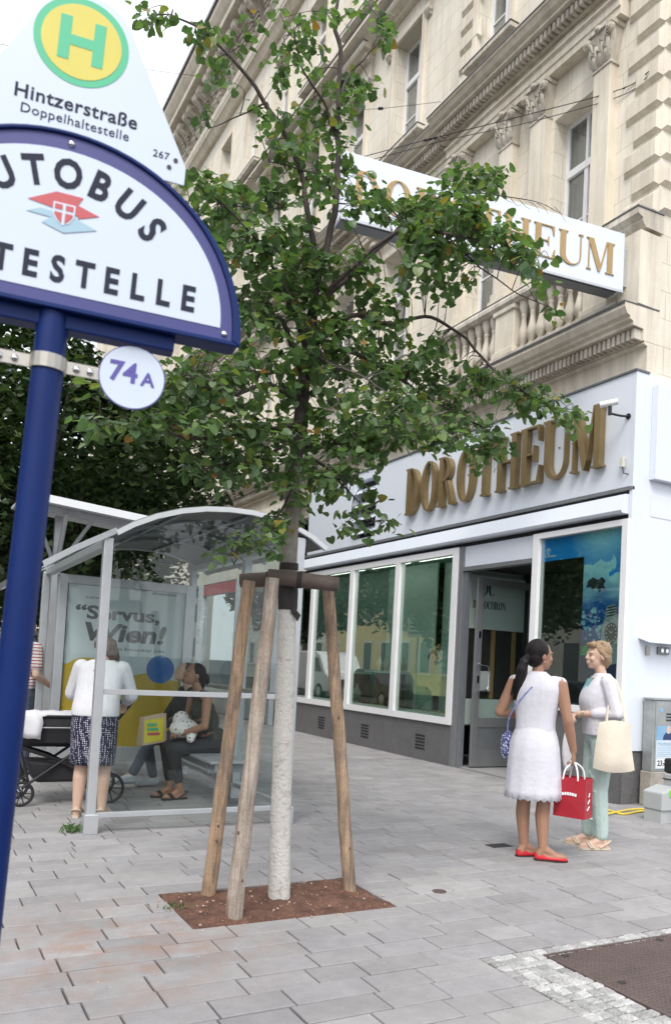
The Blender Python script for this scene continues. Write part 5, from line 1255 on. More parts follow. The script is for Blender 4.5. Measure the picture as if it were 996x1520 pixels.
wire('span_wire', 'lower thin wire running just beneath the upper span wire', [b1, at(920, 142, 10.3), at(780, 182, 11.1), at(660, 208, 11.9), at(500, 250, 13.6)], .005)
wire('guy_wire', 'thin guy wire on the wall above the span wires', [on_x(655, 150, XM-.05), at(567, 160, 13.3), at(520, 162, 14)], .004, [(at(569, 160, 13.3), at(561, 160.5, 13.3), .03)])
wire('sky_wire', 'thin wire crossing the white sky behind the stop plate', [at(-20, 60, 16), at(130, 90, 18), at(300, 113, 22)], .006)

# ------------------------------------------------------------------ switch cabinet with posters, tool trolley, cable
M('cabinet_metal', (.40, .42, .42), .45, metal=.5, var=.16, scale=5, fleck=.08); M('concrete', (.36, .335, .295), .9, var=.25, scale=6, bump=.3, fleck=.1)
M('poster_pale', (.58, .66, .72), .6, var=.06); M('poster_sky', (.22, .42, .62), .6, var=.1); M('suit_print', (.03, .05, .14), .6)
cb = thing('switch_cabinet', 'grey metal switch cabinet on a concrete base pasted with a poster', 'cabinet', (7.8, 6.5, 0))
MB().box(7.36, 8.25, 6.42, 6.575, 0, .385).build('cabinet_base', 'concrete', cb, True, bevel=.01)
MB().box(7.38, 8.22, 6.43, 6.57, .388, 1.19).build('cabinet_body', 'cabinet_metal', cb, True, bevel=.006)
MB().box(7.365, 8.235, 6.415, 6.575, 1.191, 1.215).build('cabinet_roof', 'cabinet_metal', cb, True, bevel=.004)
MB().box(7.41, 8.19, 6.422, 6.429, .41, 1.17).build('cabinet_door', 'cabinet_metal', cb, True, bevel=.003)
for k in range(3): MB().box(7.58, 7.80, 6.416, 6.421, .96+.035*k, .975+.035*k).build('vent_slot', 'black', cb, True)
ps = thing('pasted_poster', 'pale blue event poster with a portrait and the date 23.3 pasted on the cabinet', 'poster', (7.62, 6.42, .42))
def Q(mb, n_, m_): return mb.build(n_, m_, ps, True)
Q(MB().box(7.43, 7.95, 6.4195, 6.4215, .42, .74), 'poster_sheet', 'poster_pale'); Q(MB().box(7.43, 7.95, 6.4195, 6.4215, .7405, .90), 'poster_top', 'poster_sky')
Q(MB().box(7.44, 7.66, 6.4185, 6.4193, .43, .53), 'date_label', 'print_white')
Q(MB().prism([(7.53+.16*math.cos(a)*.55+.09, .745+.09*math.sin(a)) for a in [PI*k/10 for k in range(11)]], lambda u, v, d: (u, d, v), 6.4180, 6.4186), 'printed_shoulders', 'suit_print')
Q(MB().prism([(7.62+.035*math.cos(a), .86+.048*math.sin(a)) for a in [2*PI*k/16 for k in range(16)]], lambda u, v, d: (u, d, v), 6.4170, 6.4178), 'printed_head', 'skin_print')
def cabtext(s, size, x, z, m_, off=0.):
    o = text('printed_letters', s, size, m_, ps, Matrix.Identity(4), .0003, off, 'LEFT'); o.data.transform(WM[ps.name].inverted() @ frame((x, 6.4178, z), (1, 0, 0), (0, -1, 0)))
cabtext('23.3.', .085, 7.455, .48, 'print_black', .002); cabtext('Meditation', .062, 7.45, .70, 'poster_sky', .0)
for k in range(6): Q(MB().box(7.45, 7.9-.05*(k % 3), 6.4184, 6.4190, .56+.02*k, .565+.02*k), 'printed_line', 'poster_sky')
stk = thing('round_sticker', 'small blue sticker near the top of the cabinet door', 'sticker', (7.50, 6.42, 1.08))
MB().prism([(7.50+.025*math.cos(a), 1.08+.03*math.sin(a)) for a in [2*PI*k/8 for k in range(8)]], lambda u, v, d: (u, d, v), 6.4195, 6.4215).build('sticker_face', 'poster_sky', stk, True)
M('case_grey', (.42, .44, .44), .5, var=.05); M('case_green', (.20, .62, .04), .5, var=.05); M('rubber', (.02, .02, .022), .8)
tp = on_ground(985, 1228); tx, ty = tp.x+.36, tp.y+.16
tc = thing('tool_trolley', 'wheeled trolley base under the stacked tool cases at the right edge', 'trolley', (tx, ty, 0))
MB().box(tx-.05, tx+.55, ty-.2, ty+.2, .11, .14).build('trolley_deck', 'case_grey', tc, True, bevel=.01)
for x, y in ((tx, ty-.15), (tx, ty+.15), (tx+.5, ty-.15), (tx+.5, ty+.15)):
    MB().prism([(x+.05*math.cos(a), .05+.05*math.sin(a)) for a in [2*PI*k/18 for k in range(18)]], lambda u, v, d: (u, d, v), y-.015, y+.015).build('wheel', 'rubber', tc, True); MB().box(x-.012, x+.012, y-.02, y+.02, .06, .11).build('wheel_fork', 'alu', tc, True)
for i, (z0, z1, lab, dx) in enumerate(((.142, .32, 'lowest grey tool case with green latch at the right edge', 0), (.323, .47, 'middle grey tool case with green latch at the right edge', .06), (.473, .62, 'topmost dark tool case with green latch at the right edge', .06))):
    t = thing('tool_case', lab, 'tool case', (tx+.2+dx, ty, z0), group='stacked tool cases')
    MB().box(tx-.05+dx, tx+.5+dx, ty-.18, ty+.18, z0, z1).build('case_body', 'case_grey' if i < 2 else 'rubber', t, True, bevel=.018)
    MB().box(tx-.056+dx, tx+.506+dx, ty-.186, ty+.186, z1-.065, z1-.055).build('case_seam', 'rubber', t, True)
    for x in (tx+.02+dx, tx+.4+dx): MB().box(x, x+.07, ty-.196, ty-.181, z1-.10, z1-.03).build('case_latch', 'case_green', t, True, bevel=.006)
sc_ = thing('tool_case', 'small pale grey case with green clip beside the tool trolley', 'tool case', (tx-.28, ty+.1, 0))
MB().add([(tx-.26,ty-.05,.12),(tx-.06,ty-.05,.12),(tx-.06,ty+.2,.12),(tx-.26,ty+.2,.12),(tx-.26,ty-.05,.30),(tx-.06,ty-.05,.36),(tx-.06,ty+.2,.36),(tx-.26,ty+.2,.30)], BF).build('case_body', 'case_grey', sc_, True, bevel=.015)
MB().box(tx-.16, tx-.10, ty-.06, ty-.051, .26, .33).build('case_latch', 'case_green', sc_, True)
MB().box(tx-.25, tx-.07, ty-.03, ty+.18, .0, .119).build('case_foot', 'case_grey', sc_, True)
M('cable_yellow', (.72, .55, .06), .5, var=.06)
cp = [on_ground(*q, .012) for q in ((868,1206),(888,1203),(905,1204),(925,1209),(950,1205),(975,1204),(1000,1204))]
ca = thing('extension_cable', 'yellow extension cable lying along the foot of the corner plinth', 'cable', cp[0])
MB().tube(smooth_path(cp, 8), .011, 8).build('cable', 'cable_yellow', ca, True, smooth=True)
cp2 = [on_ground(*q, .02) for q in ((868,1212),(893,1210),(915,1206),(940,1202),(972,1202))]
MB().tube(smooth_path(cp2, 8), .011, 8).build('cable', 'cable_yellow', ca, True, smooth=True)
re_ = on_ground(864, 1205)
rl = thing('cable_reel', 'yellow cable wound on a reel partly behind the red carrier bag', 'cable reel', re_)
ax = Vector((math.cos(R(-45)), math.sin(R(-45)), 0)); az_ = Vector((0,0,1)); ay = ax.cross(az_)
for k in range(7):
    off = ay*(.02*(k-3)); MB().tube([re_+off+Vector((0,0,.19))+ax*(.125*math.cos(a))+az_*(.15*math.sin(a)) for a in [2*PI*j/24 for j in range(25)]], .0115, 6, False).build('cable_turn', 'cable_yellow', rl, True, smooth=True)
for s_ in (-1, 1):
    MB().tube([re_+ay*(.09*s_)+ax*-.13, re_+ay*(.09*s_)+Vector((0,0,.2)), re_+ay*(.09*s_)+ax*.13], .01, 6).build('reel_leg', 'rubber', rl, True)

# ------------------------------------------------------------------ grass tufts
M('grass_blade', (.06, .12, .03), .7, var=.3, scale=30)
for lab, (px, py), n, hh in (('small green grass tuft at the foot of the near shelter post', (108, 1236), 70, .07), ('tiny green weed at the left corner of the tree pit', (263, 1348), 40, .03)):
    g = on_ground(px, py); t = thing('grass_tuft', lab, 'grass', g); mb = MB()
    for k in range(n):
        p = g+Vector((rr.gauss(0, .05), rr.gauss(0, .03), 0)); a = rr.uniform(0, 6.3); d = Vector((math.cos(a), math.sin(a), 0)); h_ = hh*rr.uniform(.4, 1); w_ = Vector((-d.y, d.x, 0))*.003
        mb.add([p-w_, p+w_, p+d*h_*.4+Vector((0,0,h_*.8))+w_*.6, p+d*h_*.9+Vector((0,0,h_))], [(0,1,2), (0,2,3)])
    tag(mb.build('grass_blades', 'grass_blade', t, True), kind='stuff')

# ------------------------------------------------------------------ across the street: what the shop glass mirrors
M('wall_yellow', (.80, .62, .30), .9, var=.08, scale=1); M('wall_cream', (.75, .70, .60), .9, var=.08, scale=1); M('wall_grey', (.42, .41, .40), .9, var=.08, scale=1); M('window_dark', (.05, .06, .07), .15, var=.2)
def far_house(x, y0, y1, h, mat, lab, face=1):
    t = thing('street_house', lab, 'building', (x, (y0+y1)/2, 0), group='houses across the street')
    MB().box(x-8, x, y0, y1, -.2, h).build('wall', mat, t, True)
    MB().box(x-8.2, x+.35, y0-.01, y1+.01, h, h+.35).build('cornice', 'stone_light', t, True)
    MB().prism([(x+.2, h+.35), (x-8.2, h+.35), (x-5, h+3), (x-3, h+3)], lambda u, v, d: (u, d, v), y0, y1).build('roof', 'roof_slate', t, True)
    wm_ = MB().box(-.02, .03, -.55, .55, 0, 1.9).mesh('window'); wm_.materials.append(MATS['window_dark'])
    fm_ = MB().box(-.02, .06, -.70, -.56, -.1, 2.05).box(-.02, .06, .56, .70, -.1, 2.05).box(-.02, .06, -.559, .559, 1.91, 2.05).box(-.02, .12, -.75, .75, -.2, -.101).mesh('window_frame'); fm_.materials.append(MATS['stone_light'])
    z = 1.2
    while z < h-2.3:
        y = y0+1.2
        while y < y1-1:
            o = place(wm_, 'window', (x, y, z), t); f_ = place(fm_, 'window_frame', (x, y, z), t); y += 2.5
        z += 3.6
far_house(-15, 22, 40, 17, 'wall_cream', 'cream house across the street mirrored in the left shop windows')
far_house(-15, 40.2, 58, 18, 'wall_yellow', 'yellow house across the street mirrored in the shop windows')
far_house(-15, 2, 21.8, 16, 'wall_grey', 'grey house across the street mirrored in the corner window')
far_house(-15, 58.2, 80, 17, 'wall_cream', 'farthest cream house across the street')
t = thing('street_house', 'pale house closing the far end of the street behind the trees', 'building', (0, 84, 0), group='houses across the street')
MB().box(-14, 30, 84, 92, -.2, 16).build('wall', 'wall_cream', t, True); wm_ = MB().box(-.55, .55, -.03, .02, 0, 1.9).mesh('window'); wm_.materials.append(MATS['window_dark'])
for i in range(14):
    for j in range(4): place(wm_, 'window', (-12+i*2.9, 84, 1.5+j*3.6), t)
back_tree(-6.5, 34, 6.2, (3.0, 3.2, 2.8), 6000, 'green tree on the far pavement mirrored in the windows', .16, 5)
back_tree(-6.5, 44, 6.0, (2.8, 3.0, 2.6), 5000, 'second green tree on the far pavement mirrored in the windows', .16, 6)
back_tree(-6.2, 17, 6.4, (3.0, 3.2, 2.8), 6000, 'green tree across the road mirrored in the corner window', .16, 8)
M('car_dark', (.02, .025, .03), .25, var=.1, spec=.6); M('car_white', (.75, .76, .78), .3, var=.03); M('tyre', (.02, .02, .02), .8); M('car_glass', (.02, .025, .03), .05, var=.1)
def vehicle(name, lab, cat, x, y, prof, glassp, wd, mat, wheels, wr):
    t = thing(name, lab, cat, (x, y, -.13)); f = lambda u, v, d: (x+d, y+u, v-.13)
    MB().prism(prof, f, -wd/2, wd/2).build('body', mat, t, True, bevel=.06)
    for g_ in glassp:
        for s_ in (-1, 1): MB().prism(g_, f, s_*(wd/2-.005), s_*(wd/2+.012)).build('side_window', 'car_glass', t, True)
    for w_ in wheels:
        for s_ in (-1, 1):
            wl = MB().prism([(w_+wr*math.cos(a), wr+wr*math.sin(a)) for a in [2*PI*k/20 for k in range(20)]], f, s_*(wd/2-.18), s_*(wd/2+.015)).build('wheel', 'tyre', t, True)
            MB().prism([(w_+wr*.6*math.cos(a), wr+wr*.6*math.sin(a)) for a in [2*PI*k/16 for k in range(16)]], f, s_*(wd/2+.016), s_*(wd/2+.024)).build('rim', 'alu', wl, True)
    return t
vehicle('parked_car', 'dark saloon car across the kerb mirrored in the second shop window', 'car', -2.6, 28.2, [(-2.2,.35),(-2.2,.72),(-1.9,.85),(-1.2,.92),(-.55,1.38),(.7,1.42),(1.35,1.0),(2.1,.92),(2.25,.6),(2.2,.3)], [[(-1.0,.95),(-.5,1.32),(.05,1.35),(.05,.95)], [(.12,.95),(.12,1.35),(.65,1.34),(1.15,.97)]], 1.75, 'car_dark', (-1.4, 1.4), .31)
vehicle('parked_van', 'white delivery van mirrored in the left shop windows', 'van', -2.7, 34.0, [(-2.6,.35),(-2.65,.95),(-2.2,1.15),(-1.6,1.95),(-1.2,2.1),(2.5,2.1),(2.6,1.9),(2.6,.35)], [[(-1.9,1.2),(-1.5,1.8),(-.9,1.85),(-.9,1.2)]], 1.9, 'car_white', (-1.7, 1.7), .34)
vehicle('parked_car', 'second dark car mirrored in the corner window', 'car', -2.6, 17.2, [(-2.2,.35),(-2.2,.72),(-1.9,.85),(-1.2,.92),(-.55,1.38),(.7,1.42),(1.35,1.0),(2.1,.92),(2.25,.6),(2.2,.3)], [[(-1.0,.95),(-.5,1.32),(.05,1.35),(.05,.95)], [(.12,.95),(.12,1.35),(.65,1.34),(1.15,.97)]], 1.75, 'car_dark', (-1.4, 1.4), .31)
# no-stopping sign whose face shows mirrored in the window by the door
t = thing('no_stopping_sign', 'no stopping sign with a text board mirrored in the window beside the door', 'sign', (-.35, 22.4, 0))
MB().tube([(-.35, 22.4, -.02), (-.35, 22.4, 4.3)], .035, 10).build('pole', 'alu', t, True)
MB().box(-.31, -.30, 21.85, 22.95, 2.45, 4.35).build('text_board', 'print_white', t, True)
for r_, m_, d in ((.48, 'logo_red', .0), (.37, 'poster_blue', .004)): MB().prism([(22.4+r_*math.cos(a), 3.78+r_*math.sin(a)) for a in [2*PI*k/28 for k in range(28)]], lambda u, v, q: (q, u, v), -.299+d, -.297+d).build('sign_disc', m_, t, True)
MB().prism([(22.4-.30, 3.78+.22), (22.4-.22, 3.78+.30), (22.4+.30, 3.78-.22), (22.4+.22, 3.78-.30)], lambda u, v, q: (q, u, v), -.292, -.290).build('sign_bar', 'logo_red', t, True)
for k in range(5): MB().box(-.299, -.297, 21.95, 22.85-.1*(k % 2), 2.55+.14*k, 2.60+.14*k).build('text_line', 'print_black', t, True)
# ------------------------------------------------------------------ people
M('skin_tan', (.34, .185, .12), .55, var=.06, scale=12); M('skin_fair', (.56, .375, .285), .55, var=.06, scale=12); M('skin_deep', (.33, .175, .11), .55, var=.06, scale=12)
M('hair_black', (.008, .006, .006), .45, var=.3, scale=60, bump=.6, bscale=160, spec=.25); M('hair_blond', (.30, .205, .12), .5, var=.3, scale=60, bump=.5, bscale=200); M('hair_brown', (.10, .068, .045), .5, var=.3, scale=60, bump=.5, bscale=200)
M('dress_white', (.64, .64, .70), .85, var=.03, scale=14, bump=.55, bscale=26); M('cardigan', (.62, .61, .66), .9, var=.03, scale=20, bump=.5, bscale=24); M('mint', (.42, .53, .50), .85, var=.05, scale=10, bump=.5, bscale=20)
M('tote', (.66, .605, .50), .9, var=.04, scale=8, bump=.5, bscale=16); M('red_shoe', (.52, .02, .03), .45, var=.08); M('red_bag', (.36, .016, .03), .4, var=.06, scale=6); M('sandal', (.55, .46, .36), .6, var=.08); M('teal_print', (.20, .42, .42), .85, var=.3, scale=25)
M('bead', (.24, .28, .55), .5, var=.5, scale=40); M('bag_yellow', (.70, .60, .05), .55, var=.06); M('denim', (.055, .07, .10), .85, var=.15, scale=14); M('tank_olive', (.05, .055, .045), .9, var=.15); M('trouser_dark', (.028, .030, .034), .9, var=.15); M('sneaker', (.42, .47, .50), .7, var=.08)
M('paper', (.55, .42, .28), .8, var=.06)
def dots_mat(name, base, dot, scale, thr):
    m = bpy.data.materials.new(name); m.use_nodes = True; n = m.node_tree.nodes; l = m.node_tree.links; b = n['Principled BSDF']; b.inputs['Roughness'].default_value = .9
    g = n.new('ShaderNodeTexCoord'); v = n.new('ShaderNodeTexVoronoi'); v.inputs['Scale'].default_value = scale; v.inputs['Randomness'].default_value = .35; l.new(g.outputs['Object'], v.inputs['Vector'])
    mr = n.new('ShaderNodeMapRange'); mr.inputs[1].default_value = thr; mr.inputs[2].default_value = thr+.06; mr.inputs[3].default_value = 1; mr.inputs[4].default_value = 0; l.new(v.outputs['Distance'], mr.inputs[0])
    mx = n.new('ShaderNodeMix'); mx.data_type = 'RGBA'; mx.inputs[6].default_value = (*base, 1); mx.inputs[7].default_value = (*dot, 1); l.new(mr.outputs[0], mx.inputs[0]); l.new(mx.outputs[2], b.inputs['Base Color']); MATS[name] = m
dots_mat('skirt_dots', (.014, .014, .045), (.55, .55, .6), 62, .30); dots_mat('bag_floral', (.72, .70, .68), (.10, .05, .05), 26, .22); dots_mat('beads', (.05, .06, .22), (.62, .66, .72), 70, .3)
def stripes(name, a, b_, axis, sc):
    m = bpy.data.materials.new(name); m.use_nodes = True; n = m.node_tree.nodes; l = m.node_tree.links; b = n['Principled BSDF']; b.inputs['Roughness'].default_value = .9
    g = n.new('ShaderNodeTexCoord'); w = n.new('ShaderNodeTexWave'); w.bands_direction = axis; w.inputs['Scale'].default_value = sc; w.inputs['Distortion'].default_value = .3; l.new(g.outputs['Object'], w.inputs['Vector'])
    r = n.new('ShaderNodeValToRGB'); r.color_ramp.interpolation = 'CONSTANT'; r.color_ramp.elements[0].color = (*a, 1); r.color_ramp.elements[1].color = (*b_, 1); r.color_ramp.elements[1].position = .72; l.new(w.outputs['Fac'], r.inputs[0]); l.new(r.outputs[0], b.inputs['Base Color']); MATS[name] = m
stripes('polo', (.62, .60, .58), (.35, .06, .08), 'Z', 9)
V = Vector
def lerp(a, b, t): return V(a)*(1-t)+V(b)*t
def leg(mb, hip, knee, ankle, toe, k=1.):
    mb.cap(hip, lerp(hip, knee, .6), .088*k, .068*k); mb.cap(lerp(hip, knee, .5), knee, .072*k, .052*k)
    back = (V(ankle)-V(toe)); back.z = 0; back = back.normalized()*.012
    mb.cap(knee, lerp(knee, ankle, .35)+back, .051*k, .053*k); mb.cap(lerp(knee, ankle, .35)+back, ankle, .053*k, .033*k)
    foot(mb, ankle, toe, 1.)
def foot(mb, ankle, toe, k=1.):
    d = V(toe)-V(ankle); d.z = 0; d.normalize(); h = V(ankle)-d*.03; h.z = V(toe).z
    mb.cap(h+V((0,0,.012)), V(ankle), .03*k, .034*k); mb.cap(h, V(toe)-d*.03, .030*k, .032*k); mb.cap(V(ankle)+d*.03-V((0,0,.01)), V(toe)-d*.05, .032*k, .026*k); mb.cap(V(toe)-d*.04, V(toe), .034*k, .020*k)
def arm(mb, sh_, el, wr, k=1.):
    mb.cap(sh_, lerp(sh_, el, .5), .052*k, .045*k); mb.cap(lerp(sh_, el, .5), el, .045*k, .037*k); mb.cap(el, lerp(el, wr, .35), .038*k, .037*k); mb.cap(lerp(el, wr, .35), wr, .037*k, .025*k)
def hand(mb, wr, d, palm, curl=.5, thumb=1):
    d = V(d).normalized(); palm = V(palm); palm = (palm-d*palm.dot(d)).normalized(); sd = d.cross(palm)*thumb; wr = V(wr)
    for k in (-.022, -.007, .008, .022): mb.cap(wr+d*.01+sd*k*.7, wr+d*.078+sd*k, .0135, .012, 6)
    for j, (k, ln) in enumerate(((.024, .066), (.008, .076), (-.008, .070), (-.023, .055))):
        p = wr+d*.082+sd*k; a = .25+curl*.5
        for seg, rad in ((.45, .0092), (.32, .0085), (.23, .0078)):
            dd = d*math.cos(a)+palm*math.sin(a); q = p+dd*ln*seg; mb.cap(p, q, rad, rad*.93, 6); p = q; a += curl*1.25
    p = wr+d*.025+sd*.026; q = p+(d*.6+sd*.6+palm*.35).normalized()*.036; mb.cap(p, q, .0125, .0105, 6); mb.cap(q, q+(d*.85+sd*.1+palm*.55).normalized()*.032, .0105, .008, 6)
def head(mb, c, yaw=0., pitch=0., k=1.):
    rt = Matrix.Rotation(-yaw, 3, 'Z') @ Matrix.Rotation(-pitch, 3, 'X'); c = V(c)
    f = lambda x, y, z: c+rt @ V((x*k, y*k, z*k))
    mb.ell(f(0,-.008,.02), (.074*k,.094*k,.098*k), rt, 16, 12); mb.ell(f(0,.028,-.045), (.056*k,.062*k,.066*k), rt, 14, 10); mb.ell(f(0,.06,-.088), (.026*k,.024*k,.022*k), rt)
    mb.cap(f(0,.086,.012), f(0,.101,-.022), .009*k, .0115*k, 8); mb.ell(f(0,.088,-.056), (.024*k,.012*k,.008*k), rt, 8, 6); mb.ell(f(0,.086,-.068), (.02*k,.012*k,.008*k), rt, 8, 6)
    for s_ in (-1, 1):
        mb.ell(f(s_*.075,-.01,-.012), (.010*k,.02*k,.03*k), rt, 8, 8); mb.ell(f(s_*.036,.066,-.03), (.024*k,.022*k,.024*k), rt, 8, 6); mb.ell(f(s_*.032,.078,.022), (.024*k,.014*k,.008*k), rt, 8, 6)
    return f
def eyes(f, parent, k=1., lip='red_lip'):
    for s_ in (-1, 1):
        MB().ell(f(s_*.031,.0745,.004), (.0115*k,.009*k,.0065*k), None, 10, 8).build('eye', 'eye_white', parent, smooth=True); MB().ell(f(s_*.031,.0805,.004), (.005*k,.004*k,.005*k), None, 8, 6).build('iris', 'hair_brown', parent, smooth=True)
M('eye_white', (.42, .38, .36), .3, var=.02)
def person(label, loc, azd, group=None): return thing('person', label, 'person', loc, Matrix.Rotation(R(-azd), 3, 'Z'), group)

# --- woman in white dress, seen from behind
w1 = person('woman in a sleeveless white dress with a black ponytail and red flat shoes', (4.28, 4.86, 0), 52)
b = MB()
hR, hL = (.075, 0, .86), (-.075, 0, .86)
leg(b, hR, (.085, .02, .46), (.10, -.02, .085), (.255, .02, .030), 1.05); leg(b, hL, (-.07, .03, .46), (-.055, .03, .085), (.06, .13, .030), 1.05)
b.ell((0, -.02, .90), (.165, .125, .14)); b.ell((0, 0, 1.06), (.135, .10, .14)); b.ell((0, 0, 1.23), (.155, .105, .16)); b.cap((-.13, 0, 1.345), (.13, 0, 1.345), .055); b.cap((0, -.01, 1.36), (0, .005, 1.46), .052, .045)
arm(b, (.175, 0, 1.34), (.245, -.02, 1.07), (.285, .06, .835), 1.08); arm(b, (-.175, 0, 1.34), (-.275, -.03, 1.10), (-.13, .17, 1.07), 1.08)
hand(b, (.285, .06, .835), (.05, .10, -1), (-.9, .1, 0), .85, 1); hand(b, (-.13, .17, 1.07), (.8, .5, .0), (0, -.3, -1), .4, -1)
fh = head(b, (0.01, .015, 1.555), R(48))
organic(b, 'body', 'skin_tan', w1, .0065, 2); eyes(fh, w1)
for s_ in (-1, 1): MB().ell(fh(s_*.083, -.008, -.05), (.006, .006, .006), None, 8, 6).build('earring', 'jewel', w1, smooth=True)
h = MB(); rt_ = Matrix.Rotation(-R(48), 3, 'Z')
h.ell(fh(0, -.026, .032), (.086, .095, .098), rt_, 18, 14); h.ell(fh(0, -.05, -.02), (.078, .068, .075), rt_, 14, 10); h.cap(fh(0, -.10, -.02), fh(-.005, -.135, -.045), .034, .03)
pp = fh(0, -.135, -.05); 
h.cap(pp, pp+V((-.015, -.015, -.07)), .032, .044); h.cap(pp+V((-.015, -.015, -.07)), pp+V((-.03, -.005, -.19)), .046, .042); h.cap(pp+V((-.03, -.005, -.19)), pp+V((-.045, .005, -.30)), .042, .018)
for k in range(7): h.cap(pp+V((-.03+.012*(k-3), -.01, -.15)), pp+V((-.042+.018*(k-3), 0, -.27-.02*((k*5) % 3))), .014, .006)
organic(h, 'hair', 'hair_black', w1, .006, 2)
MB().tube([pp+V((0, 0, .012)), pp+V((-.004, -.004, -.012))], .036, 12).build('hair_band', 'black', w1, smooth=True)
d = MB()
d.loft([(.98, .152, .116, 0, -.004), (1.04, .150, .114, 0, -.004), (1.12, .160, .120, 0, 0), (1.22, .178, .130, 0, .004), (1.30, .186, .124, 0, -.002), (1.36, .165, .100, 0, -.008), (1.40, .10, .078, 0, -.01), (1.43, .062, .058, 0, -.006)])
d.cap((-.125, -.005, 1.345), (-.175, 0, 1.345), .06, .053); d.cap((.125, -.005, 1.345), (.175, 0, 1.345), .06, .053); d.ell((0, .075, 1.21), (.12, .06, .07))
organic(d, 'bodice', 'dress_white', w1, .007, 2)
def skirt(name, mat, parent, rings, seg=72, pleat=.0, npl=14, scal=0., nsc=22):
    mb = MB(); n = len(rings)
    for i, (z, rx, ry, cx_, cy_) in enumerate(rings):
        t = i/(n-1)
        for k in range(seg):
            a = 2*PI*k/seg; f_ = 1+pleat*t*(math.sin(a*npl+.6*math.sin(3*a))+.5*math.sin(a*(npl//2)+1.3))
            zz = z-(scal*abs(math.sin(a*nsc/2)) if i == n-1 else 0)
            mb.v.append(V((cx_+rx*f_*math.cos(a), cy_+ry*f_*math.sin(a), zz)))
    mb.f = [(i*seg+k, i*seg+(k+1) % seg, (i+1)*seg+(k+1) % seg, (i+1)*seg+k) for i in range(n-1) for k in range(seg)]
    o = mb.build(name, mat, parent, smooth=True); s_ = o.modifiers.new('thick', 'SOLIDIFY'); s_.thickness = .004; return o
skirt('skirt', 'dress_white', w1, [(1.035, .142, .108, 0, 0), (1.0, .148, .116, 0, -.004), (.93, .172, .142, 0, -.012), (.86, .188, .158, 0, -.015), (.75, .198, .165, 0, -.01), (.62, .206, .170, 0, 0), (.52, .212, .175, 0, .0), (.475, .215, .178, 0, .0)], pleat=.02, npl=10, scal=.022)
MB().strip([(.149*math.cos(a), .117*math.sin(a)) for a in [2*PI*k/40 for k in range(40)]], [(.143*math.cos(a), .109*math.sin(a)) for a in [2*PI*k/40 for k in range(40)]], lambda u, v, q: (u, v, q), 1.015, 1.045, True).build('waistband', 'dress_white', w1, smooth=True)
# collar
MB().lathe([(.066, 0), (.075, .012), (.064, .045), (.06, .042), (.068, .012)], (0, -.008, 1.385), 20, 1, 1, False).build('collar', 'dress_white', w1, smooth=True)
def flat_shoe(parent, ankle, toe, mat, open_=False):
    mb = MB(); d = V(toe)-V(ankle); d.z = 0; d.normalize(); sd = V((-d.y, d.x, 0)); h_ = V((ankle[0], ankle[1], 0))-d*.065; L = (V((toe[0], toe[1], 0))+d*.028-h_).length
    prof = [(0, .022, .052), (.08, .030, .056), (.25, .032, .045), (.45, .034, .040), (.65, .041, .044), (.82, .040, .040), (.94, .026, .032), (1.0, .008, .02)]
    for t, w_, hh in prof:
        c = h_+d*L*t
        for a, zz in ((-1, .003), (-1.03, .02), (-.85, hh), (.85, hh), (1.03, .02), (1, .003)): mb.v.append(c+sd*w_*a+V((0, 0, zz)))
    n = len(prof); mb.f = [(i*6+k, i*6+(k+1) % 6, (i+1)*6+(k+1) % 6, (i+1)*6+k) for i in range(n-1) for k in range(6) if not (k == 2 and i < 3)]+[(0, 1, 2, 3, 4, 5), tuple(reversed(range((n-1)*6, n*6)))]
    o = mb.build('shoe', mat, parent, smooth=True); s_ = o.modifiers.new('sub', 'SUBSURF'); s_.levels = 1; s_.render_levels = 1
    sl = MB()
    for t, w_, hh in prof:
        c = h_+d*L*t
        sl.v += [c-sd*w_*1.04, c+sd*w_*1.04, c-sd*w_*1.04+V((0,0,.008)), c+sd*w_*1.04+V((0,0,.008))]
    sl.f = [f_ for i in range(n-1) for f_ in ((i*4+2, i*4+3, i*4+7, i*4+6), (i*4, i*4+2, i*4+6, i*4+4), (i*4+3, i*4+1, i*4+5, i*4+7), (i*4+1, i*4, i*4+4, i*4+5))]
    sl.build('shoe_sole', 'tie_black' if mat == 'red_shoe' else 'sandal', o)
flat_shoe(w1, (.10, -.02, .085), (.255, .02, .03), 'red_shoe'); flat_shoe(w1, (-.055, .03, .085), (.06, .13, .03), 'red_shoe')
# her things
cbm = WM[w1.name]
cr = thing('beaded_bag', 'small blue and white beaded shoulder bag at the hip of the woman in white', 'handbag', cbm @ V((-.215, .03, .86)), Matrix.Rotation(R(-52), 3, 'Z'))
bg_ = MB(); bg_.ell((0, 0, 0), (.045, .085, .095), None, 16, 12); bg_.ell((0, 0, -.04), (.048, .09, .07)); organic(bg_, 'bag_body', 'beads', cr, .008, 1)
for k in range(70):
    a = rnd.uniform(0, 2*PI); z = rnd.uniform(-.11, .07); r_ = math.sqrt(max(.05, 1-(z/.12)**2)); MB().ell((.047*r_*math.cos(a), .088*r_*math.sin(a), z-.012), (.008, .008, .008), None, 6, 4).build('bead', 'sign_white' if k % 3 else 'bead', cr)
MB().tube(smooth_path([(.0, -.03, .08), (.02, -.09, .20), (.10, -.145, .33), (.2, -.155, .45)], 6), .006, 6).build('strap', 'bead', cr)
hp = cbm @ V((.295, .07, .745))
rb_ = thing('carrier_bag', 'red paper carrier bag with white handles held by the woman in white', 'bag', (hp.x, hp.y, .34), Matrix.Rotation(R(-66), 3, 'Z'))
mb = MB(); W_, D_, Hh = .125, .075, .30
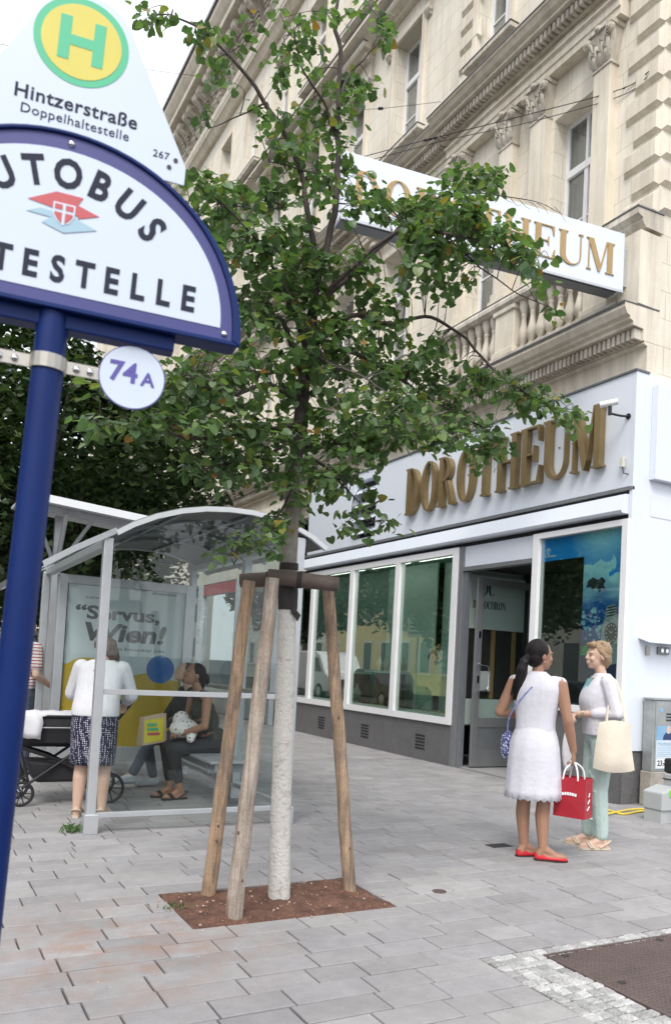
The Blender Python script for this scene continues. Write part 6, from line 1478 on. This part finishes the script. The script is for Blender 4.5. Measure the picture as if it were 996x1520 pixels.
mb.v = [V(p) for p in ((-W_,-D_,0),(W_,-D_,0),(W_,D_,0),(-W_,D_,0),(-W_*.98,-D_*.9,Hh),(W_*.98,-D_*.9,Hh),(W_*.98,D_*.9,Hh),(-W_*.98,D_*.9,Hh),(W_*.86,0,Hh*.99),(-W_*.86,0,Hh*.99),(W_*.9,0,Hh*.45),(-W_*.9,0,Hh*.45),(0,-D_*1.05,Hh*.42),(0,D_*1.05,Hh*.42))]
mb.f = [(3,2,1,0),(0,1,12),(1,5,12),(5,4,12),(4,0,12),(2,3,13),(3,7,13),(7,6,13),(6,2,13),(1,2,10),(2,6,10),(6,8,10),(8,5,10),(5,1,10),(3,0,11),(0,4,11),(4,9,11),(9,7,11),(7,3,11)]
mb.build('bag_body', 'red_bag', rb_)
for s_ in (-1, 1): MB().tube(smooth_path([(-.06, s_*.066, Hh-.02), (-.045, s_*.055, Hh+.06), (0, s_*.012, Hh+.105), (.045, s_*.055, Hh+.06), (.06, s_*.066, Hh-.02)], 5), .007, 6).build('bag_handle', 'print_white', rb_, smooth=True)
for k in range(6): u = -.05+.02*k; MB().box(u-.008, u+.008, -D_*1.09, -D_*1.07, Hh*.60-.25*u*u*8-.012, Hh*.60-.25*u*u*8+.010).build('bag_print', 'print_white', rb_)
for k in range(3): MB().tube([(W_*.97, -.02+.012*k, .06+.05*k), (W_*.97, .02, .09+.05*k)], .004, 5).build('bag_mark', 'print_white', rb_)

# --- older woman in cardigan, seen from her left side
w2 = person('older woman in a white cardigan and mint trousers facing the woman in white', (5.10, 5.01, 0), -62)
b = MB()
ankR, toeR, ankL, toeL = (.08, .03, .08), (.09, .20, .028), (-.085, -.035, .08), (-.10, .135, .028)
foot(b, ankR, toeR); foot(b, ankL, toeL); b.cap((.08, .03, .08), (.078, .02, .25), .033, .042); b.cap((-.085, -.035, .08), (-.08, -.02, .25), .033, .042); b.cap((.078, .02, .25), (.08, 0, .87), .045, .06); b.cap((-.08, -.02, .25), (-.08, 0, .87), .045, .06); b.ell((0, 0, .93), (.13, .09, .12)); b.cap((0, 0, .95), (0, 0, 1.25), .09)
b.cap((0, -.02, 1.38), (0, .012, 1.49), .05, .045); b.ell((0, 0, 1.28), (.14, .09, .13)); b.cap((-.1, 0, 1.38), (.1, 0, 1.38), .045)
elL, wrL, elR, wrR = (-.225, -.07, 1.12), (-.05, .19, 1.10), (.215, -.03, 1.12), (.03, .20, 1.08)
arm(b, (-.165, -.01, 1.37), elL, wrL); arm(b, (.165, -.01, 1.37), elR, wrR); hand(b, wrL, (.75, .55, -.25), (.3, -.4, -.8), .7, -1); hand(b, wrR, (-.8, .5, -.1), (0, -.5, -.8), .7, 1)
f2 = head(b, (0, .03, 1.59), R(-8)); organic(b, 'body', 'skin_fair', w2, .0065, 2); eyes(f2, w2)
h = MB(); rt2 = Matrix.Rotation(R(8), 3, 'Z'); h.ell(f2(0, -.026, .045), (.086, .092, .086), rt2, 18, 14); h.ell(f2(0, -.052, -.015), (.078, .062, .07), rt2); h.cap(f2(-.04, .065, .088), f2(.05, .06, .088), .03, .024); h.cap(f2(0, -.085, -.04), f2(0, -.07, -.075), .04, .03)
for s_ in (-1, 1): h.cap(f2(s_*.07, .0, .03), f2(s_*.078, -.03, -.01), .022, .018)
for k in range(24):
    a = rnd.uniform(-2.6, 2.6); z = rnd.uniform(-.02, .12); c = f2(.07*math.sin(a), -.03-.075*math.cos(a)*.9, z); h.cap(c, c+V((rnd.uniform(-.01, .01), rnd.uniform(-.012, .012), -.035)), .014, .006, 6)
organic(h, 'hair', 'hair_blond', w2, .0055, 1)
c = MB(); c.loft([(.93, .172, .130, 0, -.01), (1.0, .168, .130, 0, -.004), (1.10, .165, .132, 0, .008), (1.20, .172, .145, 0, .02), (1.28, .178, .136, 0, .012), (1.36, .170, .108, 0, -.008), (1.41, .115, .082, 0, -.016), (1.445, .066, .06, 0, -.012)])
for s_, e_, wr_ in ((-1, elL, wrL), (1, elR, wrR)):
    sh0 = (s_*.165, -.01, 1.37); c.cap(sh0, lerp(sh0, e_, .5), .063, .058); c.cap(lerp(sh0, e_, .5), e_, .058, .053); c.cap(e_, lerp(e_, wr_, .55), .052, .045)
organic(c, 'cardigan', 'cardigan', w2, .007, 3)
MB().prism([(-.045, 1.40), (.045, 1.40), (.06, 1.3), (.065, 1.15), (.06, 1.0), (-.06, 1.0), (-.065, 1.15), (-.06, 1.3)], lambda u, v, q: (u, q-abs(u)*.25-.9*abs(v-1.2)**1.6, v), .168, .174).build('blouse', 'teal_print', w2)
MB().tube([(.062*math.cos(a), .02+.07*math.sin(a), 1.415-.018*math.sin(a)) for a in [2*PI*k/22 for k in range(23)]], .008, 6, False).build('necklace', 'jewel', w2, smooth=True)
MB().tube([V(wrL)+V((-.03, -.045, .004)), V(wrL)+V((-.02, -.03, .003))], .031, 14).build('watch', 'jewel', w2, smooth=True)
p = MB(); p.ell((0, -.01, .93), (.165, .122, .13))
for s_, hip, kn, an in ((1, (.08, -.005, .87), (.082, .03, .48), (.08, .03, .15)), (-1, (-.08, -.015, .87), (-.085, -.0, .48), (-.085, -.03, .15))):
    p.cap(hip, lerp(hip, kn, .6), .098, .082); p.cap(lerp(hip, kn, .5), kn, .085, .070); p.cap(kn, an, .070, .058); p.cap(an, V(an)-V((0, 0, .03)), .057, .056)
for k in range(10):
    z = .25+.055*k; s_ = (-1, 1)[k % 2]; p.cap((s_*.083-.04, .07-.02*(k % 3), z), (s_*.083+.045, .075, z+.05), .014, .010, 6)
organic(p, 'trousers', 'mint', w2, .0075, 2)
def sandal_(parent, ankle, toe, mat):
    mb = MB(); d = V(toe)-V(ankle); d.z = 0; d.normalize(); sd = V((-d.y, d.x, 0)); h_ = V((ankle[0], ankle[1], 0))-d*.07; L = (V((toe[0], toe[1], 0))+d*.03-h_).length
    pr = [(0, .022), (.1, .03), (.4, .030), (.7, .042), (.9, .036), (1, .012)]
    o = MB().prism([tuple((h_+d*L*t+sd*w_)[:2]) for t, w_ in pr]+[tuple((h_+d*L*t-sd*w_)[:2]) for t, w_ in reversed(pr)], lambda u, v, q: (u, v, q), .0, .02).build('sandal', mat, parent)
    for t0, t1, hh in ((.55, .78, .062), (.62, .84, .056)):
        MB().tube([h_+d*L*t0+sd*.042+V((0,0,.015)), h_+d*L*(t0+t1)/2+sd*.022+V((0,0,hh)), h_+d*L*(t0+t1)/2-sd*.015+V((0,0,hh)), h_+d*L*t1-sd*.043+V((0,0,.015))], .016, 8, True, .5).build('sandal_strap', mat, o, smooth=True)
    MB().tube([h_+d*L*.35+sd*.033+V((0,0,.02)), h_+d*L*.08+sd*.03+V((0,0,.065)), h_-d*.004+V((0,0,.07)), h_+d*L*.08-sd*.03+V((0,0,.065)), h_+d*L*.35-sd*.033+V((0,0,.02))], .012, 8, True, .6).build('heel_strap', mat, o, smooth=True)
sandal_(w2, ankR, toeR, 'sandal'); sandal_(w2, ankL, toeL, 'sandal')
m2 = WM[w2.name]
tb = thing('tote_bag', 'cream canvas tote bag on the arm of the woman in mint trousers', 'bag', m2 @ V((-.27, -.05, .68)), Matrix.Rotation(R(62), 3, 'Z'))
mb = MB(); n1, n2 = 9, 8
for j in range(n2+1):
    t = j/n2; z = .37*t; hw = .165-.035*t; th = .055*(1-t)**.6*(.4+.6*min(1, t*6))+.008
    for s_ in (1, -1):
        for i in range(n1+1):
            u = -1+2*i/n1; sag = -.025*(1-u*u)*(1-t)
            mb.v.append(V((s_*(-th*(1-u**4))-.01*math.sin(u*5+t*4), u*hw+.01*math.sin(t*3), z+sag-.02*t*(1-u*u)*-1)))
N = 2*(n1+1)
for j in range(n2):
    for i in range(n1):
        mb.f.append((j*N+i, j*N+i+1, (j+1)*N+i+1, (j+1)*N+i)); mb.f.append((j*N+n1+1+i+1, j*N+n1+1+i, (j+1)*N+n1+1+i, (j+1)*N+n1+1+i+1))
    mb.f.append((j*N, (j+1)*N, (j+1)*N+n1+1, j*N+n1+1)); mb.f.append((j*N+n1, j*N+N-1, (j+1)*N+N-1, (j+1)*N+n1))
for i in range(n1): mb.f.append((i, n1+1+i, n1+2+i, i+1))
mb.build('bag_body', 'tote', tb, smooth=True)
for s_ in (-1, 1): MB().tube(smooth_path([(s_*.012, -.08, .36), (.03, -.07, .50), (.075, -.0, .72), (.05, .05, .5), (s_*.012, .075, .36)], 6), .011, 6, True, .35).build('bag_handle', 'tote', tb, smooth=True)
sc2 = thing('white_scarf', 'long white cloth hanging from the hands of the woman in mint trousers', 'scarf', m2 @ V((.0, .245, .62)), Matrix.Rotation(R(62), 3, 'Z'))
mb = MB()
for j in range(10):
    t = j/9; w_ = .05*math.sin(PI*min(1, t*.9+.1))+.006
    for i in range(5): mb.v.append(V((.012*math.sin(i*2+t*3), (i/4-.5)*2*w_, .44*t-.0)))
mb.f = [(j*5+i, j*5+i+1, (j+1)*5+i+1, (j+1)*5+i) for j in range(9) for i in range(4)]
o = mb.build('cloth', 'white_cloth', sc2, smooth=True); s_ = o.modifiers.new('t', 'SOLIDIFY'); s_.thickness = .012

# --- woman bending over the pram inside the shelter
w3 = person('woman in white top and dotted navy skirt bending over a pram inside the shelter', (1.46, 7.22, 0), 22)
b = MB()
aR, tR, aL, tL = (.10, .0, .08), (.12, .16, .028), (-.10, -.02, .08), (-.11, .14, .028)
leg(b, (.085, -.02, .84), (.095, .03, .46), aR, tR, 1.12); leg(b, (-.085, -.02, .84), (-.09, .02, .46), aL, tL, 1.12)
b.ell((0, -.02, .90), (.17, .13, .13)); b.ell((0, .10, 1.13), (.16, .11, .16)); b.cap((-.12, .17, 1.27), (.12, .17, 1.27), .055); b.cap((0, .18, 1.28), (0, .25, 1.38), .05, .045)
eR, wR_, eL, wL_ = (.25, .22, 1.03), (.17, .42, .94), (-.25, .22, 1.03), (-.16, .42, .93)
arm(b, (.175, .16, 1.26), eR, wR_); arm(b, (-.175, .16, 1.26), eL, wL_); hand(b, wR_, (-.2, .9, -.3), (0, 0, -1), .5, 1); hand(b, wL_, (.2, .9, -.3), (0, 0, -1), .5, -1)
f3 = head(b, (0.02, .30, 1.43), R(15), R(-30)); organic(b, 'body', 'skin_fair', w3, .007, 2); eyes(f3, w3)
h = MB(); rt3 = Matrix.Rotation(-R(15), 3, 'Z') @ Matrix.Rotation(R(30), 3, 'X'); h.ell(f3(0, -.026, .035), (.092, .098, .096), rt3, 18, 14); h.ell(f3(0, -.055, -.03), (.085, .07, .08), rt3)
for k in range(40):
    a = rnd.uniform(-2.4, 2.4); z = rnd.uniform(-.09, .1); cc = f3(.082*math.sin(a), -.03-.08*math.cos(a), z); h.cap(cc, cc+V((rnd.uniform(-.015, .015), rnd.uniform(-.015, .005), -.04)), .018, .009, 6)
organic(h, 'hair', 'hair_brown', w3, .006, 1)
c = MB(); c.loft([(.86, .198, .152, 0, -.012), (.92, .196, .150, 0, -.008), (1.0, .190, .145, 0, .02), (1.10, .190, .138, 0, .075), (1.20, .195, .125, 0, .125), (1.28, .178, .10, 0, .16), (1.335, .10, .075, 0, .185)])
for s_, e_, wr_ in ((1, eR, wR_), (-1, eL, wL_)):
    s0 = (s_*.175, .16, 1.26); c.cap(s0, lerp(s0, e_, .5), .075, .07); c.cap(lerp(s0, e_, .5), e_, .07, .065); c.cap(e_, lerp(e_, wr_, .5), .062, .055)
organic(c, 'top', 'white_cloth', w3, .0075, 3)
skirt('skirt', 'skirt_dots', w3, [(.98, .17, .128, 0, 0), (.90, .186, .146, 0, -.008), (.80, .194, .154, 0, -.01), (.65, .19, .15, 0, 0), (.50, .182, .142, 0, .0), (.445, .18, .14, 0, .0)], pleat=.015, npl=8)
sandal_(w3, aR, tR, 'sandal'); sandal_(w3, aL, tL, 'sandal')

# --- people on the bench
def seated(label, loc, azd, skin, top, pants, hairm, lean=.12, dz=0, ph=.0):
    w = person(label, loc, azd); b = MB(); z = .50
    b.ell((0, 0, z+.04), (.165, .13, .12)); ch = (0, lean, z+.42); b.ell(lerp((0, 0, z), ch, .5), (.14, .10, .16)); b.ell(lerp((0, 0, z), ch, .85), (.155, .105, .13)); s0 = V((0, lean+.02, z+.52)); b.cap(s0-V((.125, 0, 0)), s0+V((.125, 0, 0)), .053); b.cap(s0, s0+V((0, .05, .10)), .05, .044)
    f_ = head(b, tuple(s0+V((.0, .085, .205))), R(0), R(-14-ph)); return w, b, s0, f_, z
w4, b, s0, f4, z = seated('woman in dark tank top sitting on the shelter bench with a bag on her lap', (2.80, 8.0, 0), -97, 'skin_deep', 'tank_olive', 'trouser_dark', 'hair_black', .16)
kR, kL, a4R, a4L, t4R, t4L = (.10, .46, .50), (-.08, .47, .49), (.09, .40, .085), (-.06, .36, .085), (.11, .56, .03), (-.06, .52, .03)
for hp_, k_, a_, t_ in (((.09, .03, .50), kR, a4R, t4R), ((-.09, .03, .50), kL, a4L, t4L)): b.cap(hp_, k_, .07, .05); b.cap(k_, a_, .046, .034); foot(b, a_, t_)
e4R, w4R, e4L, w4L = (.23, .20, .75), (.07, .37, .66), (-.23, .22, .73), (-.05, .38, .64)
arm(b, tuple(s0+V((.17, 0, 0))), e4R, w4R); arm(b, tuple(s0+V((-.17, 0, 0))), e4L, w4L); hand(b, w4R, (-.6, .6, -.1), (0, -.3, -1), .6, 1); hand(b, w4L, (.6, .6, -.1), (0, -.3, -1), .6, -1)
organic(b, 'body', 'skin_deep', w4, .007, 2); eyes(f4, w4)
c = MB(); c.ell((0, .02, .60), (.172, .135, .12)); c.ell((0, .09, .75), (.158, .118, .16)); c.ell((0, .14, .87), (.165, .118, .12)); c.cap(s0+V((-.085, 0, .0)), s0+V((.085, 0, .0)), .06); organic(c, 'tank_top', 'tank_olive', w4, .008, 2)
c = MB(); c.ell((0, 0, .53), (.185, .15, .115))
for hp_, k_, a_ in (((.09, .03, .52), kR, a4R), ((-.09, .03, .52), kL, a4L)): c.cap(hp_, k_, .095, .07); c.cap(k_, lerp(k_, a_, .72), .07, .05)
organic(c, 'trousers', 'trouser_dark', w4, .008, 2)
h = MB(); rt4 = Matrix.Rotation(R(14), 3, 'X'); h.ell(f4(0, -.028, .035), (.086, .094, .094), rt4, 16, 12); h.cap(f4(0, -.09, .02), f4(0, -.135, .0), .045, .042); h.cap(f4(0, -.13, 0), f4(.02, -.16, -.02), .05, .04); h.cap(f4(0, -.1, -.02), f4(.02, -.13, -.18), .045, .03); organic(h, 'hair', 'hair_black', w4, .007, 1)
for a_, t_ in ((a4R, t4R), (a4L, t4L)): sandal_(w4, a_, t_, 'tie_black')
m4 = WM[w4.name]
fb = thing('floral_bundle', 'white cloth bundle with dark flowers on the lap of the seated woman', 'bundle', m4 @ V((0, .33, .60)))
g = MB(); g.ell((0, 0, .09), (.15, .11, .10)); g.ell((-.02, .05, .16), (.09, .08, .10)); g.cap((.05, -.09, .04), (.02, -.16, .0), .05, .04); organic(g, 'bundle_cloth', 'bag_floral', fb, .008, 2)
yb = thing('paper_bag', 'kraft shopping bag with yellow print held in front of the seated woman', 'bag', m4 @ V((.10, .62, .52)), Matrix.Rotation(R(20), 3, 'Z'))
mb = MB().add([(-.14,-.05,.0),(.14,-.05,.03),(.14,.05,.03),(-.14,.05,.0),(-.13,-.03,.27),(.13,-.03,.31),(.13,.03,.31),(-.13,.03,.27)], BF); mb.build('bag_body', 'paper', yb)
mb = MB().add([(-.125,-.054,.025),(.10,-.054,.045),(.10,-.037,.265),(-.12,-.037,.245)], [(0,1,2,3)]); mb.build('bag_print', 'bag_yellow', yb)
for k in range(3): MB().box(-.09, .05-.02*k, -.0555, -.0545+.004*k, .10+.045*k, .125+.045*k).build('printed_mark', 'h_green' if k else 'logo_red', yb)
w5, b, s0, f5, z = seated('person in dark jeans and grey sneakers sitting farther along the shelter bench', (2.76, 8.72, 0), -97, 'skin_fair', 'trouser_dark', 'denim', 'hair_brown', -.01, ph=10)
k5R, k5L, a5R, a5L, t5R, t5L = (.09, .44, .50), (-.06, .44, .52), (.08, .34, .09), (-.02, .62, .14), (.08, .52, .035), (-.02, .80, .085)
e5R, w5R, e5L, w5L = (.22, .16, .76), (.08, .36, .64), (-.22, .16, .76), (-.06, .36, .64)
arm(b, tuple(s0+V((.17, 0, 0))), e5R, w5R); arm(b, tuple(s0+V((-.17, 0, 0))), e5L, w5L); hand(b, w5R, (-.4, .8, 0), (0, -.3, -1), .6, 1); hand(b, w5L, (.4, .8, 0), (0, -.3, -1), .6, -1)
for hp_, k_, a_, t_ in (((.09, .03, .50), k5R, a5R, t5R), ((-.09, .03, .50), k5L, a5L, t5L)): b.cap(hp_, k_, .07, .05); b.cap(k_, a_, .046, .034); foot(b, a_, t_)
organic(b, 'body', 'skin_fair', w5, .008, 2); eyes(f5, w5)
c = MB(); c.ell((0, .02, .60), (.178, .14, .12)); c.ell((0, .06, .75), (.168, .125, .16)); c.ell((0, .09, .88), (.172, .12, .12)); c.cap(s0+V((-.13, 0, .0)), s0+V((.13, 0, .0)), .062)
for s_, e_, w_ in ((1, e5R, w5R), (-1, e5L, w5L)): c.cap(s0+V((s_*.17, 0, 0)), e_, .062, .052); c.cap(e_, lerp(e_, w_, .8), .05, .042)
organic(c, 'jacket', 'trouser_dark', w5, .008, 2)
c = MB(); c.ell((0, 0, .53), (.18, .15, .115))
for hp_, k_, a_ in (((.09, .03, .52), k5R, a5R), ((-.09, .03, .52), k5L, a5L)): c.cap(hp_, k_, .092, .066); c.cap(k_, lerp(k_, a_, .92), .066, .05)
organic(c, 'jeans', 'denim', w5, .008, 2)
h = MB(); rt5 = Matrix.Rotation(R(24), 3, 'X'); h.ell(f5(0, -.028, .035), (.088, .094, .096), rt5, 16, 12); h.ell(f5(0, -.05, -.03), (.08, .06, .07), rt5); organic(h, 'hair', 'hair_brown', w5, .007, 1)
for a_, t_ in ((a5R, t5R), (a5L, t5L)):
    s_ = MB(); foot(s_, V(a_)-V((0,0,.012)), t_, 1.22); dd = (V(t_)-V(a_)); dd.z = 0; dd.normalize(); organic(s_, 'sneaker', 'sneaker', w5, .008, 1)
# --- man in striped polo half hidden by the blue pole
mp_ = on_y(33, 1000, 9.7)
w6 = person('person in a white and red striped shirt half hidden behind the blue pole', (mp_.x, 9.7, 0), 60)
b = MB(); leg(b, (.09, 0, .88), (.10, .02, .48), (.10, 0, .085), (.11, .17, .03), 1.1); leg(b, (-.09, 0, .88), (-.10, .02, .48), (-.10, 0, .085), (-.11, .17, .03), 1.1)
b.ell((0, 0, .95), (.17, .12, .14)); b.ell((0, 0, 1.22), (.17, .115, .2)); b.cap((-.15, 0, 1.41), (.15, 0, 1.41), .06); b.cap((0, 0, 1.42), (0, .02, 1.53), .055, .05)
arm(b, (.20, 0, 1.40), (.26, -.02, 1.12), (.22, .2, 1.0), 1.12); arm(b, (-.20, 0, 1.40), (-.27, -.02, 1.12), (-.18, .2, .98), 1.12); hand(b, (.22, .2, 1.0), (-.3, .9, -.3), (-1, 0, -.3), .7, 1); hand(b, (-.18, .2, .98), (.3, .9, -.3), (1, 0, -.3), .7, -1)
f6 = head(b, (0, .03, 1.64)); organic(b, 'body', 'skin_fair', w6, .008, 2); eyes(f6, w6)
c = MB(); c.ell((0, 0, 1.02), (.19, .14, .14)); c.ell((0, 0, 1.24), (.19, .135, .2)); c.cap((-.15, 0, 1.41), (.15, 0, 1.41), .072)
for s_ in (-1, 1): c.cap((s_*.2, 0, 1.40), (s_*.24, -.01, 1.22), .075, .07)
organic(c, 'shirt', 'polo', w6, .008, 2)
c = MB(); c.ell((0, 0, .93), (.18, .135, .12))
for s_ in (-1, 1): c.cap((s_*.09, 0, .88), (s_*.10, .02, .48), .1, .08); c.cap((s_*.10, .02, .48), (s_*.10, 0, .12), .08, .06)
organic(c, 'trousers', 'denim', w6, .008, 2); h = MB(); h.ell(f6(0, -.026, .04), (.084, .092, .092), None, 16, 12); organic(h, 'hair', 'hair_brown', w6, .008, 1)
for s_ in (-1, 1): q = MB(); foot(q, (s_*.10, 0, .075), (s_*.11, .17, .03), 1.2); organic(q, 'shoe', 'tie_black', w6, .009, 1)
# ------------------------------------------------------------------ pram
M('pram_black', (.018, .018, .022), .8, var=.2, scale=12); M('pram_navy', (.018, .022, .06), .85, var=.15); M('pram_frame', (.03, .03, .033), .35, metal=.5)
pr = thing('pram', 'black pram with carrycot and wire wheels in front of the bending woman', 'pram', (1.38, 8.0, 0))
g = MB()
for k, (z, w_, l_) in enumerate(((.52, .12, .34), (.56, .17, .40), (.66, .185, .42), (.80, .195, .43))):
    for a in [2*PI*j/28 for j in range(28)]: g.v.append(V((1.30+l_*(abs(math.cos(a))**.6)*(1 if math.cos(a) > 0 else -1), 8.0+w_*(abs(math.sin(a))**.6)*(1 if math.sin(a) > 0 else -1), z)))
g.f = [(i*28+j, i*28+(j+1) % 28, (i+1)*28+(j+1) % 28, (i+1)*28+j) for i in range(3) for j in range(28)]+[tuple(reversed(range(28)))]
cot = g.build('carrycot', 'pram_black', pr, True, smooth=True); s_ = cot.modifiers.new('t', 'SOLIDIFY'); s_.thickness = .02
MB().tube([V((1.30+.43*(abs(math.cos(a))**.6)*(1 if math.cos(a) > 0 else -1), 8.0+.195*(abs(math.sin(a))**.6)*(1 if math.sin(a) > 0 else -1), .80)) for a in [2*PI*j/40 for j in range(41)]], .013, 6, False).build('cot_rim', 'pram_black', pr, True)
MB().tube([(.87, 7.79, .70), (1.74, 7.79, .70)], .006, 6).build('cot_piping', 'alu', pr, True)
for y in (7.80, 8.20):
    MB().tube([(.98, y, .16), (1.50, y, .54), (1.72, y, .70)], .014, 8).build('frame_tube', 'pram_frame', pr, True); MB().tube([(1.72, y, .16), (1.25, y, .42), (.95, y, .52)], .014, 8).build('frame_tube', 'pram_frame', pr, True)
    for x in (.98, 1.74):
        r_ = .13 if x > 1.5 else .10
        wl = MB().tube([(x+r_*math.cos(a), y, r_+.012+r_*math.sin(a)) for a in [2*PI*j/28 for j in range(29)]], .014, 8, False).build('wheel', 'rubber', pr, True, smooth=True)
        for k in range(5): a = PI*k/5; MB().tube([(x+r_*math.cos(a), y, r_+.012+r_*math.sin(a)), (x-r_*math.cos(a), y, r_+.012-r_*math.sin(a))], .005, 5).build('spoke', 'pram_frame', wl, True)
    MB().tube([(.95, y, .52), (1.05, y, .16)], .012, 8).build('frame_tube', 'pram_frame', pr, True)
g = MB(); g.add([(1.10,7.84,.20),(1.66,7.84,.20),(1.66,8.16,.20),(1.10,8.16,.20),(1.02,7.82,.40),(1.72,7.82,.36),(1.72,8.18,.36),(1.02,8.18,.40)], BF); g.build('basket', 'pram_black', pr, True, bevel=.03)
MB().tube([(1.72, 7.80, .70), (1.95, 7.80, 1.0), (1.95, 8.20, 1.0), (1.72, 8.20, .70)], .014, 8).build('push_bar', 'pram_frame', pr, True)
nb = thing('diaper_bag', 'navy bag hanging on the side of the pram', 'bag', (1.62, 7.74, .45)); g = MB(); g.cap((1.52, 7.75, .50), (1.52, 7.75, .80), .05, .04); g.cap((1.70, 7.75, .50), (1.70, 7.75, .80), .05, .04); g.ell((1.61, 7.74, .62), (.14, .055, .18)); organic(g, 'bag_body', 'pram_navy', nb, .01, 2, True)
bl = thing('white_blanket', 'white cloth draped over the edge of the pram', 'blanket', (1.2, 8.0, .81)); mb = MB(); nx = 14; prf = [(8.12, .825), (7.95, .845), (7.82, .83), (7.785, .80), (7.775, .74), (7.77, .68), (7.772, .62)]
for i in range(nx+1):
    for j, (y, z) in enumerate(prf):
        x = .90+.75*i/nx; hang = 1 if x < 1.16 else .0
        zz = z if j < 3 else (z if hang else .82-.005*j); mb.v.append(V((x+.01*math.sin(j*2.), y+.008*math.sin(i*1.7+j) if (j < 3 or hang) else 7.80, zz+.006*math.sin(i*2.3+j*1.1)-(.12*(x-.90) if j > 4 and hang else 0))))
k = len(prf); mb.f = [(i*k+j, i*k+j+1, (i+1)*k+j+1, (i+1)*k+j) for i in range(nx) for j in range(k-1) if j < 3 or (.90+.75*(i+1)/nx) < 1.16]
o = mb.build('cloth', 'white_cloth', bl, True, smooth=True); s_ = o.modifiers.new('t', 'SOLIDIFY'); s_.thickness = .008
